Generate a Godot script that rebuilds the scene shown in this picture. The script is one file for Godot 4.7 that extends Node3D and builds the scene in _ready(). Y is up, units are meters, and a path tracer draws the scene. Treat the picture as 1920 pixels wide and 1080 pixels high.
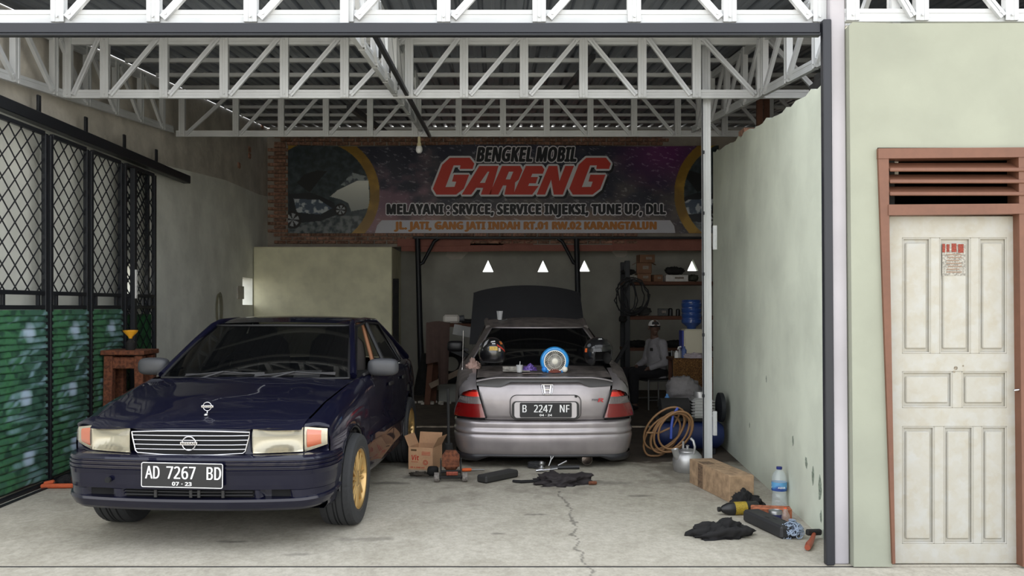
extends Node3D
# A roadside car workshop: one dark blue sedan and one silver sedan under a light steel roof. Built in metres; z runs away from the street as -z.

const F := 1700.0
const CX := 930.0
const CY := 574.0
const EYE := 1.51
var M := {}
var taken := {}
var bold: Font
var plain_font: Font
var heavy: Font
var rng := RandomNumberGenerator.new()

func px(x: float, y: float, z: float) -> Vector3:
	return Vector3((x - CX) / F * z, EYE - (y - CY) / F * z, -z)

# ---------------------------------------------------------------- mesh builder
class MB:
	var st := SurfaceTool.new()
	var g := -1
	var xf := Transform3D.IDENTITY
	var gn := 100
	var n := 0
	func _init() -> void:
		st.begin(Mesh.PRIMITIVE_TRIANGLES)
	func at(t: Transform3D) -> MB:
		xf = t
		return self
	func pt(p: Vector3, uv: Vector2) -> void:
		st.set_smooth_group(g)
		st.set_uv(uv)
		st.add_vertex(xf * p)
	func tri(a: Vector3, b: Vector3, c: Vector3, ua := Vector2.ZERO, ub := Vector2.ZERO, uc := Vector2.ZERO) -> void:
		pt(a, ua); pt(c, uc); pt(b, ub)
		n += 1
	func quad(a: Vector3, b: Vector3, c: Vector3, d: Vector3, ua := Vector2(0, 1), ub := Vector2(1, 1), uc := Vector2(1, 0), ud := Vector2(0, 0)) -> void:
		tri(a, b, c, ua, ub, uc); tri(a, c, d, ua, uc, ud)
	func otri(a: Vector3, b: Vector3, c: Vector3, m: Vector3) -> void:
		if (b - a).cross(c - a).dot((a + b + c) / 3.0 - m) < 0.0: tri(a, c, b)
		else: tri(a, b, c)
	func oquad(a: Vector3, b: Vector3, c: Vector3, d: Vector3, m: Vector3) -> void:
		otri(a, b, c, m); otri(a, c, d, m)
	# chamfered box
	func box(c: Vector3, s: Vector3, ch := 0.004, b := Basis.IDENTITY) -> MB:
		var h := s * 0.5
		ch = minf(ch, minf(h.x, minf(h.y, h.z)) * 0.9)
		var old := g
		g = -1
		var k := func(sx: int, sy: int, sz: int, ax: int) -> Vector3:
			var p := Vector3(sx * (h.x - (0.0 if ax == 0 else ch)), sy * (h.y - (0.0 if ax == 1 else ch)), sz * (h.z - (0.0 if ax == 2 else ch)))
			return c + b * p
		for q in [-1, 1]:
			oquad(k.call(q, -1, -1, 0), k.call(q, 1, -1, 0), k.call(q, 1, 1, 0), k.call(q, -1, 1, 0), c)
			oquad(k.call(-1, q, -1, 1), k.call(1, q, -1, 1), k.call(1, q, 1, 1), k.call(-1, q, 1, 1), c)
			oquad(k.call(-1, -1, q, 2), k.call(1, -1, q, 2), k.call(1, 1, q, 2), k.call(-1, 1, q, 2), c)
			if ch > 0.0:
				for r in [-1, 1]:
					oquad(k.call(q, r, -1, 0), k.call(q, r, 1, 0), k.call(q, r, 1, 1), k.call(q, r, -1, 1), c)
					oquad(k.call(q, -1, r, 0), k.call(q, 1, r, 0), k.call(q, 1, r, 2), k.call(q, -1, r, 2), c)
					oquad(k.call(-1, q, r, 1), k.call(1, q, r, 1), k.call(1, q, r, 2), k.call(-1, q, r, 2), c)
					for t in [-1, 1]:
						otri(k.call(q, r, t, 0), k.call(q, r, t, 1), k.call(q, r, t, 2), c)
		g = old
		return self
	# box from a to b, w across, h along up
	func bar(a: Vector3, b: Vector3, w: float, h: float, up := Vector3.UP, ch := 0.003) -> MB:
		var d := (b - a).normalized()
		if absf(d.dot(up)) > 0.98: up = Vector3.FORWARD if absf(d.dot(Vector3.FORWARD)) < 0.9 else Vector3.RIGHT
		var x := d.cross(up).normalized()
		var y := x.cross(d).normalized()
		return box((a + b) * 0.5, Vector3(w, h, (b - a).length()), ch, Basis(x, y, -d))
	func frames(p: Array) -> Array:
		var out := []
		var up := Vector3.UP
		for i in p.size():
			var d: Vector3 = (p[mini(i + 1, p.size() - 1)] - p[maxi(i - 1, 0)])
			if d.length() < 1e-9: d = Vector3.UP
			d = d.normalized()
			if i == 0 and absf(d.dot(up)) > 0.95: up = Vector3.RIGHT
			var x := d.cross(up)
			if x.length() < 1e-4: x = d.cross(Vector3(0.3, 0.5, 0.8))
			x = x.normalized()
			up = x.cross(d).normalized()
			out.append([x, up])
		return out
	func tube(p: Array, r, sides := 8, caps := true) -> MB:
		var fr := frames(p)
		var rows := []
		for i in p.size():
			var row := []
			var rad: float = r[i] if r is Array else r
			for k in sides:
				var a := TAU * k / sides
				row.append(p[i] + (fr[i][0] * cos(a) + fr[i][1] * sin(a)) * rad)
			rows.append(row)
		var old := g
		gn += 1; g = gn
		grid(rows, true)
		if caps:
			g = -1
			for e in [0, p.size() - 1]:
				for k in sides:
					var a2: Vector3 = rows[e][k]
					var b2: Vector3 = rows[e][(k + 1) % sides]
					if e == 0: tri(p[e], b2, a2)
					else: tri(p[e], a2, b2)
		g = old
		return self
	# rows of points; quads are (i,k) (i,k+1) (i+1,k+1) (i+1,k)
	func grid(rows: Array, wrap := false, flip := false, uvs := false) -> MB:
		var nr := rows.size()
		for i in nr - 1:
			var nk: int = rows[i].size()
			for k in (nk if wrap else nk - 1):
				var k2 := (k + 1) % nk
				var a: Vector3 = rows[i][k]
				var b: Vector3 = rows[i][k2]
				var c: Vector3 = rows[i + 1][k2]
				var d: Vector3 = rows[i + 1][k]
				var u0 := float(k) / (nk - 1.0)
				var u1 := float(k + 1) / (nk - 1.0)
				var v0 := float(i) / (nr - 1.0)
				var v1 := float(i + 1) / (nr - 1.0)
				if flip: quad(a, d, c, b, Vector2(u0, v0), Vector2(u0, v1), Vector2(u1, v1), Vector2(u1, v0))
				else: quad(a, b, c, d, Vector2(u0, v0), Vector2(u1, v0), Vector2(u1, v1), Vector2(u0, v1))
		return self
	# profile of Vector2(radius, y) turned round y
	func lathe(prof: Array, sides := 24, base := Transform3D.IDENTITY) -> MB:
		var old := g
		var keep := xf
		xf = xf * base
		gn += 1; g = gn
		for i in prof.size() - 1:
			if i > 0:
				var d0: Vector2 = (prof[i] - prof[i - 1]).normalized()
				var d1: Vector2 = (prof[i + 1] - prof[i]).normalized()
				if d0.dot(d1) < 0.8: gn += 1; g = gn
			var p0: Vector2 = prof[i]
			var p1: Vector2 = prof[i + 1]
			for k in sides:
				var a := TAU * k / sides
				var b := TAU * (k + 1) / sides
				var q0 := Vector3(p0.x * cos(a), p0.y, -p0.x * sin(a))
				var q1 := Vector3(p0.x * cos(b), p0.y, -p0.x * sin(b))
				var q2 := Vector3(p1.x * cos(b), p1.y, -p1.x * sin(b))
				var q3 := Vector3(p1.x * cos(a), p1.y, -p1.x * sin(a))
				var u0 := float(k) / sides
				var u1 := float(k + 1) / sides
				var v0 := 1.0 - float(i) / (prof.size() - 1.0)
				var v1 := 1.0 - float(i + 1) / (prof.size() - 1.0)
				if p0.x > 1e-6: tri(q0, q1, q2, Vector2(u0, v0), Vector2(u1, v0), Vector2(u1, v1))
				if p1.x > 1e-6: tri(q0, q2, q3, Vector2(u0, v0), Vector2(u1, v1), Vector2(u0, v1))
		xf = keep
		g = old
		return self
	# polygon in x,y pushed from z=0 to z=depth (towards +z), then moved by base
	func prism(poly: PackedVector2Array, depth: float, base := Transform3D.IDENTITY, smooth := false) -> MB:
		var keep := xf
		var old := g
		xf = xf * base
		if Geometry2D.is_polygon_clockwise(poly): poly.reverse()
		var idx := Geometry2D.triangulate_polygon(poly)
		var lo := Vector2(1e9, 1e9)
		var hi := Vector2(-1e9, -1e9)
		for p in poly:
			lo = lo.min(p); hi = hi.max(p)
		var sz := (hi - lo).max(Vector2(1e-6, 1e-6))
		var uv := func(p: Vector2) -> Vector2: return Vector2((p.x - lo.x) / sz.x, 1.0 - (p.y - lo.y) / sz.y)
		g = -1
		for i in range(0, idx.size(), 3):
			var a := poly[idx[i]]
			var b := poly[idx[i + 1]]
			var c := poly[idx[i + 2]]
			if (b - a).cross(c - a) < 0.0:
				var t := b
				b = c; c = t
			tri(Vector3(a.x, a.y, depth), Vector3(b.x, b.y, depth), Vector3(c.x, c.y, depth), uv.call(a), uv.call(b), uv.call(c))
			tri(Vector3(a.x, a.y, 0), Vector3(c.x, c.y, 0), Vector3(b.x, b.y, 0), uv.call(a), uv.call(c), uv.call(b))
		if smooth:
			gn += 1; g = gn
		for i in poly.size():
			var a := poly[i]
			var b := poly[(i + 1) % poly.size()]
			quad(Vector3(a.x, a.y, 0), Vector3(b.x, b.y, 0), Vector3(b.x, b.y, depth), Vector3(a.x, a.y, depth))
		xf = keep
		g = old
		return self
	# profile (x across, y out) swept from a to b; out is the direction of +y
	func sweep(prof: PackedVector2Array, a: Vector3, b: Vector3, out: Vector3) -> MB:
		var d := (b - a).normalized()
		var y := (out - d * out.dot(d)).normalized()
		var x := y.cross(d).normalized()
		return prism(prof, (b - a).length(), Transform3D(Basis(x, y, d), a))
	# lumpy ball: r per axis, dir -> scale function
	func blob(c: Vector3, r: Vector3, f: Callable, nu := 20, nv := 12, b := Basis.IDENTITY) -> MB:
		var old := g
		gn += 1; g = gn
		var rows := []
		for i in nv + 1:
			var th := PI * i / nv
			var row := []
			for k in nu:
				var a := TAU * k / nu
				var d := Vector3(sin(th) * cos(a), -cos(th), -sin(th) * sin(a))
				row.append(c + b * (d * r * f.call(d)))
			rows.append(row)
		grid(rows, true)
		g = old
		return self
	func text(s: String, f: Font, c: Vector3, w: float, h: float, b := Basis.IDENTITY, shear := 0.0, depth := 0.002, ref := "") -> MB:
		var tm := TextMesh.new()
		tm.text = s; tm.font = f; tm.font_size = 64; tm.pixel_size = 0.01; tm.depth = 0.1; tm.curve_step = 2.0
		var a := tm.get_mesh_arrays()
		if a.is_empty(): return self
		var vs: PackedVector3Array = a[Mesh.ARRAY_VERTEX]
		var lo := Vector3(1e9, 1e9, 1e9)
		var hi := -lo
		for p in vs:
			lo = lo.min(p); hi = hi.max(p)
		if ref != "":
			tm.text = ref
			for p in (tm.get_mesh_arrays()[Mesh.ARRAY_VERTEX] as PackedVector3Array):
				lo.y = minf(lo.y, p.y); hi.y = maxf(hi.y, p.y)
		var sz := (hi - lo).max(Vector3(1e-6, 1e-6, 1e-6))
		var idx: PackedInt32Array = a[Mesh.ARRAY_INDEX] if a[Mesh.ARRAY_INDEX] != null else PackedInt32Array(range(vs.size()))
		var old := g
		g = -1
		for i in idx:
			var p := (vs[i] - lo) / sz
			pt(c + b * Vector3((p.x - 0.5) * w + (p.y - 0.5) * h * shear, (p.y - 0.5) * h, p.z * depth), Vector2(p.x, 1.0 - p.y))
		g = old
		n += idx.size() / 3
		return self
	func mesh() -> ArrayMesh:
		st.generate_normals()
		return st.commit()

# ---------------------------------------------------------------- scene helpers
func numbered(called: String) -> String:
	if not taken.has(called):
		taken[called] = 0
		return called
	taken[called] += 1
	return "%s_%03d" % [called, taken[called]]

func obj(called: String, mb: MB, m: Material, parent: Node3D = null) -> MeshInstance3D:
	var o := MeshInstance3D.new()
	o.mesh = mb.mesh()
	o.material_override = m
	return put_in(o, called, parent)

func put_in(o: MeshInstance3D, called: String, parent: Node3D = null) -> MeshInstance3D:
	if parent == null or parent == self:
		o.name = numbered(called)
		add_child(o, true)
	else:
		o.name = called
		parent.add_child(o, true)
	return o

func shared(called: String, ms: Mesh, m: Material, parent: Node3D, t := Transform3D.IDENTITY) -> MeshInstance3D:
	var o := MeshInstance3D.new()
	o.mesh = ms
	o.material_override = m
	o.transform = t
	return put_in(o, called, parent)

func tag(o: Node3D, label: String, category: String, group := "") -> Node3D:
	o.set_meta("label", label)
	o.set_meta("category", category)
	if group != "": o.set_meta("group", group)
	return o

func thing(called: String, label: String, category: String, at := Vector3.ZERO, turn := 0.0, group := "") -> Node3D:
	var o := Node3D.new()
	o.name = numbered(called)
	add_child(o, true)
	o.position = at
	o.rotation.y = turn
	tag(o, label, category, group)
	return o

func dup(root: Node3D, label: String) -> Node3D:
	var r: Node3D = root.duplicate()
	var s := String(root.name)
	if s.length() > 4 and s[s.length() - 4] == "_" and s.right(3).is_valid_int(): s = s.left(s.length() - 4)
	r.name = numbered(s)
	add_child(r, true)
	if label != "": r.set_meta("label", label)
	return r

func struct(called: String, mb: MB, m: Material, parent: Node3D = null) -> MeshInstance3D:
	var o := obj(called, mb, m, parent)
	if parent == null: o.set_meta("kind", "structure")
	return o

func noise_tex(freq: float, oct: int, lo: float, hi: float, sd: int, warp := false, kind := 3, tint_lo := Color.WHITE, tint_hi := Color.WHITE, size := 512) -> NoiseTexture2D:
	var n := FastNoiseLite.new()
	n.noise_type = kind
	n.seed = sd
	n.frequency = freq
	n.fractal_octaves = oct
	n.domain_warp_enabled = warp
	n.domain_warp_amplitude = 40.0
	var t := NoiseTexture2D.new()
	t.width = size; t.height = size
	t.seamless = true
	t.noise = n
	var gr := Gradient.new()
	gr.set_color(0, Color(lo * tint_lo.r, lo * tint_lo.g, lo * tint_lo.b))
	gr.set_color(1, Color(hi * tint_hi.r, hi * tint_hi.g, hi * tint_hi.b))
	t.color_ramp = gr
	return t

func mk(c: Color, rough := 0.7, metal := 0.0, tex: Texture2D = null, scale := 1.0, bump: Texture2D = null, bump_cm := 0.0) -> StandardMaterial3D:
	var m := StandardMaterial3D.new()
	m.albedo_color = c
	m.roughness = rough
	m.metallic = metal
	if tex or bump:
		m.uv1_triplanar = true
		m.uv1_world_triplanar = true
		m.uv1_scale = Vector3.ONE * scale
		if tex: m.albedo_texture = tex
		if bump:
			m.heightmap_enabled = true
			m.heightmap_texture = bump
			m.heightmap_scale = bump_cm
	return m

func layer(m: StandardMaterial3D, tex: Texture2D, scale: float) -> StandardMaterial3D:
	m.detail_enabled = true
	m.detail_blend_mode = BaseMaterial3D.BLEND_MODE_MUL
	m.detail_albedo = tex
	m.detail_uv_layer = BaseMaterial3D.DETAIL_UV_2
	m.uv2_triplanar = true
	m.uv2_world_triplanar = true
	m.uv2_scale = Vector3.ONE * scale
	return m

func coat(m: StandardMaterial3D, amount := 1.0, rough := 0.05) -> StandardMaterial3D:
	m.clearcoat_enabled = true
	m.clearcoat = amount
	m.clearcoat_roughness = rough
	return m

func glassy(c: Color, a: float) -> StandardMaterial3D:
	var m := StandardMaterial3D.new()
	m.albedo_color = Color(c.r, c.g, c.b, a)
	m.transparency = BaseMaterial3D.TRANSPARENCY_ALPHA
	m.roughness = 0.03
	return m

func c8(r: int, g: int, b: int) -> Color:
	return Color8(r, g, b)

func arc(c: Vector2, r: float, a0: float, a1: float, n: int) -> PackedVector2Array:
	var p := PackedVector2Array()
	for i in n + 1:
		var a := lerpf(a0, a1, float(i) / n)
		p.append(c + Vector2(cos(a), sin(a)) * r)
	return p

func rrect(w: float, h: float, r: float, n := 4) -> PackedVector2Array:
	var p := PackedVector2Array()
	var x := w * 0.5 - r
	var y := h * 0.5 - r
	p.append_array(arc(Vector2(x, y), r, 0, PI / 2, n))
	p.append_array(arc(Vector2(-x, y), r, PI / 2, PI, n))
	p.append_array(arc(Vector2(-x, -y), r, PI, PI * 1.5, n))
	p.append_array(arc(Vector2(x, -y), r, PI * 1.5, TAU, n))
	return p

func T(p: Vector3, b := Basis.IDENTITY) -> Transform3D:
	return Transform3D(b, p)

func V2(a: Array) -> PackedVector2Array:
	var p := PackedVector2Array()
	for i in range(0, a.size(), 2): p.append(Vector2(a[i], a[i + 1]))
	return p

func materials() -> void:
	var soft := noise_tex(0.006, 4, 0.93, 1.03, 3)
	var blot := noise_tex(0.012, 5, 0.92, 1.03, 7, true)
	var dirt := noise_tex(0.02, 5, 0.55, 1.2, 11, true)
	var fine := noise_tex(0.10, 4, 0.95, 1.03, 5)
	var grainy := noise_tex(0.16, 2, 0.3, 1.0, 17)
	var lumps := noise_tex(0.03, 4, 0.0, 1.0, 23)
	M.t_soft = soft; M.t_blot = blot; M.t_dirt = dirt; M.t_fine = fine; M.t_grain = grainy; M.t_lumps = lumps
	M.wall_front = layer(mk(c8(152, 155, 140), 0.75, 0, soft, 0.35, lumps, 0.2), noise_tex(0.008, 4, 0.96, 1.02, 83, true), 0.5)  # same paint as wall_pale, its colour lowered to offset the daylight on it
	M.wall_pale = layer(mk(c8(220, 226, 210), 0.7, 0, soft, 0.5, lumps, 0.25), blot, 0.22)
	M.wall_left = layer(mk(c8(236, 237, 228), 0.75, 0, soft, 0.5, lumps, 0.3), blot, 0.3)
	M.wall_cream = layer(mk(c8(226, 222, 190), 0.75, 0, soft, 0.5, lumps, 0.25), soft, 1.3)
	M.cement = layer(mk(c8(204, 198, 187), 0.9, 0, blot, 0.5, lumps, 0.6), noise_tex(0.02, 5, 0.86, 1.06, 61, true), 0.25)
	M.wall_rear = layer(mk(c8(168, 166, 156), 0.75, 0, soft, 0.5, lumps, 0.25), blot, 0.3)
	M.mortar = mk(c8(168, 160, 150), 0.95, 0, blot, 1.0, grainy, 0.5)
	M.brick = []
	for i in 4: M.brick.append(mk(c8(158 + 10 * i, 122 + 7 * i, 104 + 6 * i), 0.95, 0, dirt, 2.0, grainy, 0.4))
	M.galv = mk(c8(194, 196, 197), 0.5, 0.2, soft, 0.8, fine, 0.02)
	M.galv_open = mk(c8(200, 202, 204), 0.46, 0.25, soft, 1.3, fine, 0.02)
	M.sheet = mk(c8(128, 134, 144), 0.45, 0.55, blot, 0.5)
	M.white_steel = layer(mk(c8(178, 174, 179), 0.5, 0, soft, 0.6), soft, 0.3)
	M.black_steel = mk(c8(32, 34, 41), 0.42, 0.1, soft, 1.0)
	M.gate_black = mk(c8(24, 27, 33), 0.5, 0.1, soft, 1.0)
	M.frame_brown = layer(mk(c8(112, 74, 56), 0.55, 0, soft, 1.0), fine, 0.6)
	M.door_white = layer(mk(c8(172, 172, 168), 0.55, 0, noise_tex(0.01, 5, 0.97, 1.0, 31), 0.7), noise_tex(0.03, 5, 0.955, 1.015, 37, true, 3, c8(255, 246, 228)), 0.8)
	M.dark = mk(c8(14, 15, 18), 0.9)
	M.soot = mk(c8(30, 29, 28), 0.85, 0, dirt, 1.0)
	M.wood = layer(mk(c8(182, 152, 120), 0.85, 0, noise_tex(0.02, 4, 0.8, 1.06, 41), 1.5), noise_tex(0.03, 5, 0.8, 1.06, 43, true), 1.1)
	M.wood_old = layer(mk(c8(96, 62, 46), 0.85, 0, blot, 2.0), fine, 2.0)
	M.wood_red = layer(mk(c8(158, 104, 92), 0.85, 0, blot, 0.8), fine, 1.0)
	M.rust = mk(c8(120, 70, 46), 0.85, 0.1, dirt, 3.0, lumps, 0.1)
	M.steel = mk(c8(150, 150, 150), 0.35, 0.8, soft, 2.0)
	M.chrome = mk(c8(190, 190, 194), 0.15, 1.0)
	M.alu = mk(c8(186, 186, 186), 0.42, 0.75, blot, 3.0)
	M.rubber = mk(c8(42, 42, 44), 0.85, 0, fine, 3.0)
	M.black_plastic = mk(c8(24, 24, 26), 0.45)
	M.grey_plastic = mk(c8(82, 84, 88), 0.5)
	M.white_plastic = mk(c8(230, 230, 228), 0.4)
	M.card = layer(mk(c8(186, 146, 112), 0.9, 0, soft, 2.0), fine, 1.0)
	M.card_dark = layer(mk(c8(126, 92, 70), 0.9, 0, soft, 2.0), blot, 1.5)
	M.cloth_black = mk(c8(24, 23, 24), 0.95, 0, blot, 4.0, fine, 0.15)
	M.cloth_grey = mk(c8(190, 190, 194), 0.95, 0, blot, 3.0, fine, 0.1)
	M.red_print = mk(c8(178, 48, 36), 0.8)
	M.white_paint = mk(c8(236, 236, 236), 0.5)
	M.orange = mk(c8(214, 96, 40), 0.6)
	M.blue = mk(c8(40, 70, 140), 0.5)

func fonts() -> void:
	var s := SystemFont.new()
	s.font_names = PackedStringArray(["Droid Sans"])
	plain_font = s
	var b := SystemFont.new()
	b.font_names = PackedStringArray(["Droid Sans"])
	b.font_weight = 700
	bold = b
	var v := FontVariation.new()
	v.base_font = b
	v.variation_embolden = 1.0
	heavy = v

# ---------------------------------------------------------------- light, camera
func camera_and_light() -> void:
	var cam := Camera3D.new()
	cam.name = "camera"
	cam.projection = Camera3D.PROJECTION_FRUSTUM
	cam.near = 0.05
	cam.far = 200.0
	cam.size = 2.0 * 0.05 * 540.0 / F
	cam.frustum_offset = Vector2((960.0 - CX) / F * 0.05, (CY - 540.0) / F * 0.05)
	cam.position = Vector3(0, EYE, 0)
	add_child(cam)
	cam.current = true
	var e := Environment.new()
	var s := ProceduralSkyMaterial.new()
	s.sky_top_color = c8(214, 219, 226)
	s.sky_horizon_color = c8(250, 250, 248)
	s.sky_curve = 0.22
	s.ground_bottom_color = c8(120, 116, 108)
	s.ground_horizon_color = c8(160, 156, 148)
	s.sky_energy_multiplier = 1.35
	e.background_mode = Environment.BG_SKY
	e.sky = Sky.new()
	e.sky.sky_material = s
	e.tonemap_mode = Environment.TONE_MAPPER_LINEAR
	e.tonemap_exposure = 1.72
	e.sdfgi_enabled = true
	e.ssao_enabled = true
	e.ssil_enabled = true
	var w := WorldEnvironment.new()
	w.name = "world"
	w.environment = e
	add_child(w)
	var sun := DirectionalLight3D.new()
	sun.name = "sun"
	sun.shadow_enabled = true
	sun.light_energy = 1.6
	sun.light_angular_distance = 1.0
	sun.rotation_degrees = Vector3(-46, 188, 0)
	sun.light_color = c8(255, 244, 226)
	add_child(sun)

# ---------------------------------------------------------------- floor
func floor_picture() -> ImageTexture:
	var w := 1024
	var h := 1024
	var pics := []
	for q in [[0.012, 5, 2], [0.05, 4, 9], [0.004, 3, 14], [0.2, 2, 21]]:
		var n := FastNoiseLite.new()
		n.frequency = q[0]; n.fractal_octaves = q[1]; n.seed = q[2]
		n.domain_warp_enabled = q[1] == 5
		n.domain_warp_amplitude = 30.0
		pics.append(n.get_image(w, h, false, false, false).get_data())
	var out := PackedByteArray()
	out.resize(w * h * 3)
	var pa: PackedByteArray = pics[0]
	var pb: PackedByteArray = pics[1]
	var pc: PackedByteArray = pics[2]
	var pd: PackedByteArray = pics[3]
	for j in h:
		var z := 3.0 + 14.5 * j / h
		for i in w:
			var k := j * w + i
			var a := pa[k] / 255.0 - 0.5
			var b := pb[k] / 255.0 - 0.5
			var c := pc[k] / 255.0 - 0.5
			var d := pd[k] / 255.0 - 0.5
			var x := -6.0 + 12.0 * i / w
			# clean concrete
			var r := 206.0 + 40.0 * a + 26.0 * b + 30.0 * d
			var g := 199.0 + 40.0 * a + 26.0 * b + 30.0 * d
			var bl := 183.0 + 42.0 * a + 26.0 * b + 30.0 * d
			# scuffed, oily patches deeper in the workshop
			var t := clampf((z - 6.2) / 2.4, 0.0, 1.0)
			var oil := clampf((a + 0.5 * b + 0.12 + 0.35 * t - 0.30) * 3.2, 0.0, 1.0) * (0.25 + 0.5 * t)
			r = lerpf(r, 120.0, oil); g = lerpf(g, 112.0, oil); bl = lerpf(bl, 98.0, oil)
			# beaten earth beyond the slab
			var e := clampf((z + 0.5 * c + 0.25 * b - 8.75) * 14.0, 0.0, 1.0)
			var kerb := 0.45 if absf(z - 11.4 - 0.1 * b) < 0.05 and x > 0.9 else 0.0
			var er := 92.0 + 50.0 * a + 40.0 * b
			r = lerpf(r, lerpf(er, 170.0, kerb), e); g = lerpf(g, lerpf(er * 0.88, 164.0, kerb), e); bl = lerpf(bl, lerpf(er * 0.76, 150.0, kerb), e)
			# crack through the slab
			var cx := 0.525 + 0.02 * sin(z * 4.1) + 0.10 * b
			if z < 7.4 and absf(x - cx) < 0.0075:
				r *= 0.72; g *= 0.72; bl *= 0.72
			out[k * 3] = int(clampf(r, 0, 255)); out[k * 3 + 1] = int(clampf(g, 0, 255)); out[k * 3 + 2] = int(clampf(bl, 0, 255))
	# single drips and smudges
	for s in [[1012, 964, 0.10, 0.05, 0.55], [442, 1016, 0.13, 0.035, 0.7], [800, 893, 0.28, 0.14, 0.6], [1195, 930, 0.10, 0.04, 0.75], [730, 905, 0.16, 0.07, 0.7], [930, 1000, 0.06, 0.03, 0.75], [560, 1040, 0.12, 0.04, 0.8], [1120, 905, 0.35, 0.12, 0.8], [700, 1010, 0.25, 0.06, 0.85]]:
		var c := px(s[0], s[1], EYE * F / (s[1] - CY))
		var ci := int((c.x + 6.0) / 12.0 * w)
		var cj := int((-c.z - 3.0) / 14.5 * h)
		for j in range(maxi(0, cj - 22), mini(h, cj + 22)):
			for i in range(maxi(0, ci - 40), mini(w, ci + 40)):
				var q := Vector2((i - ci) * 12.0 / w / s[2], (j - cj) * 14.5 / h / s[3]).length() + (pb[j * w + i] - 128) / 160.0
				if q < 1.0:
					var f: float = lerpf(s[4], 1.0, clampf(q * q, 0, 1))
					for k in 3: out[(j * w + i) * 3 + k] = int(out[(j * w + i) * 3 + k] * f)
	return ImageTexture.create_from_image(Image.create_from_data(w, h, false, Image.FORMAT_RGB8, out))

func flat_floor(mb: MB, x0: float, x1: float, z0: float, z1: float, y: float) -> void:
	var uv := func(x: float, z: float) -> Vector2: return Vector2((x + 6.0) / 12.0, (z - 3.0) / 14.5)
	mb.quad(Vector3(x0, y, -z0), Vector3(x1, y, -z0), Vector3(x1, y, -z1), Vector3(x0, y, -z1), uv.call(x0, z0), uv.call(x1, z0), uv.call(x1, z1), uv.call(x0, z1))
	mb.quad(Vector3(x0, y - 0.15, -z0), Vector3(x1, y - 0.15, -z0), Vector3(x1, y, -z0), Vector3(x0, y, -z0))

func floors() -> void:
	var m := layer(mk(c8(214, 214, 214), 0.85), noise_tex(0.14, 4, 0.90, 1.06, 51), 0.9)
	m.albedo_texture = floor_picture()
	var mb := MB.new()
	flat_floor(mb, -6, 6, 5.29, 17.4, 0.0)
	struct("floor", mb, m)
	mb = MB.new()
	flat_floor(mb, -6, 6, 3.0, 5.262, -0.006)
	struct("floor_threshold", mb, m)
	mb = MB.new()
	mb.box(Vector3(0, -0.1, 17.0), Vector3(60, 0.14, 40), 0.0)
	struct("pavement", mb, layer(mk(c8(196, 191, 178), 0.9, 0, M.t_blot, 0.4), M.t_fine, 1.0))
	# steel track of the folding gate let into the threshold
	mb = MB.new()
	mb.box(Vector3(-0.9, -0.012, -5.276), Vector3(6.2, 0.012, 0.022), 0.002)
	tag(obj("gate_track", mb, M.gate_black), "dark steel gate track let into the floor across the workshop entrance", "track")

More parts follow.
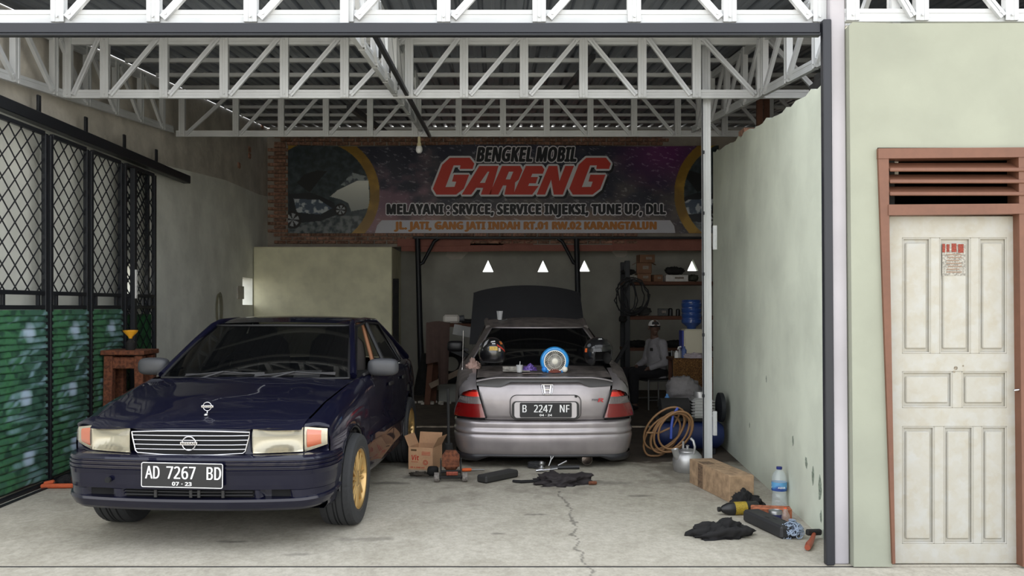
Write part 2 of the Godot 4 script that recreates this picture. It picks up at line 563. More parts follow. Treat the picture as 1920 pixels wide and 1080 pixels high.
# ---------------------------------------------------------------- walls
func walls() -> void:
	# left: pale plaster below, raw cement render above, two small openings to the outside
	var turn := Basis(Vector3(0, 0, 1), Vector3(0, 1, 0), Vector3(-1, 0, 0))
	var wl := CSGCombiner3D.new()
	wl.name = numbered("wall_left")
	add_child(wl, true)
	wl.set_meta("kind", "structure")
	var lower := CSGPolygon3D.new()
	lower.name = "plaster"
	lower.polygon = V2([-17.2, 0, -4.6, 0, -4.6, 3.02, -10.4, 3.17, -13.3, 3.36, -15.2, 3.38, -16.4, 3.46, -17.2, 3.5])
	lower.depth = 0.2
	lower.material = M.wall_left
	lower.transform = T(Vector3(-4.17, 0, 0), turn)
	wl.add_child(lower)
	for q in [[9.62, 10.02, 1.50, 1.98], [14.2, 14.78, 1.53, 1.96]]:
		var cut := CSGBox3D.new()
		cut.name = "opening"
		cut.operation = CSGShape3D.OPERATION_SUBTRACTION
		cut.size = Vector3(0.8, q[3] - q[2], q[1] - q[0])
		cut.position = Vector3(-4.05, (q[2] + q[3]) / 2, -(q[0] + q[1]) / 2)
		cut.material = M.wall_left
		wl.add_child(cut)
	var mb := MB.new()
	mb.prism(V2([-17.2, 3.5, -16.4, 3.46, -15.2, 3.38, -13.3, 3.36, -10.4, 3.17, -4.6, 3.02, -4.6, 3.722, -17.2, 4.722]), 0.2, T(Vector3(-3.975, 0, 0), turn))
	var cr := struct("wall_left_upper", mb, M.cement)
	for q in [[450, 280, 14.6], [452, 292, 14.6], [422, 310, 14.0], [488, 236, 15.4]]:
		var p := px(q[0], q[1], q[2])
		mb = MB.new()
		mb.box(Vector3(-3.972, p.y, p.z), Vector3(0.03, 0.09, 0.12), 0.01)
		obj("brick", mb, M.brick[3], cr)
	# small ventilation slot and perforated block
	mb = MB.new()
	var p1 := Vector3(-3.965, 1.72, -14.05)
	mb.box(p1, Vector3(0.03, 0.2, 0.34), 0.004)
	for i in 3:
		for j in 2:
			mb.box(p1 + Vector3(0.016, -0.045 + 0.09 * j, -0.1 + 0.1 * i), Vector3(0.004, 0.05, 0.06), 0.0)
	obj("vent_block", mb, M.cement, cr)
	# back: brick panel over planks, recessed plaster wall below with triangular openings
	mb = MB.new()
	mb.box(Vector3(0.5, 3.57, -15.86), Vector3(9.0, 2.06, 0.2), 0.0)
	var wb := struct("wall_back_upper", mb, M.mortar)
	var bm := []
	for v in 3:
		var bb := MB.new()
		bb.box(Vector3.ZERO, Vector3(0.205 - 0.006 * v, 0.052, 0.06), 0.006)
		bm.append(bb.mesh())
	rng.seed = 5
	var place := func(x: float, y: float) -> void:
		var b := Basis(Vector3.FORWARD, rng.randf_range(-0.02, 0.02))
		shared("brick", bm[rng.randi() % 3], M.brick[rng.randi() % 4], wb, T(Vector3(x, y, -15.745 + rng.randf_range(-0.004, 0.006)), b))
	for r in 3:
		for i in 33:
			if i < 31: place.call(-3.75 + 0.218 * i + 0.109 * (r % 2), 4.33 + 0.064 * r)
	for r in 3:
		for i in 29:
			place.call(-3.75 + 0.218 * i + 0.109 * (r % 2), 2.62 + 0.064 * r)
	for r in 24:
		place.call(-3.86 + 0.109 * (r % 2), 2.815 + 0.064 * r)
		if r % 2 == 0: place.call(-3.70, 2.815 + 0.064 * r)
	# recessed lower wall, cut by four triangular vents
	var outer := V2([-4.0, 0, 5.2, 0, 5.2, 2.75, -4.0, 2.75])
	var cs := CSGCombiner3D.new()
	cs.name = numbered("wall_back")
	add_child(cs, true)
	cs.set_meta("kind", "structure")
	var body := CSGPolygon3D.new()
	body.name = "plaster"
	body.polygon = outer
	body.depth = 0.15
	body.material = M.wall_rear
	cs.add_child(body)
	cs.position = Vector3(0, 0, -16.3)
	for q in [[915, 499], [1018.5, 499], [1096.5, 498], [1299, 497]]:
		var p := px(q[0], q[1], 16.3)
		var hole := CSGPolygon3D.new()
		hole.name = "vent"
		hole.operation = CSGShape3D.OPERATION_SUBTRACTION
		hole.polygon = V2([-0.098, -0.105, 0.098, -0.105, 0.0, 0.11])
		hole.depth = 0.4
		hole.material = M.wall_pale
		hole.position = Vector3(p.x, p.y, 0.1)
		cs.add_child(hole)
	mb = MB.new()
	mb.box(Vector3(0.5, 2.80, -16.2), Vector3(9.0, 0.10, 0.62), 0.0)
	struct("added_sun_stop", mb, M.cement)  # unseen slab, added over the recess to keep sun off the floor
	# broken plaster under the planks
	for q in [[856, 474, 0.24, 0.12], [1163, 472, 0.16, 0.10]]:
		var p := px(q[0], q[1], 16.27)
		var poly := PackedVector2Array()
		for i in 12:
			var a := TAU * i / 12.0
			poly.append(Vector2(cos(a) * q[2] * rng.randf_range(0.7, 1.0), sin(a) * q[3] * rng.randf_range(0.6, 1.2)))
		mb = MB.new()
		mb.prism(poly, 0.012, T(p))
		obj("bare_patch", mb, M.cement, wb)
	# planks of the lintel
	var pl := [[745, 882, 448, 462, 0], [775, 902, 461, 472, 1], [882, 1000, 447, 460, 2], [942, 1150, 459, 471, 0], [1148, 1330, 447, 470, 1], [752, 945, 454, 471, 2]]
	for q in pl:
		var a := px(q[0], q[2], 15.72)
		var b := px(q[1], q[3], 15.72)
		mb = MB.new()
		mb.box((a + b) * 0.5 + Vector3(0, 0, -0.012 * q[4]), Vector3(b.x - a.x, a.y - b.y, 0.03), 0.004)
		obj("plank", mb, M.wood_red, wb)
	# small room built into the back left corner
	mb = MB.new()
	mb.box(Vector3(-2.83, 1.24, -14.86), Vector3(2.26, 2.48, 0.12), 0.012)
	mb.box(Vector3(-1.76, 1.24, -15.55), Vector3(0.12, 2.48, 1.3), 0.01)
	struct("wall_partition", mb, M.wall_cream)
	mb = MB.new()
	mb.box(Vector3(-1.64, 0.98, -14.86), Vector3(0.09, 1.96, 0.05), 0.004)
	struct("door_1", mb, M.soot)
	# right: short wall with a ragged top
	var poly := V2([-10.4, 0, -5.36, 0])
	for i in 37:
		var z := lerpf(-5.36, -10.4, i / 36.0)
		poly.append(Vector2(z, 2.915 + 0.067 * (-5.36 - z) + rng.randf_range(-0.022, 0.022)))
	mb = MB.new()
	mb.prism(poly, 0.13, T(Vector3(0.13, 0, 0), turn))
	var wr := struct("wall_right", mb, M.wall_pale)
	wr.transform = Transform3D(Basis(Vector3.UP, -0.08), Vector3(2.12 - 0.08 * 5.86, 0, 0))
	# paint flaked off low on the wall
	for q in [[5.98, 0.30, 0.05, 0.11], [6.15, 0.36, 0.03, 0.08], [6.32, 0.42, 0.04, 0.06], [5.95, 0.13, 0.03, 0.05], [6.7, 0.52, 0.03, 0.05], [8.3, 0.42, 0.02, 0.03], [7.6, 0.9, 0.02, 0.03]]:
		var pp := PackedVector2Array()
		for i in 11:
			var a := TAU * i / 11.0
			pp.append(Vector2(-q[0] + cos(a) * q[2] * rng.randf_range(0.5, 1.1), q[1] + sin(a) * q[3] * rng.randf_range(0.5, 1.1)))
		mb = MB.new()
		mb.prism(pp, 0.002, T(Vector3(0.0015, 0, 0), turn))
		obj("flaked_patch", mb, mk(c8(150, 162, 146), 0.9, 0, M.t_dirt, 6.0), wr)
	# rest of the shell, mostly out of sight
	mb = MB.new()
	mb.box(Vector3(5.3, 2.3, -11.3), Vector3(0.2, 4.6, 12.2), 0.0)
	struct("wall_side", mb, M.cement)
	front_wall()

func front_wall() -> void:
	var z := 5.25
	var a := px(1592, 42, z)
	var cs := MB.new()
	# a wall panel pierced by the doorway: left strip, head, and the piece beyond the door
	var d0 := px(1645, 277, z)
	var d1 := px(1935, 277, z)
	var b0 := px(1673, 1062, z)
	var th := 0.10
	var w0 := px(1601, 1062, z)
	cs.prism(V2([w0.x, 0.0, b0.x, 0.0, d0.x, d0.y, d1.x, d1.y, d1.x, 0.0, 4.6, 0.0, 4.6, a.y, 2.30, a.y - 0.005, a.x + 0.02, a.y + 0.002, a.x, a.y - 0.02]), th, T(Vector3(0, 0, -z - th)))
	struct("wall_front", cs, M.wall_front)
	var mb := MB.new()
	mb.prism(V2([w0.x - 0.02, 0, 2.3, 0, 2.3, 0.9, a.x + 0.015, 2.3, a.x - 0.012, 2.3]), 0.03, T(Vector3(0, 0, -5.39)))
	mb.box(Vector3(2.2, 2.72, -5.40), Vector3(0.36, 0.9, 0.1), 0.01)
	struct("wall_return", mb, M.cement)
	# dark room behind the door
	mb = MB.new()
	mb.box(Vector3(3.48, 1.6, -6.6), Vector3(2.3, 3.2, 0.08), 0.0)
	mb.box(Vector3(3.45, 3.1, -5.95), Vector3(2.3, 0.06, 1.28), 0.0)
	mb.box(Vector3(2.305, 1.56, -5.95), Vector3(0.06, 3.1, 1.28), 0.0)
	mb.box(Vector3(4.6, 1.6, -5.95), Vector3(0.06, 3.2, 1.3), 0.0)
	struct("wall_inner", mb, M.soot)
	# frame: the jamb tapers towards the floor as it does in the photograph
	var fr := thing("trim_1", "brown painted door frame with louvred transom in the pale green wall", "door frame")
	fr.set_meta("kind", "structure")
	mb = MB.new()
	var j := func(x: float, y: float) -> Vector2:
		var p := px(x, y, z - 0.01)
		return Vector2(p.x, p.y)
	var poly := PackedVector2Array([j.call(1645, 279), j.call(1665, 279), j.call(1666, 405), j.call(1677.5, 1056), j.call(1672.5, 1057)])
	mb.prism(poly, 0.12, T(Vector3(0, 0, -z - 0.10)))
	obj("jamb", mb, M.frame_brown, fr)
	mb = MB.new()
	mb.prism(PackedVector2Array([j.call(1908, 279), j.call(1935, 279), j.call(1935, 1062), j.call(1916, 1062)]), 0.12, T(Vector3(0, 0, -z - 0.10)))
	obj("jamb", mb, M.frame_brown, fr)
	for q in [[279, 298], [384, 404]]:
		mb = MB.new()
		mb.prism(PackedVector2Array([j.call(1645 if q[0] == 279 else 1664, q[0]), j.call(1935, q[0] - 2), j.call(1935, q[1] - 3), j.call(1645 if q[0] == 279 else 1664, q[1])]), 0.125, T(Vector3(0, 0, -z - 0.10)))
		obj("rail", mb, M.frame_brown, fr)
	for y in [316, 338, 361]:
		var c := px(1795, y, z)
		mb = MB.new()
		mb.box(c + Vector3(0, 0.014, -0.022), Vector3(0.80, 0.013, 0.095), 0.003, Basis(Vector3.RIGHT, 0.52))
		mb.box(c + Vector3(0, -0.010, 0.022), Vector3(0.80, 0.022, 0.012), 0.004)
		obj("slat", mb, M.frame_brown, fr)
	door(z)

func door(z: float) -> void:
	var dz := z + 0.045
	var d := thing("door_2", "white painted wooden panel door with scuffs and a torn sticker", "door", Vector3(0, 0, 0))
	d.set_meta("kind", "structure")
	var q := func(x0: float, y0: float, x1: float, y1: float, depth: float, thick: float, ch: float) -> MB:
		var a := px(x0, y0, dz)
		var b := px(x1, y1, dz)
		var mb := MB.new()
		mb.box(Vector3((a.x + b.x) / 2, (a.y + b.y) / 2, -dz + depth - thick / 2), Vector3(b.x - a.x, a.y - b.y, thick), ch)
		return mb
	obj("door_core", q.call(1668, 406, 1914, 1058, -0.016, 0.02, 0.0), M.door_white, d)
	for s in [[1667, 405, 1692, 1057], [1888, 405, 1914, 1057]]:
		obj("stile", q.call(s[0], s[1], s[2], s[3], 0.0, 0.036, 0.003), M.door_white, d)
	for s in [[1690, 405, 1890, 446], [1690, 663, 1890, 697], [1690, 765, 1890, 800], [1690, 1020, 1890, 1057]]:
		obj("rail", q.call(s[0], s[1], s[2], s[3], -0.0005, 0.036, 0.003), M.door_white, d)
	for s in [[1745, 446, 1762, 663], [1820, 446, 1836, 663], [1786, 697, 1804, 765], [1752, 800, 1770, 1020], [1825, 800, 1841, 1020]]:
		obj("mullion", q.call(s[0], s[1], s[2], s[3], -0.001, 0.036, 0.003), M.door_white, d)
	for s in [[1692, 446, 1745, 663], [1762, 446, 1820, 663], [1836, 446, 1888, 663], [1692, 697, 1786, 765], [1804, 697, 1888, 765], [1692, 800, 1752, 1020], [1770, 800, 1825, 1020], [1841, 800, 1888, 1020]]:
		var mb: MB = q.call(s[0] + 7, s[1] + 9, s[2] - 7, s[3] - 9, -0.004, 0.014, 0.008)
		# moulding round the panel
		var a := px(s[0], s[1], dz) + Vector3(0, 0, -0.006)
		var b := px(s[2], s[3], dz) + Vector3(0, 0, -0.006)
		for e in [[Vector3(a.x, a.y - 0.004, a.z), Vector3(b.x, a.y - 0.004, a.z)], [Vector3(a.x, b.y + 0.004, a.z), Vector3(b.x, b.y + 0.004, a.z)], [Vector3(a.x + 0.004, a.y, a.z), Vector3(a.x + 0.004, b.y, a.z)], [Vector3(b.x - 0.004, a.y, a.z), Vector3(b.x - 0.004, b.y, a.z)]]:
			mb.bar(e[0], e[1], 0.010, 0.010, Vector3.BACK, 0.004)
		obj("panel", mb, M.door_white, d)
	# lock plate and lever handle
	var lp: MB = q.call(1906, 698, 1918, 758, 0.006, 0.006, 0.002)
	var plate := obj("lock_plate", lp, M.steel, d)
	var hp := px(1911, 728, dz)
	var mb := MB.new()
	mb.tube([hp + Vector3(0.0, 0, 0.004), hp + Vector3(0, 0, 0.045), hp + Vector3(-0.02, -0.003, 0.05), hp + Vector3(-0.058, -0.008, 0.046)], [0.008, 0.008, 0.008, 0.006], 8)
	obj("lever", mb, M.chrome, plate)
	mb = MB.new()
	mb.tube([hp + Vector3(0, -0.055, 0.0), hp + Vector3(0, -0.055, 0.012)], 0.008, 10)
	obj("keyhole", mb, M.dark, plate)
	# torn paper sticker on the middle top panel
	var s0 := px(1789, 487, dz)
	mb = MB.new()
	mb.box(s0 + Vector3(0, 0, -0.0035), Vector3(0.135, 0.185, 0.002), 0.0)
	var st := obj("sticker", mb, mk(c8(170, 166, 156), 0.8, 0, M.t_dirt, 9.0), d)
	mb = MB.new()
	for r in [[-0.06, 0.068, 0.02, 0.05], [-0.035, 0.068, 0.02, 0.045], [0.0, 0.07, 0.035, 0.05], [0.04, 0.066, 0.04, 0.05]]:
		mb.box(s0 + Vector3(r[0], r[1], -0.002), Vector3(r[2] * 0.8, r[3], 0.002), 0.0)
	obj("print", mb, mk(c8(150, 66, 50), 0.8, 0, M.t_dirt, 16.0), st)
	mb = MB.new()
	for r in 7:
		mb.box(s0 + Vector3(0.0 + 0.006 * sin(r * 2.1), 0.03 - 0.017 * r, -0.002), Vector3(0.09 - 0.008 * (r % 3), 0.007, 0.002), 0.0)
	obj("print", mb, mk(c8(138, 118, 102), 0.8), st)
	# bruises round the old lock holes
	mb = MB.new()
	for r in [[1792, 690, 7], [1789, 697, 4], [1806, 686, 3]]:
		var p := px(r[0], r[1], dz)
		mb.tube([p + Vector3(0, 0, -0.002), p + Vector3(0, 0, 0.0012)], r[2] * 0.0016, 9)
	obj("old_lock_hole", mb, mk(c8(150, 140, 124), 0.9, 0, M.t_dirt, 9.0), d)

# ---------------------------------------------------------------- roof
func roof_y(z: float) -> float:
	return 3.97 + 0.079 * (z - 8.1)

func roof() -> void:
	var root := Node3D.new()
	root.name = numbered("ceiling")
	add_child(root, true)
	root.set_meta("kind", "structure")
	# trapezoid sheets, one metre wide, ribs running to the back
	var z0 := 6.85  # unseen first bay left uncovered to let skylight into the hall
	var z1 := 15.75
	for s in 10:
		var x0 := -3.966 + 0.92 * s
		var rows := []
		for zz in [z0, z1]:
			var row := []
			for k in 5:
				var x := x0 + 0.184 * k
				var y := roof_y(zz) + 0.03 + 0.002 * (s % 2)
				for q in [[0.0, 0.0], [0.06, 0.0], [0.075, 0.008], [0.09, 0.0], [0.135, 0.0], [0.150, 0.032], [0.17, 0.032], [0.184, 0.0]]:
					row.append(Vector3(x + q[0], y + q[1], -zz))
			rows.append(row)
		var mb := MB.new()
		mb.grid(rows, false, true)
		var up := []
		for row in rows:
			var r2 := []
			for p in row: r2.append(p + Vector3(0, 0.004, 0))
			up.append(r2)
		mb.grid(up, false, false)
		obj("roof_sheet", mb, M.sheet, root)
	var prof := V2([-0.045, 0, -0.03, 0, -0.022, -0.035, 0.022, -0.035, 0.03, 0, 0.045, 0, 0.045, 0.003, -0.045, 0.003])
	for i in 13:
		var z := 5.2 + 0.87 * i
		var y := roof_y(z) + 0.026
		var mb := MB.new()
		mb.sweep(prof, Vector3(-3.9, y, -z), Vector3(5.2, y, -z), Vector3.UP)
		obj("purlin", mb, M.galv, root)
	# neighbour's pale roof seen through the gap above the back wall
	var mb := MB.new()
	var rows2 := [[], []]
	for k in 120:
		var x := -4.0 + 0.08 * k
		rows2[0].append(Vector3(x, 4.52 + 0.02 * sin(k * PI / 2.0), -17.0))
		rows2[1].append(Vector3(x, 5.15 + 0.02 * sin(k * PI / 2.0), -20.5))
	mb.grid(rows2)
	tag(obj("neighbour_roof", mb, mk(c8(226, 226, 224), 0.6, 0, M.t_blot, 0.5)), "pale corrugated neighbouring roof glimpsed through the gap over the brick wall", "roof")

func c_prof(w: float, d: float, open := false) -> PackedVector2Array:
	var h := w / 2
	var t := 0.003
	if open:
		return V2([-h, -d, -h, 0, -h + 0.022, 0, -h + 0.022, -t, -h + t, -t, -h + t, -d + t, h - t, -d + t, h - t, -t, h - 0.022, -t, h - 0.022, 0, h, 0, h, -d])
	return V2([-h, -d, -h, 0, -0.013, 0, -0.009, -0.005, 0.009, -0.005, 0.013, 0, h, 0, h, -d, h - t, -d, h - t, -t, -h + t, -t, -h + t, -d])

func member(called: String, a: Vector3, b: Vector3, out: Vector3, w: float, d: float, open: bool, m: Material, parent: Node3D) -> MeshInstance3D:
	var mb := MB.new()
	mb.sweep(c_prof(w, d, open), a, b, out)
	if called != "top_chord" and called != "bottom_chord":
		var dir := (b - a).normalized()
		for e in [a + dir * 0.03, b - dir * 0.03]:
			mb.tube([e + out * 0.0005, e + out * 0.007], 0.007, 6)
	return obj(called, mb, m, parent)

# truss across the hall; xs are posts, flip is the x past which the braces lean the other way
func cross_truss(label: String, z: float, yb: float, yt: float, xa: float, xb: float, xs: Array, flip: float, w: float, m: Material) -> void:
	var t := thing("roof_truss", label, "truss", Vector3(0, 0, 0), 0.0, "light steel roof trusses")
	var out := Vector3(0, 0, 1)
	for q in [["bottom_chord", yb + w / 2], ["top_chord", yt - w / 2]]:
		member(q[0], Vector3(xa, q[1], -z - 0.004), Vector3(xb, q[1], -z - 0.004), out, w, 0.035, false, m, t)
	for i in xs.size():
		member("post", Vector3(xs[i], yb + 0.004, -z + 0.012), Vector3(xs[i], yt - 0.004, -z + 0.012), out, w, 0.05, false, m, t)
		if i + 1 < xs.size():
			var lo: float = xs[i] + w * 0.75
			var hi: float = xs[i + 1] - w * 0.6
			if (xs[i] + xs[i + 1]) / 2 > flip:
				lo = xs[i + 1] - w * 0.75; hi = xs[i] + w * 0.6
			member("brace", Vector3(lo, yb + 0.025, -z + 0.022), Vector3(hi, yt - 0.02, -z + 0.022), out, w * 0.55, 0.03, true, M.galv_open, t)

func side_truss(label: String, x: float, z0: float, z1: float, zs: Array, h: float, face: float, drop := 0.0) -> void:
	var t := thing("roof_truss", label, "truss", Vector3(0, 0, 0), 0.0, "light steel roof trusses")
	var out := Vector3(face, 0, 0)
	var yb := func(z: float) -> float: return 3.37 + 0.079 * (z - 8.1) + drop
	var w := 0.075
	for q in [["bottom_chord", w / 2], ["top_chord", h - w / 2]]:
		member(q[0], Vector3(x, yb.call(z0) + q[1], -z0), Vector3(x, yb.call(z1) + q[1], -z1), out, w, 0.035, false, M.galv, t)
	for i in zs.size():
		var z: float = zs[i]
		member("post", Vector3(x + face * 0.014, yb.call(z), -z), Vector3(x + face * 0.014, yb.call(z) + h, -z), out, w, 0.05, false, M.galv, t)
		if i + 1 < zs.size():
			var z2: float = zs[i + 1]
			member("brace", Vector3(x + face * 0.02, yb.call(z) + h - 0.03, -z - 0.05), Vector3(x + face * 0.02, yb.call(z2) + 0.03, -z2 + 0.06), out, 0.045, 0.03, true, M.galv_open, t)

func trusses() -> void:
	var xs := []
	for p in [108.6, 288, 470, 651, 832, 1011, 1189, 1368, 1536]: xs.append((p - CX) / F * 5.36)
	cross_truss("bright steel truss directly above the black entrance beam", 5.36, 3.185, 3.74, -4.0, 1.94, [xs[0] - 1.14, xs[0] - 0.57] + xs, (1189 - CX) / F * 5.36 + 0.01, 0.078, M.galv)
	xs = []
	for p in [1640, 1728, 1896, 2066]: xs.append((p - CX) / F * 5.3)
	cross_truss("short steel truss resting on the pale green wall above the white door", 5.3, 3.175, 3.74, 2.03, 4.6, [xs[0] - 0.13] + xs.slice(1), -9.0, 0.075, M.galv)
	xs = []
	for p in [196, 307, 420, 533, 646, 767, 870, 982.5, 1094, 1204, 1306, 1427]: xs.append((p - CX) / F * 8.1)
	cross_truss("second steel truss across the hall, above the windscreen of the blue car", 8.1, 3.37, 3.925, -3.85, 5.1, [-3.83] + xs + [2.95, 3.55, 4.15, 4.75], 0.79, 0.075, M.galv)
	xs = []
	for p in [341, 442, 527, 611, 694, 777.6, 860, 943, 1025, 1107, 1189, 1271]: xs.append((p - CX) / F * 10.9)
	cross_truss("farthest steel truss across the hall, just above the workshop banner", 10.9, 3.55, 4.10, -3.85, 5.1, xs + [2.75, 3.3, 3.85, 4.4], 0.62, 0.072, M.galv)
	var zs := []
	for k in 9: zs.append(5.36 + 0.645 * k)
	side_truss("steel truss running back along the cement wall at the gate side", -3.86, 5.3, 10.86, zs, 0.55, 1.0)
	side_truss("steel truss running back above the short pale right wall", 2.34, 5.5, 10.86, zs, 0.55, -1.0)
	side_truss("steel truss running back down the middle of the hall", -0.88, 5.4, 10.86, zs, 0.55, 1.0, 0.01)
	# dark square bars slung under the roof
	for q in [["long dark steel bar slung under the middle truss, running to the light bulb", px(700, 60, 5.9), px(806, 256, 10.85), 0.035], ["short dark rafter bar under the roof sheets right of the middle", px(1112, 106, 8.9), px(1058, 172, 11.0), 0.05], ["dark rafter bar behind the far truss, left of the light bulb", px(655, 200, 11.3), px(725, 250, 14.6), 0.07]]:
		var mb := MB.new()
		mb.bar(q[1], q[2], q[3], q[3])
		tag(obj("steel_bar", mb, M.black_steel), q[0], "bar")
	for q in [[px(1418, 245, 9.6), px(1424, 182, 9.6), "brown timber prop behind the right wall, nearer the hall middle"], [px(1431, 236, 9.8), px(1437, 180, 9.8), "brown timber prop behind the right wall, nearer the black entrance post"]]:
		var mb := MB.new()
		mb.bar(Vector3(q[0].x + 0.03, 0, q[0].z), q[1] + Vector3(0, 0.1, 0), 0.06, 0.05)
		tag(obj("wooden_prop", mb, M.wood_old), q[2], "prop", "timber props behind the right wall")

func posts() -> void:
	# entrance: black gate beam and post, white post, galvanised post at the end of the right wall
	var z := 5.33
	var t := thing("gate_beam", "black steel beam with gate channel across the top of the entrance", "beam")
	var a := px(-260, 45, z)
	var b := px(1536, 45, z)
	var mb := MB.new()
	var h := 0.062
	mb.box(Vector3((a.x + b.x) / 2, a.y - h / 2, -z), Vector3(b.x - a.x, h, 0.06), 0.006)
	obj("beam", mb, M.black_steel, t)
	mb = MB.new()
	mb.box(Vector3((a.x + b.x) / 2, a.y - h - 0.008, -z + 0.012), Vector3(b.x - a.x, 0.016, 0.045), 0.004)
	obj("channel", mb, M.gate_black, t)
	mb = MB.new()
	var p0 := px(1555, 1056, z - 0.03)
	var p1 := px(1548.5, 38, z - 0.03)
	mb.bar(Vector3(p0.x, 0, p0.z), p1, 0.05, 0.05, Vector3.BACK, 0.005)
	tag(obj("gate_post", mb, M.black_steel), "black square steel post at the right side of the entrance", "post")
	mb = MB.new()
	mb.bar(Vector3(px(1575, 0, z).x, 0, -z), px(1566, -90, z), 0.088, 0.06, Vector3.BACK, 0.006)
	tag(obj("white_post", mb, M.white_steel), "white painted steel post between black post and pale green wall", "post")
	var g := thing("galvanised_post", "galvanised channel post standing at the far end of the right wall", "post", Vector3(1.925, 0, -8.22))
	mb = MB.new()
	mb.sweep(c_prof(0.075, 0.05), Vector3(0, 0, 0), Vector3(-0.02, 3.95, 0), Vector3.BACK)
	obj("channel", mb, M.galv, g)
	for y in [[0.34, 0.22], [2.02, 0.22]]:
		mb = MB.new()
		mb.box(Vector3(0.055, y[0] + 0.11, 0.02), Vector3(0.035, y[1], 0.03), 0.004)
		for k in 4: mb.tube([Vector3(0.055, y[0] + 0.03 + 0.05 * k, 0.034), Vector3(0.055, y[0] + 0.03 + 0.05 * k, 0.042)], 0.006, 6)
		obj("hinge", mb, M.galv, g)
	mb = MB.new()
	mb.box(Vector3(0.0, 0.05, 0.012), Vector3(0.1, 0.1, 0.06), 0.003)
	obj("foot", mb, M.galv, g)
	mb = MB.new()
	mb.tube([Vector3(-0.05, 0.0, 0.03), Vector3(-0.052, 1.5, 0.03), Vector3(-0.062, 3.4, 0.03)], 0.006, 6)
	for k in 5: mb.box(Vector3(-0.052, 0.7 + 0.55 * k, 0.03), Vector3(0.02, 0.03, 0.02), 0.003)
	obj("conduit", mb, M.gate_black, g)
	# black pipe posts with knee braces under the brick wall
	for q in [[783, 1.0, "black pipe post with knee brace left of the open bonnet"], [1081, -1.0, "black pipe post with knee brace rising behind the open bonnet"]]:
		var c := px(q[0], 447, 15.55)
		var d := thing("pipe_post", q[2], "post", Vector3(c.x + 0.02, 0, c.z), 0.0, "black posts under the brick wall")
		mb = MB.new()
		mb.tube([Vector3(0.06, 0, 0), Vector3(0.02, 1.1, 0), Vector3(-0.02, c.y, 0)], [0.06, 0.05, 0.045], 12)
		obj("pole", mb, M.gate_black, d)
		mb = MB.new()
		var k: float = q[1]
		mb.tube([Vector3(0.02 * k, c.y - 0.44, 0), Vector3(0.07 * k, c.y - 0.42, 0), Vector3(0.26 * k, c.y - 0.06, 0), Vector3(0.34 * k, c.y, 0)], 0.03, 8)
		obj("knee_brace", mb, M.gate_black, d)
		if q[1] > 0:
			mb = MB.new()
			mb.lathe([Vector2(0.0, 0.0), Vector2(0.2, 0.0), Vector2(0.16, 0.1), Vector2(0.09, 0.45), Vector2(0.06, 0.7), Vector2(0.0, 0.7)], 10, T(Vector3(0.08, 0, 0)))
			obj("footing", mb, M.soot, d)
	mb = MB.new()
	var e0 := px(775, 446, 15.55)
	var e1 := px(1330, 446, 15.55)
	mb.box((e0 + e1) / 2 + Vector3(0, 0.0, 0), Vector3(e1.x - e0.x, 0.04, 0.06), 0.005)
	tag(obj("lintel_bar", mb, M.gate_black), "thin black steel bar under the banner carried by two pipe posts", "bar")

# ---------------------------------------------------------------- folding gate along the left wall
func leaf_picture() -> ImageTexture:
	var w := 192
	var h := 448
	var n := FastNoiseLite.new()
	n.frequency = 0.02; n.seed = 4; n.fractal_octaves = 4
	var im := Image.create(w, h, false, Image.FORMAT_RGB8)
	var leaves := []
	var r := RandomNumberGenerator.new()
	r.seed = 12
	for i in 46:
		leaves.append([Vector2(r.randf_range(0.3, 1.0) * w, (i + 0.5) / 46.0 * h), r.randf_range(-0.45, 0.05), r.randf_range(22, 60), r.randf_range(3.5, 7.5)])
	for y in h:
		for x in w:
			var a := n.get_noise_2d(x, y * 2.2)
			var u := float(x) / w
			var c := Color(0.17, 0.33, 0.26).lerp(Color(0.17, 0.42, 0.22), clampf(0.8 - 1.6 * absf(u - 0.22) + a, 0, 1))
			c = c.lerp(Color(0.10, 0.20, 0.18), clampf(a * 2.0 - 0.1 + 0.3 * u, 0, 0.8))
			for l in leaves:
				var d: Vector2 = Vector2(x, y) - l[0]
				if absf(d.y) > 40.0: continue
				d = d.rotated(-l[1])
				var q: float = pow(d.x / l[2], 2) + pow(d.y / l[3], 2)
				if q < 1.0: c = c.lerp(Color(0.42, 0.54, 0.60), (1.0 - q) * (0.75 + 0.6 * a))
			for s in [[0.62, 0.12], [0.55, 0.49], [0.6, 0.84]]:
				var d2 := Vector2((u - s[0]) / 0.15, (float(y) / h - s[1]) / 0.055)
				if d2.length() < 1.0: c = c.lerp(Color(0.60, 0.68, 0.78), 0.9 * (1.0 - pow(d2.length(), 3)))
			c = c.lerp(Color(c.v, c.v, c.v), 0.22)
			im.set_pixel(x, y, Color(c.r * 1.2, c.g * 1.2, c.b * 1.2))
	return ImageTexture.create_from_image(im)

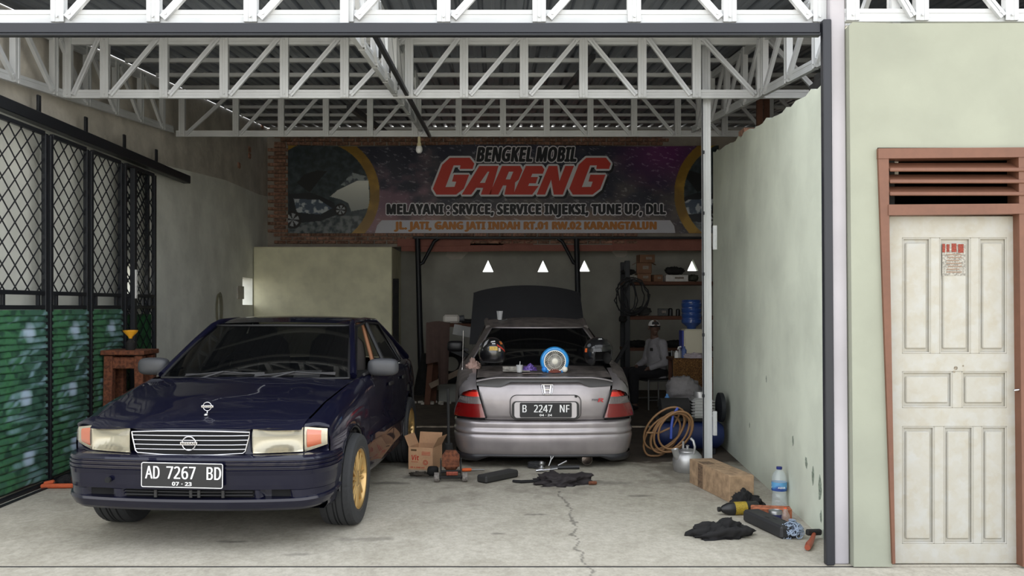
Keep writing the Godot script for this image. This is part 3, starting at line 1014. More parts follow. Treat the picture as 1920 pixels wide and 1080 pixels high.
func gate() -> void:
	var gx := -3.82
	var zx := func(x: float) -> float: return -gx * F / (CX - x)
	var green := mk(Color.WHITE, 0.5)
	green.albedo_texture = leaf_picture()
	# overhead rail with hangers
	var rail := thing("gate_rail", "black overhead rail of the folding gate along the left wall", "rail", Vector3(gx - 0.03, 3.085, -6.0))
	var mb := MB.new()
	mb.box(Vector3(0, 0, -1.3), Vector3(0.09, 0.10, 8.0), 0.006)
	obj("channel", mb, M.gate_black, rail)
	for x in [86, 173, 244, 303]:
		mb = MB.new()
		var z: float = zx.call(x)
		mb.box(Vector3(-0.03, 0.13, -z + 6.0), Vector3(0.02, 0.17, 0.05), 0.003)
		mb.box(Vector3(-0.02, 0.055, -z + 5.96), Vector3(0.04, 0.02, 0.16), 0.003)
		obj("hanger", mb, M.gate_black, rail)
	var spans := [[-90, -15, 0.0, "nearest gate leaf, cut off by the left picture edge"], [-14, 88, 0.0, "wide gate leaf of black lattice over green leaf-painted sheet, nearest the street"], [90, 165, 0.0, "second gate leaf from the street, green sheet ending behind the blue car bumper"], [167, 229, 0.0, "third gate leaf, partly behind the rusty trestle stand"], [231, 291, 0.0, "last gate leaf beside the pale wall, with a handle post"], [240, 290, -0.07, "folded gate leaf lying behind the last lattice leaf"]]
	for s in spans:
		var z0: float = zx.call(s[0])
		var z1: float = zx.call(s[1])
		var L := z1 - z0
		if s[0] < -50: continue
		var t := thing("gate_leaf", s[3], "gate", Vector3(gx + s[2], 0, -z0), 0.0, "folding gate leaves")
		var top := 2.97
		var mid := 1.62
		var low := 1.50
		for e in [0.035, L - 0.035]:
			mb = MB.new()
			mb.box(Vector3(0, 1.5, -e), Vector3(0.04, 2.94, 0.05), 0.004)
			obj("stile", mb, M.gate_black, t)
		for y in [top, mid, low, 0.06]:
			mb = MB.new()
			mb.box(Vector3(0, y, -L / 2), Vector3(0.035, 0.035, L - 0.12), 0.003)
			obj("rail", mb, M.gate_black, t)
		for e in [0.14, L - 0.15]:
			mb = MB.new()
			mb.box(Vector3(0, (mid + low) / 2, -e), Vector3(0.025, 0.12, 0.035), 0.002)
			obj("spacer", mb, M.gate_black, t)
		# diagonal lattice, clipped to the opening
		var y0 := mid
		var y1 := top
		var see_through: bool = s[0] >= 231
		if see_through: y0 = 0.08
		var pw := 0.19
		var ph := 0.17
		var sl := ph / pw
		for dirn in [1.0, -1.0]:
			var c := -L * sl if dirn > 0 else 0.0
			var cmax: float = (y1 - y0) if dirn > 0 else (y1 - y0) + L * sl
			while c < cmax:
				# y = c + dirn*sl*z  over z in 0..L
				var pa := Vector2(0.05, c + dirn * sl * 0.05)
				var pb := Vector2(L - 0.05, c + dirn * sl * (L - 0.05))
				var H := y1 - y0
				var seg := Geometry2D.intersect_polyline_with_polygon(PackedVector2Array([pa, pb]), V2([0.05, 0, L - 0.05, 0, L - 0.05, H, 0.05, H]))
				if seg.size() > 0 and seg[0].size() >= 2:
					var a: Vector2 = seg[0][0]
					var b: Vector2 = seg[0][1]
					if a.distance_to(b) > 0.04:
						mb = MB.new()
						mb.bar(Vector3(0.004 * dirn, y0 + a.y, -a.x), Vector3(0.004 * dirn, y0 + b.y, -b.x), 0.005, 0.010, Vector3.RIGHT, 0.0)
						obj("lattice_bar", mb, M.gate_black, t)
				c += ph
		if not see_through:
			mb = MB.new()
			var rows := []
			var nr := 26
			for i in nr:
				for k in [[0.0, 0.0], [0.62, 0.004], [0.86, 0.006], [0.90, -0.012]]:
					var y: float = low - 0.02 - (low - 0.06) * (i + k[0]) / nr
					rows.append([Vector3(0.018 + k[1], y, -0.03), Vector3(0.018 + k[1], y + 0.012 * sin(i * 1.3), -L / 2), Vector3(0.018 + k[1], y, -L + 0.03)])
			mb.g = 5
			mb.grid(rows, false, true)
			obj("green_sheet", mb, green, t)
		else:
			mb = MB.new()
			mb.box(Vector3(-0.03, 0.74, -L / 2), Vector3(0.01, 1.36, L - 0.1), 0.0)
			obj("green_sheet", mb, mk(c8(38, 92, 52), 0.6, 0, M.t_dirt, 1.0), t)
		if s[0] == 231:
			mb = MB.new()
			var hz: float = zx.call(245) - z0
			mb.box(Vector3(0.03, 1.5, -hz), Vector3(0.05, 2.9, 0.07), 0.004)
			obj("handle_post", mb, M.gate_black, t)
			mb = MB.new()
			mb.box(Vector3(0.062, 1.74, -hz + 0.01), Vector3(0.012, 0.30, 0.045), 0.003)
			for k in 3: mb.tube([Vector3(0.06, 1.63 + 0.1 * k, -hz + 0.01), Vector3(0.073, 1.63 + 0.1 * k, -hz + 0.01)], 0.009, 8)
			obj("latch_plate", mb, M.white_plastic, t)
	mb = MB.new()
	mb.box(Vector3(gx + 0.02, 0.012, -8.0), Vector3(0.05, 0.024, 4.6), 0.003)
	mb.box(Vector3(gx + 0.10, 0.006, -7.6), Vector3(0.03, 0.012, 3.6), 0.002)
	tag(obj("floor_rail", mb, M.gate_black), "black floor rail under the folding gate leaves", "rail")

# ---------------------------------------------------------------- banner
func banner_picture() -> ImageTexture:
	var w := 806
	var h := 166
	var n := FastNoiseLite.new()
	n.frequency = 0.012; n.seed = 8; n.fractal_octaves = 5
	var n2 := FastNoiseLite.new()
	n2.frequency = 0.06; n2.seed = 18; n2.fractal_octaves = 3
	var im := Image.create(w, h, false, Image.FORMAT_RGB8)
	var car := V2([78, 96, 92, 84, 112, 74, 128, 66, 150, 66, 152, 100, 150, 118, 118, 124, 112, 108, 100, 102])
	var lid := V2([98, 74, 120, 50, 150, 58, 152, 78, 130, 80])
	var car2 := V2([2, 92, 40, 88, 62, 96, 86, 108, 92, 130, 60, 142, 20, 146, 2, 128])
	var lid2 := V2([16, 70, 30, 54, 56, 46, 72, 48, 60, 62, 40, 88])
	var eng := V2([10, 100, 58, 102, 82, 118, 60, 130, 16, 126])
	for y in h:
		for x in w:
			var a := n.get_noise_2d(x, y * 1.4)
			var b := n2.get_noise_2d(x, y)
			var v := float(y) / h
			var c := Color8(30, 32, 48).lerp(Color8(86, 80, 78), clampf(v * 0.9 + a * 0.9 - 0.1, 0, 1))
			c = c.lerp(Color8(120, 88, 106), clampf(1.1 - Vector2(x - 190, y - 130).length() / 90.0 + a, 0, 0.7))
			c = c.lerp(Color8(96, 40, 92), clampf(1.0 - Vector2(x - 700, (y - 10) * 1.3).length() / 110.0, 0, 0.8))
			c = c.lerp(Color8(168, 108, 66), clampf((v - 0.68) * 3.0, 0, 0.55) * clampf(1.0 - absf(x - 420.0) / 330.0, 0, 1))
			if n2.get_noise_2d(x * 0.7 + y * 0.4, (y - x * 0.35) * 2.4 + 400) > 0.42: c = c.lerp(Color8(170, 166, 170), 0.4)
			for s in [[55.0, 1.0], [838.0, -1.0]]:
				var q := Vector2(x - s[0], y - 90)
				var r := q.length()
				if r < 116.0 and r > 98.0: c = Color8(142, 112, 44).lerp(Color8(112, 86, 34), clampf(0.5 + a * 2.0, 0, 1))
				elif r <= 98.0:
					c = Color8(30, 38, 42).lerp(Color8(58, 68, 72), clampf(v * 0.5 + b * 0.8 + 0.2, 0, 1))
					var p := Vector2(x, y) if s[1] > 0 else Vector2(w - x, y)
					if v > 0.8: c = c.lerp(Color8(120, 120, 120), clampf(0.4 + b, 0, 0.6))
					if Geometry2D.is_point_in_polygon(p, lid2): c = Color8(20, 24, 26)
					if Geometry2D.is_point_in_polygon(p, lid): c = Color8(120, 128, 130).lerp(Color8(60, 66, 74), clampf(b * 3.0 + 0.4, 0, 1))
					if Geometry2D.is_point_in_polygon(p, car): c = Color8(188, 190, 184).lerp(Color8(120, 124, 122), clampf((p.y - 70) / 60.0, 0, 1))
					if Geometry2D.is_point_in_polygon(p, car2): c = Color8(22, 26, 32)
					if Geometry2D.is_point_in_polygon(p, eng): c = Color8(60, 72, 88).lerp(Color8(150, 156, 160), clampf(b * 4.0, 0, 1))
					for wq in [[98.0, 121.0, 12.0], [8.0, 140.0, 17.0]]:
						var rw: float = Vector2(p.x - wq[0], p.y - wq[1]).length() / wq[2]
						if rw < 1.0: c = Color8(18, 18, 20) if rw > 0.72 or fmod(atan2(p.y - wq[1], p.x - wq[0]) + 3.2, 1.05) < 0.4 else Color8(130, 134, 138)
			im.set_pixel(x, y, Color(c.r * 1.35, c.g * 1.35, c.b * 1.35))
	return ImageTexture.create_from_image(im)

func word(parent: Node3D, s: String, x0: float, x1: float, y0: float, y1: float, zz: float, face: Material, rim: Material, shear: float, grow: float, ref := "") -> void:
	var a := px(x0, y0, 15.68)
	var b := px(x1, y1, 15.68)
	var c := Vector3((a.x + b.x) / 2, (a.y + b.y) / 2, zz)
	if rim:
		var mb := MB.new()
		# the pale rim: the word laid eight times round its place
		for k in 10:
			var an := TAU * k / 10.0
			mb.text(s, bold, c + Vector3(cos(an) * grow, sin(an) * grow, -0.0002 * k), b.x - a.x, a.y - b.y, Basis.IDENTITY, shear, 0.001, ref)
		obj("lettering_rim", mb, rim, parent)
	var mf := MB.new()
	for k in 5:
		var o := Vector3.ZERO if k == 0 else Vector3(cos(k * PI / 2) * 0.011, sin(k * PI / 2) * 0.007, 0.0)
		mf.text(s, bold, c + o + Vector3(0, 0, 0.002 + 0.0002 * k), b.x - a.x, a.y - b.y, Basis.IDENTITY, shear, 0.001, ref)
	obj("lettering", mf, face, parent)

func banner() -> void:
	var z := 15.68
	var t := thing("banner", "printed workshop banner with red title lettering on the brick wall", "banner", Vector3.ZERO)
	var a := px(540, 272.5, z)
	var b := px(1348, 437.5, z)
	var mb := MB.new()
	var rows := []
	for i in 9:
		var row := []
		for k in 61:
			var u := k / 60.0
			var v := i / 8.0
			var sag := 0.018 * sin(u * PI * 3.0) * (1.0 - v)
			row.append(Vector3(lerpf(a.x, b.x, u), lerpf(a.y - sag, b.y, v), -z + 0.004 * sin(u * 37.0 + v * 4.0) + 0.004 * sin(u * 61.0 - v * 9.0)))
		rows.append(row)
	mb.g = 1
	mb.grid(rows, false, true, true)
	var m := mk(Color.WHITE, 0.38)
	m.albedo_texture = banner_picture()
	var sheet := obj("sheet", mb, m, t)
	var black := mk(c8(22, 24, 34), 0.5)
	var rim := mk(c8(246, 244, 250), 0.5)
	var red := mk(c8(226, 70, 58), 0.5)
	var orange := mk(c8(200, 128, 52), 0.5)
	var zz := -z + 0.014
	# address strip
	var s0 := px(703, 413, z)
	var s1 := px(1266, 437, z)
	mb = MB.new()
	var W := s1.x - s0.x
	var H := s0.y - s1.y
	var poly := V2([0, 0])
	poly.append_array(V2([W, 0, W - 0.02, H * 0.55, W - 0.09, H, 0.12, H, 0.04, H * 0.6]))
	mb.prism(poly, 0.001, T(Vector3(s0.x, s1.y, zz - 0.003)))
	obj("strip", mb, mk(c8(214, 214, 224), 0.5), sheet)
	word(t, "JL. JATI, GANG JATI INDAH RT.01 RW.02 KARANGTALUN", 740, 1230, 416, 434, zz, orange, null, 0.0, 0.0)
	word(t, "MELAYANI : SRVICE, SERVICE INJEKSI, TUNE UP, DLL", 726, 1247, 383, 407, zz, black, rim, 0.0, 0.026)
	word(t, "BENGKEL MOBIL", 896, 1081, 276, 303, zz, black, rim, 0.14, 0.026)
	# the big title: six block letters, outlined in pale grey
	var G := [124, 50, 175, 0, 345, 0, 389, 50, 384, 170, 254, 170, 262, 112, 299, 110, 303, 66, 226, 64, 218, 250, 276, 250, 284, 220, 393, 220, 389, 265, 328, 315, 158, 315, 118, 255]
	var letters := [
		[0, G, []],
		[0, [392, 0, 474, 0, 492, 58, 552, 58, 556, 0, 638, 0, 604, 245, 440, 245], [[506, 100, 549, 100, 546, 196, 532, 196]]],
		[0, [628, 0, 706, 0, 712, 78, 742, 78, 758, 0, 840, 0, 806, 104, 826, 128, 824, 208, 790, 245, 634, 245], [[714, 130, 752, 130, 752, 196, 714, 196]]],
		[0, [832, 0, 996, 0, 1020, 74, 930, 74, 930, 96, 986, 96, 982, 150, 922, 150, 922, 178, 1012, 178, 1010, 215, 976, 245, 838, 245], []],
		[0, [1034, 0, 1106, 0, 1104, 128, 1180, 0, 1258, 0, 1250, 245, 1176, 245, 1180, 116, 1108, 245, 1034, 245], []],
		[1168, G, []]]
	var zl := -z + 0.012
	var put := func(p: PackedVector2Array, lift: float) -> PackedVector2Array:
		var o := PackedVector2Array()
		for q in p:
			var w := px(780.0 + (q.x + 0.42 * q.y) / 4.571, 260.0 + (480.0 - q.y) / 4.571, z)
			o.append(Vector2(w.x, w.y))
		return o
	for i in letters.size():
		var l = letters[i]
		var p := PackedVector2Array()
		for k in range(0, l[1].size(), 2): p.append(Vector2(l[1][k] + l[0], l[1][k + 1]))
		var off := Geometry2D.offset_polygon(put.call(p, 0.0), 0.034, Geometry2D.JOIN_ROUND)
		mb = MB.new()
		var sh := MB.new()
		for o in off:
			if not Geometry2D.is_polygon_clockwise(o):
				mb.prism(o, 0.001, T(Vector3(0, 0, zl + 0.0002 * i)))
				sh.prism(o, 0.001, T(Vector3(0.03, -0.035, zl - 0.003 + 0.0001 * i)))
		obj("title_rim", mb, rim, t)
		obj("title_shade", sh, black, t)
		mb = MB.new()
		mb.prism(put.call(p, 0.0), 0.001, T(Vector3(0, 0, zl + 0.003)))
		obj("title_letter", mb, red, t)
		for hl in l[2]:
			mb = MB.new()
			var hp := PackedVector2Array()
			for k in range(0, hl.size(), 2): hp.append(Vector2(hl[k] + l[0], hl[k + 1]))
			mb.prism(put.call(hp, 0.0), 0.001, T(Vector3(0, 0, zl + 0.005)))
			obj("title_counter", mb, rim, t)
	# hanging bulb in front of the banner
	var bp := px(786, 258, 10.92)
	var l := thing("bulb", "white light bulb hanging from the far truss in front of the banner", "light bulb", bp)
	mb = MB.new()
	mb.lathe([Vector2(0, -0.19), Vector2(0.022, -0.187), Vector2(0.038, -0.165), Vector2(0.041, -0.14), Vector2(0.036, -0.115), Vector2(0.024, -0.10)], 16)
	obj("globe", mb, M.white_plastic, l)
	mb = MB.new()
	mb.lathe([Vector2(0.028, -0.115), Vector2(0.026, -0.07), Vector2(0.018, -0.06), Vector2(0.018, 0.0), Vector2(0.010, 0.02), Vector2(0, 0.02)], 14)
	obj("socket", mb, mk(c8(206, 196, 160), 0.5), l)
	mb = MB.new()
	mb.tube([Vector3(0, 0.01, 0), Vector3(0, 0.045, 0)], 0.006, 6)
	obj("cord", mb, M.gate_black, l)

# ---------------------------------------------------------------- car helpers (car axes: x across, y up, d back from the face)
func V(x: float, y: float, d: float) -> Vector3:
	return Vector3(x, y, -d)

func lut(t: Array, d: float) -> float:
	if d <= t[0]: return t[1]
	for i in range(2, t.size(), 2):
		if d <= t[i]:
			var k: float = (d - t[i - 2]) / (t[i] - t[i - 2])
			return lerpf(t[i - 1], t[i + 1], k)
	return t[t.size() - 1]

func smooth_lut(t: Array, d: float) -> float:
	# Catmull-Rom through the table
	var n := t.size() / 2
	if d <= t[0]: return t[1]
	for i in range(1, n):
		if d <= t[i * 2]:
			var k: float = (d - t[i * 2 - 2]) / (t[i * 2] - t[i * 2 - 2])
			var p0: float = t[maxi(i - 2, 0) * 2 + 1]
			var p1: float = t[(i - 1) * 2 + 1]
			var p2: float = t[i * 2 + 1]
			var p3: float = t[mini(i + 1, n - 1) * 2 + 1]
			return 0.5 * (2 * p1 + (p2 - p0) * k + (2 * p0 - 5 * p1 + 4 * p2 - p3) * k * k + (3 * p1 - p0 - 3 * p2 + p3) * k * k * k)
	return t[t.size() - 1]

func sgrid(mb: MB, rows: Array, flip := false) -> void:
	mb.gn += 1
	mb.g = mb.gn
	mb.grid(rows, false, flip)

func wheel(car: Node3D, at: Vector3, side: float, steer: float, r: float, w: float, rim_m: Material, style: String) -> void:
	# axle along x; side is the way the face looks
	var t := Node3D.new()
	t.name = "wheel"
	car.add_child(t, true)
	t.position = at
	t.rotation.y = steer
	var n := 88
	var prof := [[-0.5, 0.66, 0], [-0.52, 0.74, 0], [-0.54, 0.86, 0], [-0.51, 0.955, 0], [-0.44, 0.985, 1], [-0.36, 0.995, 1], [-0.285, 0.998, 0], [-0.27, 0.965, 0], [-0.245, 0.965, 0], [-0.23, 1.0, 0], [-0.08, 1.0, 0], [-0.065, 0.965, 0], [-0.035, 0.965, 0], [-0.02, 1.0, 0],
		[0.02, 1.0, 0], [0.035, 0.965, 0], [0.065, 0.965, 0], [0.08, 1.0, 0], [0.23, 1.0, 0], [0.245, 0.965, 0], [0.27, 0.965, 0], [0.285, 0.998, 0], [0.36, 0.995, 1], [0.44, 0.985, 1], [0.51, 0.955, 0], [0.54, 0.86, 0], [0.52, 0.74, 0], [0.5, 0.66, 0]]
	var rows := []
	for i in n + 1:
		var a := TAU * i / n
		var row := []
		for p in prof:
			var rr: float = p[1] * r
			if p[2] == 1 and i % 2 == 0: rr -= 0.006
			row.append(Vector3(p[0] * w, sin(a) * rr, cos(a) * rr))
		rows.append(row)
	var mb := MB.new()
	for k in prof.size() - 1:
		var strip := []
		for row in rows: strip.append([row[k], row[k + 1]])
		sgrid(mb, strip, true)
	obj("tyre", mb, M.tyre, t)
	var Y := Basis(Vector3(0, 0, -side), Vector3(side, 0, 0), Vector3(0, -1, 0))   # lathe y -> outward
	mb = MB.new()
	var rr := r * 0.675
	var hw := w * 0.5
	mb.lathe([Vector2(rr * 0.90, -hw), Vector2(rr * 0.92, hw * 0.2), Vector2(rr * 0.95, hw * 0.8), Vector2(rr, hw * 0.98), Vector2(rr * 1.03, hw * 1.02), Vector2(rr * 1.03, hw * 0.9), Vector2(rr, hw * 0.8)], 40, T(Vector3.ZERO, Y))
	var rim := obj("rim", mb, rim_m, t)
	var ns := 8 if style == "gold" else 6
	for i in ns:
		var a := TAU * i / ns
		var u := Vector3(0, cos(a), sin(a))
		var v := Vector3(0, -sin(a), cos(a))
		for q in ([-0.13, 0.13] if style == "gold" else [0.0]):
			var p0: Vector3 = u * rr * 0.24 + v * rr * q * 0.5 + Vector3(side * hw * 0.72, 0, 0)
			var p1: Vector3 = u * rr * 0.95 + v * rr * q + Vector3(side * hw * 0.66, 0, 0)
			mb = MB.new()
			mb.bar(p0, p1, rr * 0.11, hw * 0.34, Vector3(side, 0, 0), 0.006)
			obj("spoke", mb, rim_m, rim)
	mb = MB.new()
	mb.lathe([Vector2(rr * 0.30, hw * 0.4), Vector2(rr * 0.30, hw * 0.78), Vector2(rr * 0.25, hw * 0.86), Vector2(0, hw * 0.9)], 20, T(Vector3.ZERO, Y))
	obj("hub_cap", mb, rim_m, rim)
	mb = MB.new()
	mb.lathe([Vector2(rr * 0.82, hw * 0.12), Vector2(rr * 0.82, hw * 0.16), Vector2(0, hw * 0.16)], 24, T(Vector3.ZERO, Y))
	obj("brake_disc", mb, M.steel, rim)
	mb = MB.new()
	mb.lathe([Vector2(rr * 0.91, hw * 0.0), Vector2(0, hw * 0.0)], 30, T(Vector3.ZERO, Y))
	obj("back_plate", mb, M.dark, rim)

func number_plate(car: Node3D, c: Vector3, w: float, h: float, b: Basis, parts: Array, sub: String, rim: bool) -> void:
	var t := Node3D.new()
	t.name = "number_plate"
	car.add_child(t, true)
	t.transform = T(c, b)
	var mb := MB.new()
	mb.prism(rrect(w, h, 0.012), 0.004, T(Vector3(0, 0, -0.002)))
	obj("plate", mb, mk(c8(26, 26, 28), 0.55), t)
	if rim:
		mb = MB.new()
		var p := rrect(w - 0.006, h - 0.006, 0.010)
		for i in p.size():
			var a := p[i]
			var q := p[(i + 1) % p.size()]
			mb.bar(Vector3(a.x, a.y, 0.0028), Vector3(q.x, q.y, 0.0028), 0.004, 0.0025, Vector3.BACK, 0.0)
		obj("border", mb, M.white_paint, t)
	mb = MB.new()
	for q in parts:
		mb.text(q[0], plain_font, Vector3((q[1] + q[2]) * 0.5 * w, 0.10 * h, 0.0022), (q[2] - q[1]) * w, 0.50 * h, Basis.IDENTITY, 0.0, 0.0015)
		mb.text(q[0], plain_font, Vector3((q[1] + q[2]) * 0.5 * w + 0.003, 0.10 * h, 0.0023), (q[2] - q[1]) * w, 0.50 * h, Basis.IDENTITY, 0.0, 0.0015)
	mb.text(sub, bold, Vector3(0.0, -0.34 * h, 0.0022), 0.24 * w, 0.15 * h, Basis.IDENTITY, 0.0, 0.0015)
	obj("lettering", mb, M.white_paint, t)

func ring(mb: MB, c: Vector3, r: float, th: float, b := Basis.IDENTITY, n := 28) -> void:
	var p := []
	for i in n + 1:
		var a := TAU * i / n
		p.append(c + b * Vector3(cos(a) * r, sin(a) * r, 0))
	mb.tube(p, th, 6, false)

# ---------------------------------------------------------------- dark blue sedan
func blue_car() -> void:
	M.tyre = mk(c8(42, 43, 45), 0.82, 0, M.t_fine, 4.0)
	M.blue_paint = coat(mk(c8(10, 11, 33), 0.45, 0.2), 0.75, 0.03)
	M.blue_paint.metallic_specular = 0.25
	M.gold = coat(mk(c8(192, 158, 100), 0.36, 0.6), 0.4, 0.1)
	M.tint = glassy(c8(8, 9, 10), 0.8)
	M.lens_clear = glassy(c8(200, 194, 172), 0.22)
	M.lens_amber = glassy(c8(230, 130, 60), 0.45)
	var paint: Material = M.blue_paint
	var car := thing("dark_blue_sedan", "dark blue sedan with gold wheels parked nose towards the street", "car", Vector3(-1.885, 0, -5.5), -0.056)
	var WR := 0.315
	var fa := 0.84
	var ra := 3.36
	# side panels: fender, doors, rear wing, each with its own edge
	var ys := [0.10, 0.735, 0.3, 0.79, 0.6, 0.86, 1.2, 0.945, 1.6, 0.985, 2.2, 1.0, 3.2, 1.0, 3.8, 0.985, 4.2, 0.95, 4.32, 0.90]
	var wb := [0.10, 0.78, 0.3, 0.825, 0.6, 0.845, 1.2, 0.855, 2.0, 0.865, 3.0, 0.86, 3.6, 0.84, 4.1, 0.79, 4.32, 0.70]
	var bh := [0.075, 0.672, 0.3, 0.69, 1.24, 0.762, 1.36, 0.77]
	var arch := func(d: float, low: float) -> float:
		var y := low
		for c in [fa, ra]:
			var q: float = absf(d - c) / 0.375
			if q < 1.0: y = maxf(y, WR + 0.38 * sqrt(1.0 - q * q) - 0.01)
		return y
	var section := func(d: float, s: float) -> Array:
		var w := smooth_lut(wb, d)
		var top := smooth_lut(ys, d)
		var yb: float = arch.call(d, 0.235)
		var pts := [[w - 0.13, yb - 0.0], [w - 0.035, yb], [w - 0.012, yb + 0.03], [w - 0.002, 0.36], [w + 0.004, 0.46], [w + 0.012, 0.475], [w + 0.012, 0.52], [w + 0.003, 0.535], [w + 0.006, 0.64], [w + 0.002, 0.72], [w - 0.012, 0.80], [w - 0.03, 0.0], [w - 0.05, 0.0], [w - 0.085, 0.0]]
		pts[9][1] = lerpf(0.60, top, 0.45); pts[10][1] = lerpf(0.60, top, 0.75)
		pts[11][1] = top - 0.03; pts[12][1] = top - 0.008; pts[13][1] = top
		if d < 1.36:
			pts[13][0] = lut(bh, d) + 0.005; pts[12][0] = lerpf(pts[13][0], w - 0.03, 0.55)
			pts[12][1] = top + 0.0; pts[13][1] = top + 0.010
		var row := []
		for p in pts: row.append(V(s * p[0], maxf(p[1], yb), d))
		return row
	var cuts := [["fender", 0.272, 1.36], ["front_door", 1.366, 2.40], ["rear_door", 2.406, 3.12], ["rear_wing", 3.126, 4.24]]
	for s in [-1.0, 1.0]:
		for c in cuts:
			var rows := []
			var n := int((c[2] - c[1]) / 0.035) + 1
			for i in n + 1: rows.append(section.call(lerpf(c[1], c[2], float(i) / n), s))
			var mb := MB.new()
			sgrid(mb, rows, s < 0)
			if c[0] == "fender":
				var nose := []
				for i in 7:
					var x := lerpf(0.655, 0.818, i / 6.0)
					var row := []
					for k in 6:
						var f0: float = 0.072 + 0.20 * pow(x / 0.815, 2.6)
						var d := lerpf(f0, 0.29, k / 5.0)
						var drop := 0.034 * pow(clampf((x - 0.72) / 0.098, 0, 1), 2.0) + (0.012 if k == 0 else 0.0)
						row.append(V(s * x, smooth_lut(ys, d) + 0.010 - drop, d))
					nose.append(row)
				sgrid(mb, nose, s > 0)
			var panel := obj(c[0], mb, paint, car)
			if "door" in c[0]:
				mb = MB.new()
				var d0: float = c[2] - 0.2
				mb.box(V(s * (smooth_lut(wb, d0) + 0.012), 0.86, d0), Vector3(0.02, 0.03, 0.16), 0.006)
				obj("handle", mb, M.black_plastic, panel)
				if s > 0 and c[0] == "front_door":
					mb = MB.new()
					mb.box(V(s * (smooth_lut(wb, 2.0) + 0.006), 0.515, 1.88), Vector3(0.014, 0.05, 0.98), 0.005)
					obj("side_moulding", mb, paint, panel)
		# lip round the wheel arches
		for a in [fa, ra]:
			var p := []
			for i in 19:
				var an := PI * i / 18.0
				var dd: float = a + 0.372 * cos(an)
				p.append(V(s * (smooth_lut(wb, dd) - 0.002), WR + 0.375 * sin(an) - 0.012, dd))
			var mb := MB.new()
			mb.tube(p, 0.011, 6)
			obj("arch_lip", mb, M.black_plastic, car)
	# bonnet
	var rows := []
	for i in 15:
		var d := lerpf(0.075, 1.24, i / 14.0)
		var row := []
		for k in 21:
			var u := -1.0 + 2.0 * k / 20.0
			var w := lut(bh, d)
			var dd := d + 0.075 * pow(absf(u), 3) * (1.0 - i / 14.0) - 0.06 * (1.0 - u * u) * (i / 14.0)
			var y := smooth_lut(ys, dd + 0.02) + 0.012 + 0.026 * (1.0 - u * u) + 0.006 * (1.0 if absf(u) < 0.62 else 0.0)
			if i == 0: y -= 0.018
			row.append(V(u * w, y, dd))
		rows.append(row)
	var mb := MB.new()
	sgrid(mb, rows, true)
	var bonnet := obj("bonnet", mb, paint, car)
	# standing emblem on the bonnet
	var ec := V(0.045, 0.875, 0.24)
	mb = MB.new()
	ring(mb, ec, 0.027, 0.0032)
	mb.box(ec, Vector3(0.078, 0.015, 0.007), 0.002)
	mb.tube([ec + Vector3(0, -0.027, 0), ec + Vector3(0.0, -0.046, 0.002)], 0.004, 6)
	mb.blob(ec + Vector3(-0.004, -0.052, 0.004), Vector3(0.016, 0.012, 0.024), func(_d): return 1.0, 12, 8)
	var em := obj("emblem", mb, M.chrome, bonnet)
	mb = MB.new()
	mb.text("NISSAN", bold, ec + Vector3(0, 0, 0.0036), 0.066, 0.009, Basis.IDENTITY, 0.0, 0.0006)
	obj("emblem_lettering", mb, M.black_plastic, bonnet)
	# scuttle panel, inner dark block, floor
	mb = MB.new()
	mb.box(V(0, 0.93, 1.24), Vector3(1.46, 0.05, 0.22), 0.02)
	obj("scuttle", mb, M.black_plastic, car)
	mb = MB.new()
	mb.box(V(0, 0.46, 0.82), Vector3(1.04, 0.42, 1.3), 0.02)
	mb.box(V(0, 0.27, 2.1), Vector3(1.5, 0.06, 3.6), 0.02)
	mb.box(V(0, 0.60, 2.10), Vector3(1.62, 0.70, 1.7), 0.02)
	mb.box(V(0, 0.55, 3.6), Vector3(1.04, 0.5, 1.1), 0.02)
	mb.box(V(0, 0.84, 3.75), Vector3(1.3, 0.1, 0.8), 0.02)
	obj("underbody", mb, M.dark, car)
	# front face behind lamps and grille
	var face := func(u: float) -> float: return 0.075 + 0.20 * pow(absf(u), 2.6)
	rows = []
	for q in [[0.762, 0.015], [0.757, 0.0], [0.745, 0.0], [0.61, 0.0], [0.598, 0.0], [0.585, -0.01], [0.57, 0.03]]:
		var row := []
		for k in 25:
			var u := -1.0 + k / 12.0
			row.append(V(u * 0.815, q[0], face.call(u) + q[1] + (0.075 if absf(u * 0.815) > 0.39 and absf(u) < 0.98 and q[0] < 0.75 and q[0] > 0.6 else 0.0)))
		rows.append(row)
	mb = MB.new()
	sgrid(mb, rows, true)
	obj("front_panel", mb, paint, car)
	# grille
	var gr := Node3D.new()
	gr.name = "grille"
	car.add_child(gr, true)
	var gf := func(x: float) -> float: return face.call(x / 0.815) - 0.018
	var outline := []
	for p in [[-0.37, 0.735], [-0.2, 0.742], [0.0, 0.744], [0.2, 0.742], [0.37, 0.735], [0.365, 0.70], [0.345, 0.62], [0.33, 0.607], [0.15, 0.598], [0.0, 0.596], [-0.15, 0.598], [-0.33, 0.607], [-0.345, 0.62], [-0.365, 0.70], [-0.37, 0.735]]:
		outline.append(V(p[0], p[1], gf.call(p[0])))
	mb = MB.new()
	mb.tube(outline, 0.0055, 6, false)
	obj("chrome_frame", mb, M.chrome, gr)
	for y in [0.715, 0.687, 0.659, 0.631]:
		var wd: float = 0.366 - (0.72 - y) * 0.2
		var p := []
		for k in 9:
			var x: float = lerpf(-wd, wd, k / 8.0)
			p.append(V(x, y, gf.call(x)))
		mb = MB.new()
		mb.tube(p, 0.0045, 6)
		obj("chrome_bar", mb, M.chrome, gr)
	mb = MB.new()
	rows = [[], []]
	for k in 21:
		var u := -1.0 + k / 10.0
		rows[0].append(V(u * 0.37, 0.744 - 0.009 * u * u, gf.call(u * 0.37) + 0.011))
		rows[1].append(V(u * 0.34, 0.597 + 0.012 * u * u, gf.call(u * 0.34) + 0.011))
	sgrid(mb, rows, true)
	obj("backing", mb, M.dark, gr)
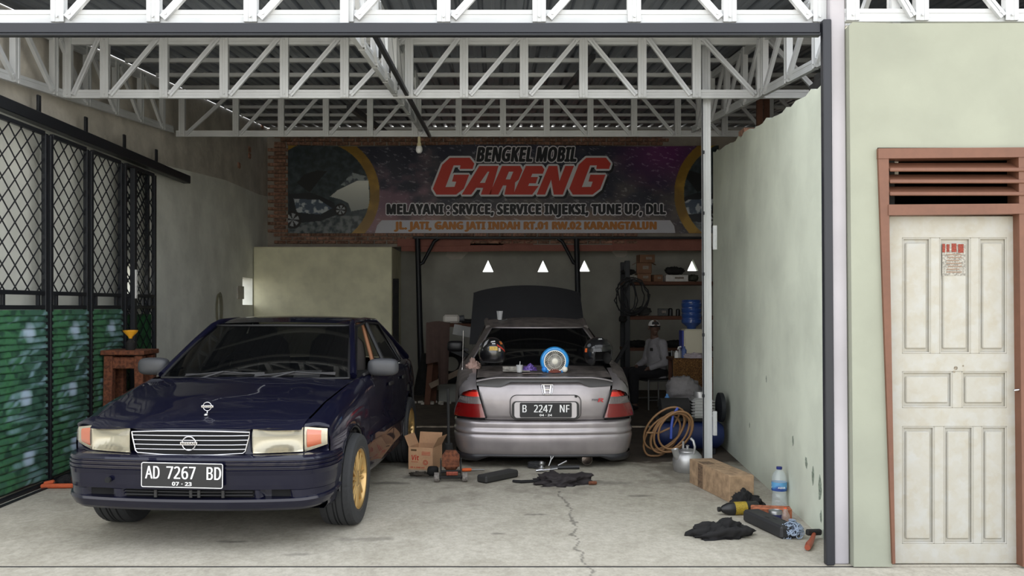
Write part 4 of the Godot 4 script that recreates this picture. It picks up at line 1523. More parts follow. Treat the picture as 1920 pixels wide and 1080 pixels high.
	var gc := V(0.0, 0.668, 0.056)
	mb = MB.new()
	ring(mb, gc, 0.042, 0.005)
	mb.box(gc + Vector3(0, 0, 0.002), Vector3(0.108, 0.021, 0.009), 0.002)
	obj("badge", mb, M.chrome, gr)
	mb = MB.new()
	mb.text("NISSAN", bold, gc + Vector3(0, 0, 0.0068), 0.092, 0.013, Basis.IDENTITY, 0.0, 0.0006)
	obj("badge_lettering", mb, M.black_plastic, gr)
	# headlamps with corner lamps
	for s in [-1.0, 1.0]:
		var lamp := Node3D.new()
		lamp.name = "headlamp"
		car.add_child(lamp, true)
		var strip := func(x0: float, x1: float, yt0: float, yt1: float, yb0: float, yb1: float, out: float, n: int) -> Array:
			var rr := []
			for i in 7:
				var v := i / 6.0
				var row := []
				for k in n + 1:
					var u := float(k) / n
					var x := lerpf(x0, x1, u)
					var bulge := out * (1.0 - pow(absf(2.0 * v - 1.0), 6))
					row.append(V(s * x, lerpf(lerpf(yt0, yt1, u), lerpf(yb0, yb1, u), v), face.call(x / 0.815) - bulge))
				rr.append(row)
			return rr
		mb = MB.new()
		sgrid(mb, strip.call(0.385, 0.675, 0.757, 0.757, 0.60, 0.606, 0.022, 10), s > 0)
		obj("lens", mb, M.lens_clear, lamp)
		mb = MB.new()
		sgrid(mb, strip.call(0.68, 0.808, 0.757, 0.735, 0.606, 0.642, 0.022, 6), s > 0)
		obj("corner_lens", mb, glassy(c8(220, 210, 190), 0.08), lamp)
		mb = MB.new()
		sgrid(mb, strip.call(0.695, 0.775, 0.744, 0.732, 0.622, 0.642, 0.012, 6), s > 0)
		obj("indicator", mb, coat(mk(c8(186, 74, 14), 0.3, 0.0), 1.0, 0.05), lamp)
		mb = MB.new()
		sgrid(mb, strip.call(0.68, 0.808, 0.757, 0.738, 0.60, 0.64, 0.003, 12), s > 0)
		# fluted reflector
		var rr2 := []
		for i in 9:
			var v := i / 8.0
			var row := []
			for k in 25:
				var u := k / 24.0
				var x := lerpf(0.388, 0.674, u)
				var dish := 0.012 - 0.062 * (1.0 - pow(absf(2.0 * u - 1.0), 2.2)) * (1.0 - pow(absf(2.0 * v - 1.0), 2.2))
				row.append(V(s * x, lerpf(0.755, 0.605, v), face.call(x / 0.815) - dish + 0.0015 * sin(k * 2.2) * (0.4 + v)))
			rr2.append(row)
		sgrid(mb, rr2, s > 0)
		obj("reflector", mb, mk(c8(184, 178, 160), 0.22, 0.75), lamp)
	# bumper
	var bumper := Node3D.new()
	bumper.name = "bumper"
	car.add_child(bumper, true)
	var prof := [[0.600, 0.085], [0.598, 0.03], [0.585, 0.008], [0.572, 0.0], [0.568, 0.007], [0.562, 0.007], [0.558, -0.003], [0.548, -0.003], [0.544, 0.006], [0.538, 0.006], [0.534, -0.004], [0.524, -0.004], [0.520, 0.005], [0.514, 0.005], [0.510, -0.003], [0.48, 0.004], [0.42, 0.010], [0.393, 0.014], [0.388, 0.018], [0.340, 0.018], [0.334, 0.008], [0.318, 0.006], [0.30, 0.014], [0.275, 0.028], [0.258, 0.05], [0.245, 0.10]]
	var xs := []
	for k in 97: xs.append(-1.0 + k / 48.0)
	var plan := func(t: float) -> Vector2:
		# t -1..1 along the bumper: straight face, then round the corner to the wheel arch
		var a := absf(t)
		var s := signf(t)
		if a < 0.62: return Vector2(s * a / 0.62 * 0.66, 0.055 * pow(a / 0.62, 2))
		var k := (a - 0.62) / 0.38
		var an := k * PI * 0.5
		return Vector2(s * (0.66 + 0.195 * sin(minf(an * 1.25, PI / 2))), 0.055 + 0.43 * pow(k, 1.7))
	var slots := [[-0.65, -0.47], [-0.41, 0.40], [0.455, 0.64]]
	rows = []
	for q in prof:
		var row := []
		for t in xs:
			var p: Vector2 = plan.call(t)
			var tuck: float = q[1]
			var p2: Vector2 = plan.call(clampf(t + 0.01, -1, 1)) - plan.call(clampf(t - 0.01, -1, 1))
			var nrm := Vector2(p2.y, -p2.x).normalized()
			var y: float = q[0]
			if y < 0.35: y += 0.03 * pow(absf(t), 4)
			var deep := 0.0
			if y <= 0.389 and y >= 0.339:
				for s in slots:
					if p.x > s[0] and p.x < s[1]: deep = 0.06
			row.append(V(p.x - nrm.x * (tuck + deep), y, p.y - nrm.y * (tuck + deep)))
		rows.append(row)
	mb = MB.new()
	mb.g = -1
	for i in rows.size() - 1:
		# grooves keep crisp edges
		sgrid(mb, [rows[i], rows[i + 1]], true)
	obj("skin", mb, paint, bumper)
	for s in slots:
		mb = MB.new()
		mb.box(V((s[0] + s[1]) / 2, 0.365, 0.112 if absf(s[0] + s[1]) < 0.2 else 0.145), Vector3(s[1] - s[0] + 0.02, 0.075, 0.07), 0.0)
		obj("intake", mb, M.dark, bumper)
	for y in [0.375, 0.355]:
		mb = MB.new()
		mb.tube([V(-0.40, y, 0.055), V(0.0, y, 0.035), V(0.40, y, 0.055)], 0.005, 6)
		obj("intake_bar", mb, M.black_plastic, bumper)
	for x in [-0.2, 0.02, 0.07, 0.22]:
		mb = MB.new()
		mb.box(V(x, 0.364, 0.04), Vector3(0.02, 0.05, 0.02), 0.003)
		obj("intake_rib", mb, M.black_plastic, bumper)
	mb = MB.new()
	mb.tube([V(-0.49, 0.447, 0.03), V(-0.49, 0.447, 0.008)], 0.017, 14)
	obj("tow_hole", mb, M.dark, bumper)
	number_plate(car, V(-0.012, 0.487, -0.018), 0.506, 0.152, Basis(Vector3.BACK, -0.012), [["AD", -0.45, -0.28], ["7267", -0.19, 0.16], ["BD", 0.30, 0.47]], "07 · 23", true)
	# greenhouse
	var A := [[0.735, 0.985, 1.36], [0.69, 1.10, 1.56], [0.635, 1.235, 1.80], [0.585, 1.345, 2.02]]
	for s in [-1.0, 1.0]:
		mb = MB.new()
		var p := []
		for q in A: p.append(V(s * q[0], q[1], q[2]))
		p.append(V(s * 0.565, 1.375, 2.14)); p.append(V(s * 0.565, 1.385, 2.6)); p.append(V(s * 0.57, 1.37, 3.05)); p.append(V(s * 0.60, 1.29, 3.28)); p.append(V(s * 0.69, 1.10, 3.66)); p.append(V(s * 0.74, 0.985, 3.88))
		mb.tube(p, [0.03, 0.027, 0.026, 0.027, 0.028, 0.028, 0.028, 0.03, 0.034, 0.036], 8)
		obj("roof_rail", mb, paint, car)
		mb = MB.new()
		mb.bar(V(s * 0.80, 0.98, 2.40), V(s * 0.60, 1.36, 2.52), 0.05, 0.035, Vector3(s, 0, 0), 0.008)
		obj("pillar", mb, M.black_plastic, car)
		mb = MB.new()
		sgrid(mb, [[V(s * 0.80, 0.985, 3.14), V(s * 0.79, 0.985, 3.4), V(s * 0.745, 0.985, 3.86)], [V(s * 0.70, 1.16, 3.18), V(s * 0.69, 1.17, 3.36), V(s * 0.665, 1.16, 3.56)], [V(s * 0.60, 1.345, 3.02), V(s * 0.60, 1.345, 3.06), V(s * 0.60, 1.31, 3.2)]], s < 0)
		obj("rear_pillar", mb, paint, car)
		mb = MB.new()
		mb.quad(V(s * 0.795, 0.985, 2.43), V(s * 0.795, 0.985, 3.14), V(s * 0.60, 1.35, 3.0), V(s * 0.60, 1.36, 2.54))
		obj("rear_side_window", mb, M.tint, car)
		# black seals round the side openings
		mb = MB.new()
		mb.tube([V(s * 0.80, 0.99, 1.45), V(s * 0.805, 1.0, 2.4), V(s * 0.80, 0.995, 3.15), V(s * 0.61, 1.345, 3.02), V(s * 0.595, 1.365, 2.5), V(s * 0.605, 1.34, 2.1), V(s * 0.735, 1.0, 1.46)], 0.012, 6)
		obj("window_seal", mb, M.black_plastic, car)
		if s < 0:
			mb = MB.new()
			mb.quad(V(s * 0.80, 0.985, 1.5), V(s * 0.80, 0.985, 2.39), V(s * 0.605, 1.355, 2.5), V(s * 0.61, 1.34, 2.1))
			obj("front_side_window", mb, M.tint, car)
		# wing mirror
		mb = MB.new()
		mb.blob(V(s * 0.915, 1.035, 1.63), Vector3(0.12, 0.068, 0.07), func(dd: Vector3) -> float: return 1.0 / pow(pow(absf(dd.x), 3.5) + pow(absf(dd.y), 3.5) + pow(absf(dd.z), 3.0), 0.29), 24, 16)
		mb.bar(V(s * 0.83, 1.0, 1.6), V(s * 0.90, 1.02, 1.63), 0.06, 0.06, Vector3.UP, 0.015)
		obj("wing_mirror", mb, mk(c8(62, 63, 66), 0.45), car)
		if s < 0: continue
		mb = MB.new()
		mb.bar(V(s * 0.68, 0.98, 2.48), V(s * 0.565, 1.35, 2.56), 0.09, 0.03, Vector3(s, 0, 0), 0.01)
		obj("inner_trim", mb, mk(c8(170, 120, 88), 0.7), car)
	# windscreen, its frame and the roof
	var ws := func(u: float, v: float) -> Vector3:
		var e := absf(u)
		var half := lerpf(0.715, 0.575, v)
		return V(u * half, lerpf(0.975, 1.352, v) - 0.004 * e, lerpf(1.20, 1.93, v) + 0.11 * e * e - 0.03 * sin(v * PI))
	rows = []
	for i in 9:
		var row := []
		for k in 17: row.append(ws.call(-1.0 + k / 8.0, 1.0 - i / 8.0))
		rows.append(row)
	mb = MB.new()
	sgrid(mb, rows)
	obj("windscreen", mb, M.tint, car)
	mb = MB.new()
	var loop := []
	for k in 17: loop.append(ws.call(-1.0 + k / 8.0, 0.0))
	for k in 9: loop.append(ws.call(1.0, k / 8.0))
	for k in 17: loop.append(ws.call(1.0 - k / 8.0, 1.0))
	for k in 9: loop.append(ws.call(-1.0, 1.0 - k / 8.0))
	mb.tube(loop, 0.011, 6, false)
	obj("windscreen_seal", mb, M.black_plastic, car)
	rows = []
	for i in 13:
		var v := i / 12.0
		var row := []
		for k in 17:
			var u := -1.0 + k / 8.0
			var d := lerpf(1.93 + 0.11 * u * u, 3.14 - 0.06 * u * u, v)
			row.append(V(u * 0.58, 1.357 + 0.05 * sin(PI * clampf(v * 0.94 + 0.03, 0, 1)) + 0.018 * (1.0 - u * u) - (0.012 if absf(u) > 0.95 else 0.0), d))
		rows.append(row)
	mb = MB.new()
	sgrid(mb, rows, true)
	obj("roof", mb, paint, car)
	mb = MB.new()
	sgrid(mb, [[V(-0.6, 1.36, 3.1), V(0, 1.375, 3.14), V(0.6, 1.36, 3.1)], [V(-0.7, 1.0, 3.62), V(0, 1.01, 3.70), V(0.7, 1.0, 3.62)]], true)
	obj("rear_window", mb, M.tint, car)
	mb = MB.new()
	sgrid(mb, [[V(-0.75, 0.985, 3.6), V(0, 1.01, 3.66), V(0.75, 0.985, 3.6)], [V(-0.72, 0.98, 4.0), V(0, 1.0, 4.05), V(0.72, 0.98, 4.0)], [V(-0.66, 0.93, 4.24), V(0, 0.95, 4.30), V(0.66, 0.93, 4.24)], [V(-0.66, 0.3, 4.28), V(0, 0.3, 4.34), V(0.66, 0.3, 4.28)]], true)
	obj("boot_lid", mb, paint, car)
	# wipers
	for q in [[-0.52, 0.10, -0.02], [0.03, 0.62, 0.01]]:
		mb = MB.new()
		var a: Vector3 = ws.call(q[0] / 0.715, 0.045) + Vector3(0, 0.0, 0.018)
		var b: Vector3 = ws.call(q[1] / 0.715, 0.07) + Vector3(0, 0.0, 0.018)
		var c: Vector3 = (a + b) / 2 + Vector3(0, 0.028, 0.022)
		mb.tube([a, c, b], 0.0055, 6)
		mb.bar(a + Vector3(0, 0.006, -0.008), b + Vector3(0, 0.012, -0.008), 0.006, 0.016, Vector3.UP, 0.001)
		mb.tube([V(q[0] * 0.9 + 0.03, 0.955, 1.16), c], 0.008, 6)
		obj("wiper", mb, mk(c8(48, 48, 50), 0.5), car)
	# cabin
	mb = MB.new()
	mb.box(V(0, 0.93, 1.50), Vector3(1.34, 0.07, 0.50), 0.03)
	mb.box(V(0, 0.88, 1.75), Vector3(1.34, 0.16, 0.2), 0.04)
	obj("dashboard", mb, mk(c8(40, 41, 44), 0.7), car)
	for s in [-1.0, 1.0]:
		mb = MB.new()
		mb.blob(V(s * 0.34, 0.98, 2.55), Vector3(0.25, 0.30, 0.09), func(dd: Vector3) -> float: return 1.0 / pow(pow(absf(dd.x), 4) + pow(absf(dd.y), 4) + pow(absf(dd.z), 4), 0.22), 16, 10)
		mb.blob(V(s * 0.34, 1.27, 2.6), Vector3(0.12, 0.075, 0.05), func(dd: Vector3) -> float: return 1.0 / pow(pow(absf(dd.x), 4) + pow(absf(dd.y), 4) + pow(absf(dd.z), 4), 0.22), 14, 8)
		obj("seat", mb, mk(c8(58, 54, 52), 0.9), car)
	mb = MB.new()
	ring(mb, V(-0.34, 0.97, 1.93), 0.175, 0.014, Basis(Vector3.RIGHT, -0.45))
	mb.bar(V(-0.50, 0.97, 1.93), V(-0.18, 0.97, 1.93), 0.03, 0.02)
	obj("steering_wheel", mb, M.black_plastic, car)
	# card lying on the dashboard
	mb = MB.new()
	mb.box(V(0.36, 0.985, 1.46), Vector3(0.20, 0.004, 0.12), 0.0, Basis(Vector3.RIGHT, 0.5))
	obj("dashboard_card", mb, mk(c8(196, 196, 200), 0.6), car)
	mb = MB.new()
	mb.box(V(0.36, 1.05, 1.75), Vector3(0.18, 0.05, 0.02), 0.006)
	obj("rear_view_mirror", mb, M.black_plastic, car)
	# wheels
	var st := 0.03
	wheel(car, V(0.79, WR, fa + 0.0), 1.0, -st, WR, 0.215, M.gold, "gold")
	wheel(car, V(-0.76, WR, fa), -1.0, -st, WR, 0.215, M.gold, "gold")
	wheel(car, V(0.77, WR, ra), 1.0, 0.0, WR, 0.215, M.gold, "gold")
	wheel(car, V(-0.77, WR, ra), -1.0, 0.0, WR, 0.215, M.gold, "gold")

# ---------------------------------------------------------------- silver sedan seen from behind (d runs from its rear bumper towards its bonnet)
func silver_car() -> void:
	M.silver = coat(layer(mk(c8(170, 163, 165), 0.38, 0.55, M.t_soft, 1.0), noise_tex(0.02, 4, 0.86, 1.04, 71), 0.5), 0.8, 0.08)
	M.silver_dusty = layer(mk(c8(112, 104, 100), 0.62, 0.2, M.t_dirt, 0.9), M.t_fine, 2.0)
	M.red_lens = coat(mk(c8(118, 16, 16), 0.25), 1.0, 0.05)
	M.red_bright = coat(mk(c8(226, 52, 40), 0.2), 1.0, 0.05)
	M.tail_clear = coat(mk(c8(112, 104, 104), 0.3, 0.3), 1.0, 0.05)
	M.rear_glass = glassy(c8(10, 10, 11), 0.78)
	var paint: Material = M.silver
	var dusty: Material = M.silver_dusty
	var car := thing("silver_sedan", "silver sedan seen from behind with its bonnet propped open", "car", Vector3(0.452, 0, -8.37))
	var mb := MB.new()
	# rear bumper
	var bumper := Node3D.new()
	bumper.name = "bumper"
	car.add_child(bumper, true)
	var plan := func(t: float) -> Vector2:
		var a := absf(t)
		var s := signf(t)
		if a < 0.6: return Vector2(s * a / 0.6 * 0.64, 0.05 * pow(a / 0.6, 2))
		var k := (a - 0.6) / 0.4
		return Vector2(s * (0.64 + 0.215 * sin(minf(k * PI * 0.62, PI / 2))), 0.05 + 0.55 * pow(k, 1.8))
	var rows := []
	for q in [[0.452, 0.10], [0.447, 0.03], [0.435, 0.008], [0.415, 0.002], [0.385, 0.012], [0.366, 0.010], [0.356, 0.000], [0.340, -0.004], [0.325, 0.0], [0.319, 0.008], [0.313, 0.008], [0.306, 0.0], [0.292, -0.004], [0.24, 0.004], [0.18, 0.016], [0.135, 0.034], [0.122, 0.05], [0.116, 0.06]]:
		var row := []
		for k in 81:
			var t := -1.0 + k / 40.0
			var p: Vector2 = plan.call(t)
			var p2: Vector2 = plan.call(clampf(t + 0.01, -1, 1)) - plan.call(clampf(t - 0.01, -1, 1))
			var nrm := Vector2(p2.y, -p2.x).normalized()
			row.append(V(p.x - nrm.x * q[1], q[0] + 0.012 * pow(absf(t), 4) * (1.0 if q[0] > 0.3 else 0.0), p.y - nrm.y * q[1]))
		rows.append(row)
	mb.gn += 1
	sgrid(mb, rows, true)
	obj("skin", mb, paint, bumper)
	# black lower lip, deeper at the corners
	rows = []
	for i in 4:
		var row := []
		for k in 81:
			var t := -1.0 + k / 40.0
			var p: Vector2 = plan.call(t)
			var low := lerpf(0.095, 0.058, clampf((absf(t) - 0.50) / 0.1, 0, 1))
			row.append(V(p.x * 0.985, lerpf(0.132, low, i / 3.0), p.y + 0.048 + [0.0, -0.018, -0.006, 0.05][i]))
		rows.append(row)
	mb = MB.new()
	sgrid(mb, rows, true)
	obj("lip", mb, mk(c8(44, 44, 48), 0.4), bumper)
	# side panels
	var ysh := [0.06, 0.76, 0.3, 0.83, 0.7, 0.90, 1.4, 0.93, 2.6, 0.92, 3.6, 0.86, 4.4, 0.72]
	var wsh := [0.0, 0.72, 0.1, 0.775, 0.3, 0.825, 0.7, 0.855, 1.4, 0.865, 3.0, 0.865, 3.8, 0.85, 4.4, 0.74]
	for s in [-1.0, 1.0]:
		for c in [["rear_wing", 0.235, 1.32], ["rear_door", 1.326, 2.15], ["front_door", 2.156, 3.1], ["front_wing", 3.106, 4.45]]:
			rows = []
			var n := int((c[2] - c[1]) / 0.04) + 1
			for i in n + 1:
				var d: float = lerpf(c[1], c[2], float(i) / n)
				var w := smooth_lut(wsh, d)
				var top := smooth_lut(ysh, d)
				var yb := 0.13
				for ac in [0.98, 3.62]:
					var q: float = absf(d - ac) / 0.36
					if q < 1.0: yb = maxf(yb, 0.28 + 0.34 * sqrt(1.0 - q * q))
				if d < 0.52: yb = maxf(yb, 0.44)
				var row := []
				for p in [[w - 0.10, yb], [w - 0.02, yb + 0.005], [w, yb + 0.05], [w + 0.004, 0.40], [w + 0.006, 0.52], [w, lerpf(0.5, top, 0.5)], [w - 0.015, lerpf(0.5, top, 0.8)], [w - 0.04, top - 0.02], [w - 0.075, top], [w - 0.16, top + 0.012]]:
					row.append(V(s * p[0], maxf(p[1], yb), d))
				rows.append(row)
			mb = MB.new()
			sgrid(mb, rows, s < 0)
			obj(c[0], mb, dusty if c[0] != "front_wing" else paint, car)
	# rear corner above the lamps
	for s in [-1.0, 1.0]:
		mb = MB.new()
		sgrid(mb, [[V(s * 0.625, 0.735, 0.05), V(s * 0.70, 0.73, 0.065), V(s * 0.762, 0.705, 0.11), V(s * 0.80, 0.66, 0.20)], [V(s * 0.635, 0.775, 0.09), V(s * 0.70, 0.772, 0.10), V(s * 0.755, 0.762, 0.13), V(s * 0.80, 0.73, 0.24)], [V(s * 0.64, 0.835, 0.22), V(s * 0.69, 0.83, 0.24), V(s * 0.74, 0.82, 0.28), V(s * 0.79, 0.79, 0.36)], [V(s * 0.645, 0.90, 0.62), V(s * 0.70, 0.90, 0.64), V(s * 0.75, 0.895, 0.66), V(s * 0.79, 0.88, 0.7)]], s > 0)
		obj("rear_corner", mb, paint, car)
	# boot lid: deck, lip spoiler, rear face with the plate recess
	mb = MB.new()
	var lidx := func(y: float) -> float: return lerpf(0.553, 0.622, clampf((y - 0.455) / 0.35, 0, 1))
	rows = []
	for q in [[0.455, 0.028], [0.47, 0.012], [0.50, 0.006], [0.60, 0.004], [0.68, 0.008], [0.74, 0.020], [0.775, 0.034], [0.80, 0.06]]:
		var row := []
		for k in 33:
			var u := -1.0 + k / 16.0
			row.append(V(u * lidx.call(q[0]), q[0], q[1] + 0.045 * u * u))
		rows.append(row)
	sgrid(mb, rows, false)
	var lid := obj("boot_lid", mb, paint, car)
	mb = MB.new()
	rows = []
	for q in [[0.852, 0.10], [0.866, 0.2], [0.885, 0.40], [0.905, 0.62], [0.915, 0.74]]:
		var row := []
		for k in 17:
			var u := -1.0 + k / 8.0
			row.append(V(u * 0.632, q[0] - 0.012 * u * u, q[1] + 0.03 * u * u))
		rows.append(row)
	sgrid(mb, rows, false)
	obj("deck", mb, dusty, lid)
	# lip spoiler: pale top edge, dark hollow face with an arched lower edge
	mb = MB.new()
	rows = [[], [], [], [], []]
	for k in 41:
		var u := -1.0 + k / 20.0
		var a := absf(u)
		var top := 0.853 - 0.036 * pow(clampf((a - 0.66) / 0.34, 0, 1), 1.6)
		rows[0].append(V(u * 0.634, top, 0.16 + 0.04 * u * u))
		rows[1].append(V(u * 0.634, top + 0.002, 0.05 + 0.04 * u * u))
		rows[2].append(V(u * 0.634, top - 0.004, 0.022 + 0.045 * u * u))
		rows[3].append(V(u * 0.634, top - 0.012, 0.020 + 0.045 * u * u))
		rows[4].append(V(u * 0.634, top - 0.014, 0.03 + 0.045 * u * u))
	sgrid(mb, rows, true)
	var sp := obj("spoiler", mb, paint, lid)
	mb = MB.new()
	rows = [[], [], []]
	for k in 41:
		var u := -1.0 + k / 20.0
		var a := absf(u)
		var top := 0.841 - 0.036 * pow(clampf((a - 0.66) / 0.34, 0, 1), 1.6)
		var bot := 0.805
		if a > 0.50: bot = lerpf(0.805, 0.757, smoothstep(0.48, 0.68, a))
		if a > 0.68: bot = lerpf(0.757, 0.772, (a - 0.68) / 0.32)
		rows[0].append(V(u * 0.632, top, 0.021 + 0.045 * u * u))
		rows[1].append(V(u * 0.632, (top + bot) / 2, 0.030 + 0.045 * u * u))
		rows[2].append(V(u * 0.632, bot, 0.022 + 0.045 * u * u))
	sgrid(mb, rows, true)
	obj("spoiler_face", mb, mk(c8(58, 57, 58), 0.4), sp)
	# plate recess: raised rim, dark hollow, pale side panels
	var rim := rrect(0.655, 0.222, 0.06, 6)
	var pc := V(0.005, 0.578, -0.002)
	mb = MB.new()
	var loop := []
	for p in rim: loop.append(pc + Vector3(p.x, p.y, 0.0015))
	loop.append(loop[0])
	mb.tube(loop, 0.0035, 6, false)
	var rec := obj("plate_surround", mb, M.black_plastic, lid)
	mb = MB.new()
	mb.prism(rrect(0.62, 0.16, 0.04, 5), 0.003, T(pc + Vector3(0, -0.026, 0)))
	obj("recess", mb, mk(c8(34, 33, 34), 0.5), rec)
	mb = MB.new()
	mb.prism(rrect(0.575, 0.145, 0.025, 5), 0.004, T(pc + Vector3(0.0, -0.026, 0.002)))
	obj("backing_panel", mb, mk(c8(196, 190, 190), 0.4), rec)
	number_plate(car, pc + Vector3(0.002, -0.026, 0.0095), 0.478, 0.136, Basis.IDENTITY, [["B", -0.45, -0.375], ["2247", -0.23, 0.12], ["NF", 0.27, 0.45]], "04 · 24", false)
	mb = MB.new()
	mb.tube([V(0.288, 0.676, 0.02), V(0.288, 0.676, 0.002)], 0.012, 14)
	obj("keyhole", mb, M.black_plastic, lid)
	# maker's emblem: framed letter
	var ec := V(0.022, 0.740, 0.010)
	var eb := Basis(Vector3.RIGHT, -0.16)
	mb = MB.new()
	var frame := V2([-0.050, 0.046, 0.050, 0.046, 0.052, 0.02, 0.042, -0.036, 0.03, -0.046, -0.03, -0.046, -0.042, -0.036, -0.052, 0.02])
	for i in frame.size():
		var a := frame[i]
		var b := frame[(i + 1) % frame.size()]
		mb.bar(ec + eb * Vector3(a.x, a.y, 0), ec + eb * Vector3(b.x, b.y, 0), 0.008, 0.010, Vector3.BACK, 0.002)
	for s in [-1.0, 1.0]:
		mb.bar(ec + eb * Vector3(s * 0.034, 0.040, 0.002), ec + eb * Vector3(s * 0.021, -0.040, 0.002), 0.016, 0.010, Vector3.BACK, 0.002)
	mb.bar(ec + eb * Vector3(-0.024, -0.002, 0.002), ec + eb * Vector3(0.024, -0.002, 0.002), 0.014, 0.010, Vector3.BACK, 0.002)
	obj("emblem", mb, M.chrome, lid)
	mb = MB.new()
	mb.text("R", bold, V(0.522, 0.640, 0.024), 0.055, 0.036, Basis.IDENTITY, 0.25, 0.003)
	var badge := obj("badge", mb, mk(c8(176, 34, 40), 0.4), lid)
	mb = MB.new()
	mb.text("TYPE", bold, V(0.465, 0.642, 0.022), 0.062, 0.020, Basis.IDENTITY, 0.25, 0.003)
	obj("badge_lettering", mb, mk(c8(96, 92, 96), 0.4), badge)
	# tail lamps: bright red, clear and deep red bands wrapping the corner
	for s in [-1.0, 1.0]:
		var lamp := Node3D.new()
		lamp.name = "tail_lamp"
		car.add_child(lamp, true)
		var inner := func(v: float) -> float: return lerpf(0.612, 0.540, v)
		var outer := func(v: float) -> float: return 0.742 + 0.105 * sin(minf(v * 1.5, PI / 2))
		var yy := func(v: float) -> float: return lerpf(0.728, 0.480, v)
		for band in [[0.07, 0.235, M.red_bright, "upper_lens", 0.95], [0.245, 0.505, M.tail_clear, "clear_lens", 1.0], [0.515, 1.0, M.red_lens, "lower_lens", 1.0], [0.0, 0.07, M.red_lens, "top_lens", 1.0]]:
			rows = []
			for i in 6:
				var v := lerpf(band[0], band[1], i / 5.0)
				var row := []
				for k in 13:
					var u := k / 12.0
					var x := lerpf(inner.call(v) + 0.012, outer.call(v), u)
					var d := 0.012 + 0.02 * v * 0.0 + 0.22 * pow(u, 2.2) + 0.02 * (1.0 - v)
					row.append(V(s * x, yy.call(v) + (0.006 * (1 - u) if i == 0 else 0.0), d - 0.006))
				rows.append(row)
			mb = MB.new()
			sgrid(mb, rows, s > 0)
			if band[3] == "clear_lens":
				for k in 14:
					var u := (k + 0.5) / 14.0
					var x := lerpf(inner.call(0.38) + 0.015, outer.call(0.38), u)
					var d := 0.012 + 0.22 * pow(u, 2.2) + 0.012
					mb.bar(V(s * x, yy.call(0.26), d - 0.008), V(s * x, yy.call(0.49), d - 0.008), 0.005, 0.004, Vector3.BACK, 0.001)
			obj(band[3], mb, band[2], lamp)
		mb = MB.new()
		var p := []
		for k in 9: p.append(V(s * lerpf(inner.call(0.0), outer.call(0.0), k / 8.0), yy.call(0.0) + 0.004, 0.03 + 0.22 * pow(k / 8.0, 2.2)))
		for k in 9: p.append(V(s * outer.call(k / 8.0) * 1.004, yy.call(k / 8.0), 0.232 + 0.02 * (1.0 - k / 8.0)))
		for k in 9: p.append(V(s * lerpf(outer.call(1.0), inner.call(1.0), k / 8.0), yy.call(1.0) - 0.004, 0.012 + 0.22 * pow(1.0 - k / 8.0, 2.2)))
		for k in 9: p.append(V(s * inner.call(1.0 - k / 8.0), yy.call(1.0 - k / 8.0), 0.014))
		mb.tube(p, 0.006, 6, false)
		obj("lamp_seal", mb, M.black_plastic, lamp)
		mb = MB.new()
		mb.box(V(s * 0.63, 0.60, 0.24), Vector3(0.22, 0.26, 0.12), 0.03)
		obj("lamp_housing", mb, M.dark, lamp)
	# inner block
	mb = MB.new()
	mb.box(V(0, 0.45, 0.42), Vector3(1.2, 0.62, 0.62), 0.02)
	mb.box(V(0, 0.24, 2.2), Vector3(1.5, 0.10, 4.2), 0.02)
	mb.box(V(0, 0.55, 1.9), Vector3(1.64, 0.6, 1.9), 0.02)
	mb.box(V(0, 0.84, 1.05), Vector3(1.3, 0.06, 0.6), 0.02)
	obj("underbody", mb, M.dark, car)
	# rear window, roof, pillars
	var gl := func(u: float, v: float) -> Vector3:
		return V(u * lerpf(0.725, 0.50, v), lerpf(0.922, 1.275, v) - 0.015 * u * u * (1.0 - v), lerpf(0.72, 1.44, v) + 0.20 * u * u * (1.0 - 0.3 * v) - 0.04 * sin(v * PI))
	rows = []
	for i in 9:
		var row := []
		for k in 17: row.append(gl.call(-1.0 + k / 8.0, i / 8.0))
		rows.append(row)
	mb = MB.new()
	sgrid(mb, rows)
	obj("rear_window", mb, M.rear_glass, car)
	mb = MB.new()
	var lp := []
	for k in 9: lp.append(gl.call(-1.0, k / 8.0))
	for k in 17: lp.append(gl.call(-1.0 + k / 8.0, 1.0))
	for k in 9: lp.append(gl.call(1.0, 1.0 - k / 8.0))
	mb.tube(lp, 0.009, 6)
	obj("window_trim", mb, M.silver, car)
	rows = []
	for i in 15:
		var v := i / 14.0
		var row := []
		for k in 17:
			var u := -1.0 + k / 8.0
			var d := lerpf(1.45 + 0.12 * u * u, 3.0 - 0.15 * u * u, v)
			row.append(V(u * (0.53 + 0.02 * sin(PI * v)), 1.285 + 0.125 * sin(PI * clampf(0.08 + v * 0.86, 0, 1)) - 0.028 * u * u - 0.03, d))
		rows.append(row)
	mb = MB.new()
	sgrid(mb, rows, false)
	obj("roof", mb, dusty, car)
	for s in [-1.0, 1.0]:
		mb = MB.new()
		sgrid(mb, [[V(s * 0.725, 0.905, 0.90), V(s * 0.775, 0.885, 0.86), V(s * 0.80, 0.90, 1.3)], [V(s * 0.62, 1.08, 1.24), V(s * 0.675, 1.065, 1.28), V(s * 0.70, 1.05, 1.52)], [V(s * 0.54, 1.22, 1.50), V(s * 0.592, 1.21, 1.56), V(s * 0.61, 1.20, 1.72)], [V(s * 0.50, 1.285, 1.62), V(s * 0.555, 1.29, 1.72), V(s * 0.565, 1.29, 1.9)]], s > 0)
		mb.tube([V(s * 0.54, 1.27, 1.66), V(s * 0.56, 1.345, 2.2), V(s * 0.55, 1.32, 2.85), V(s * 0.68, 1.02, 3.3), V(s * 0.76, 0.90, 3.5)], 0.03, 8)
		obj("pillar", mb, dusty, car)
		mb = MB.new()
		mb.quad(V(s * 0.80, 0.93, 1.36), V(s * 0.80, 0.93, 3.3), V(s * 0.575, 1.31, 2.85), V(s * 0.575, 1.29, 1.85))
		obj("side_window", mb, M.rear_glass, car)
	mb = MB.new()
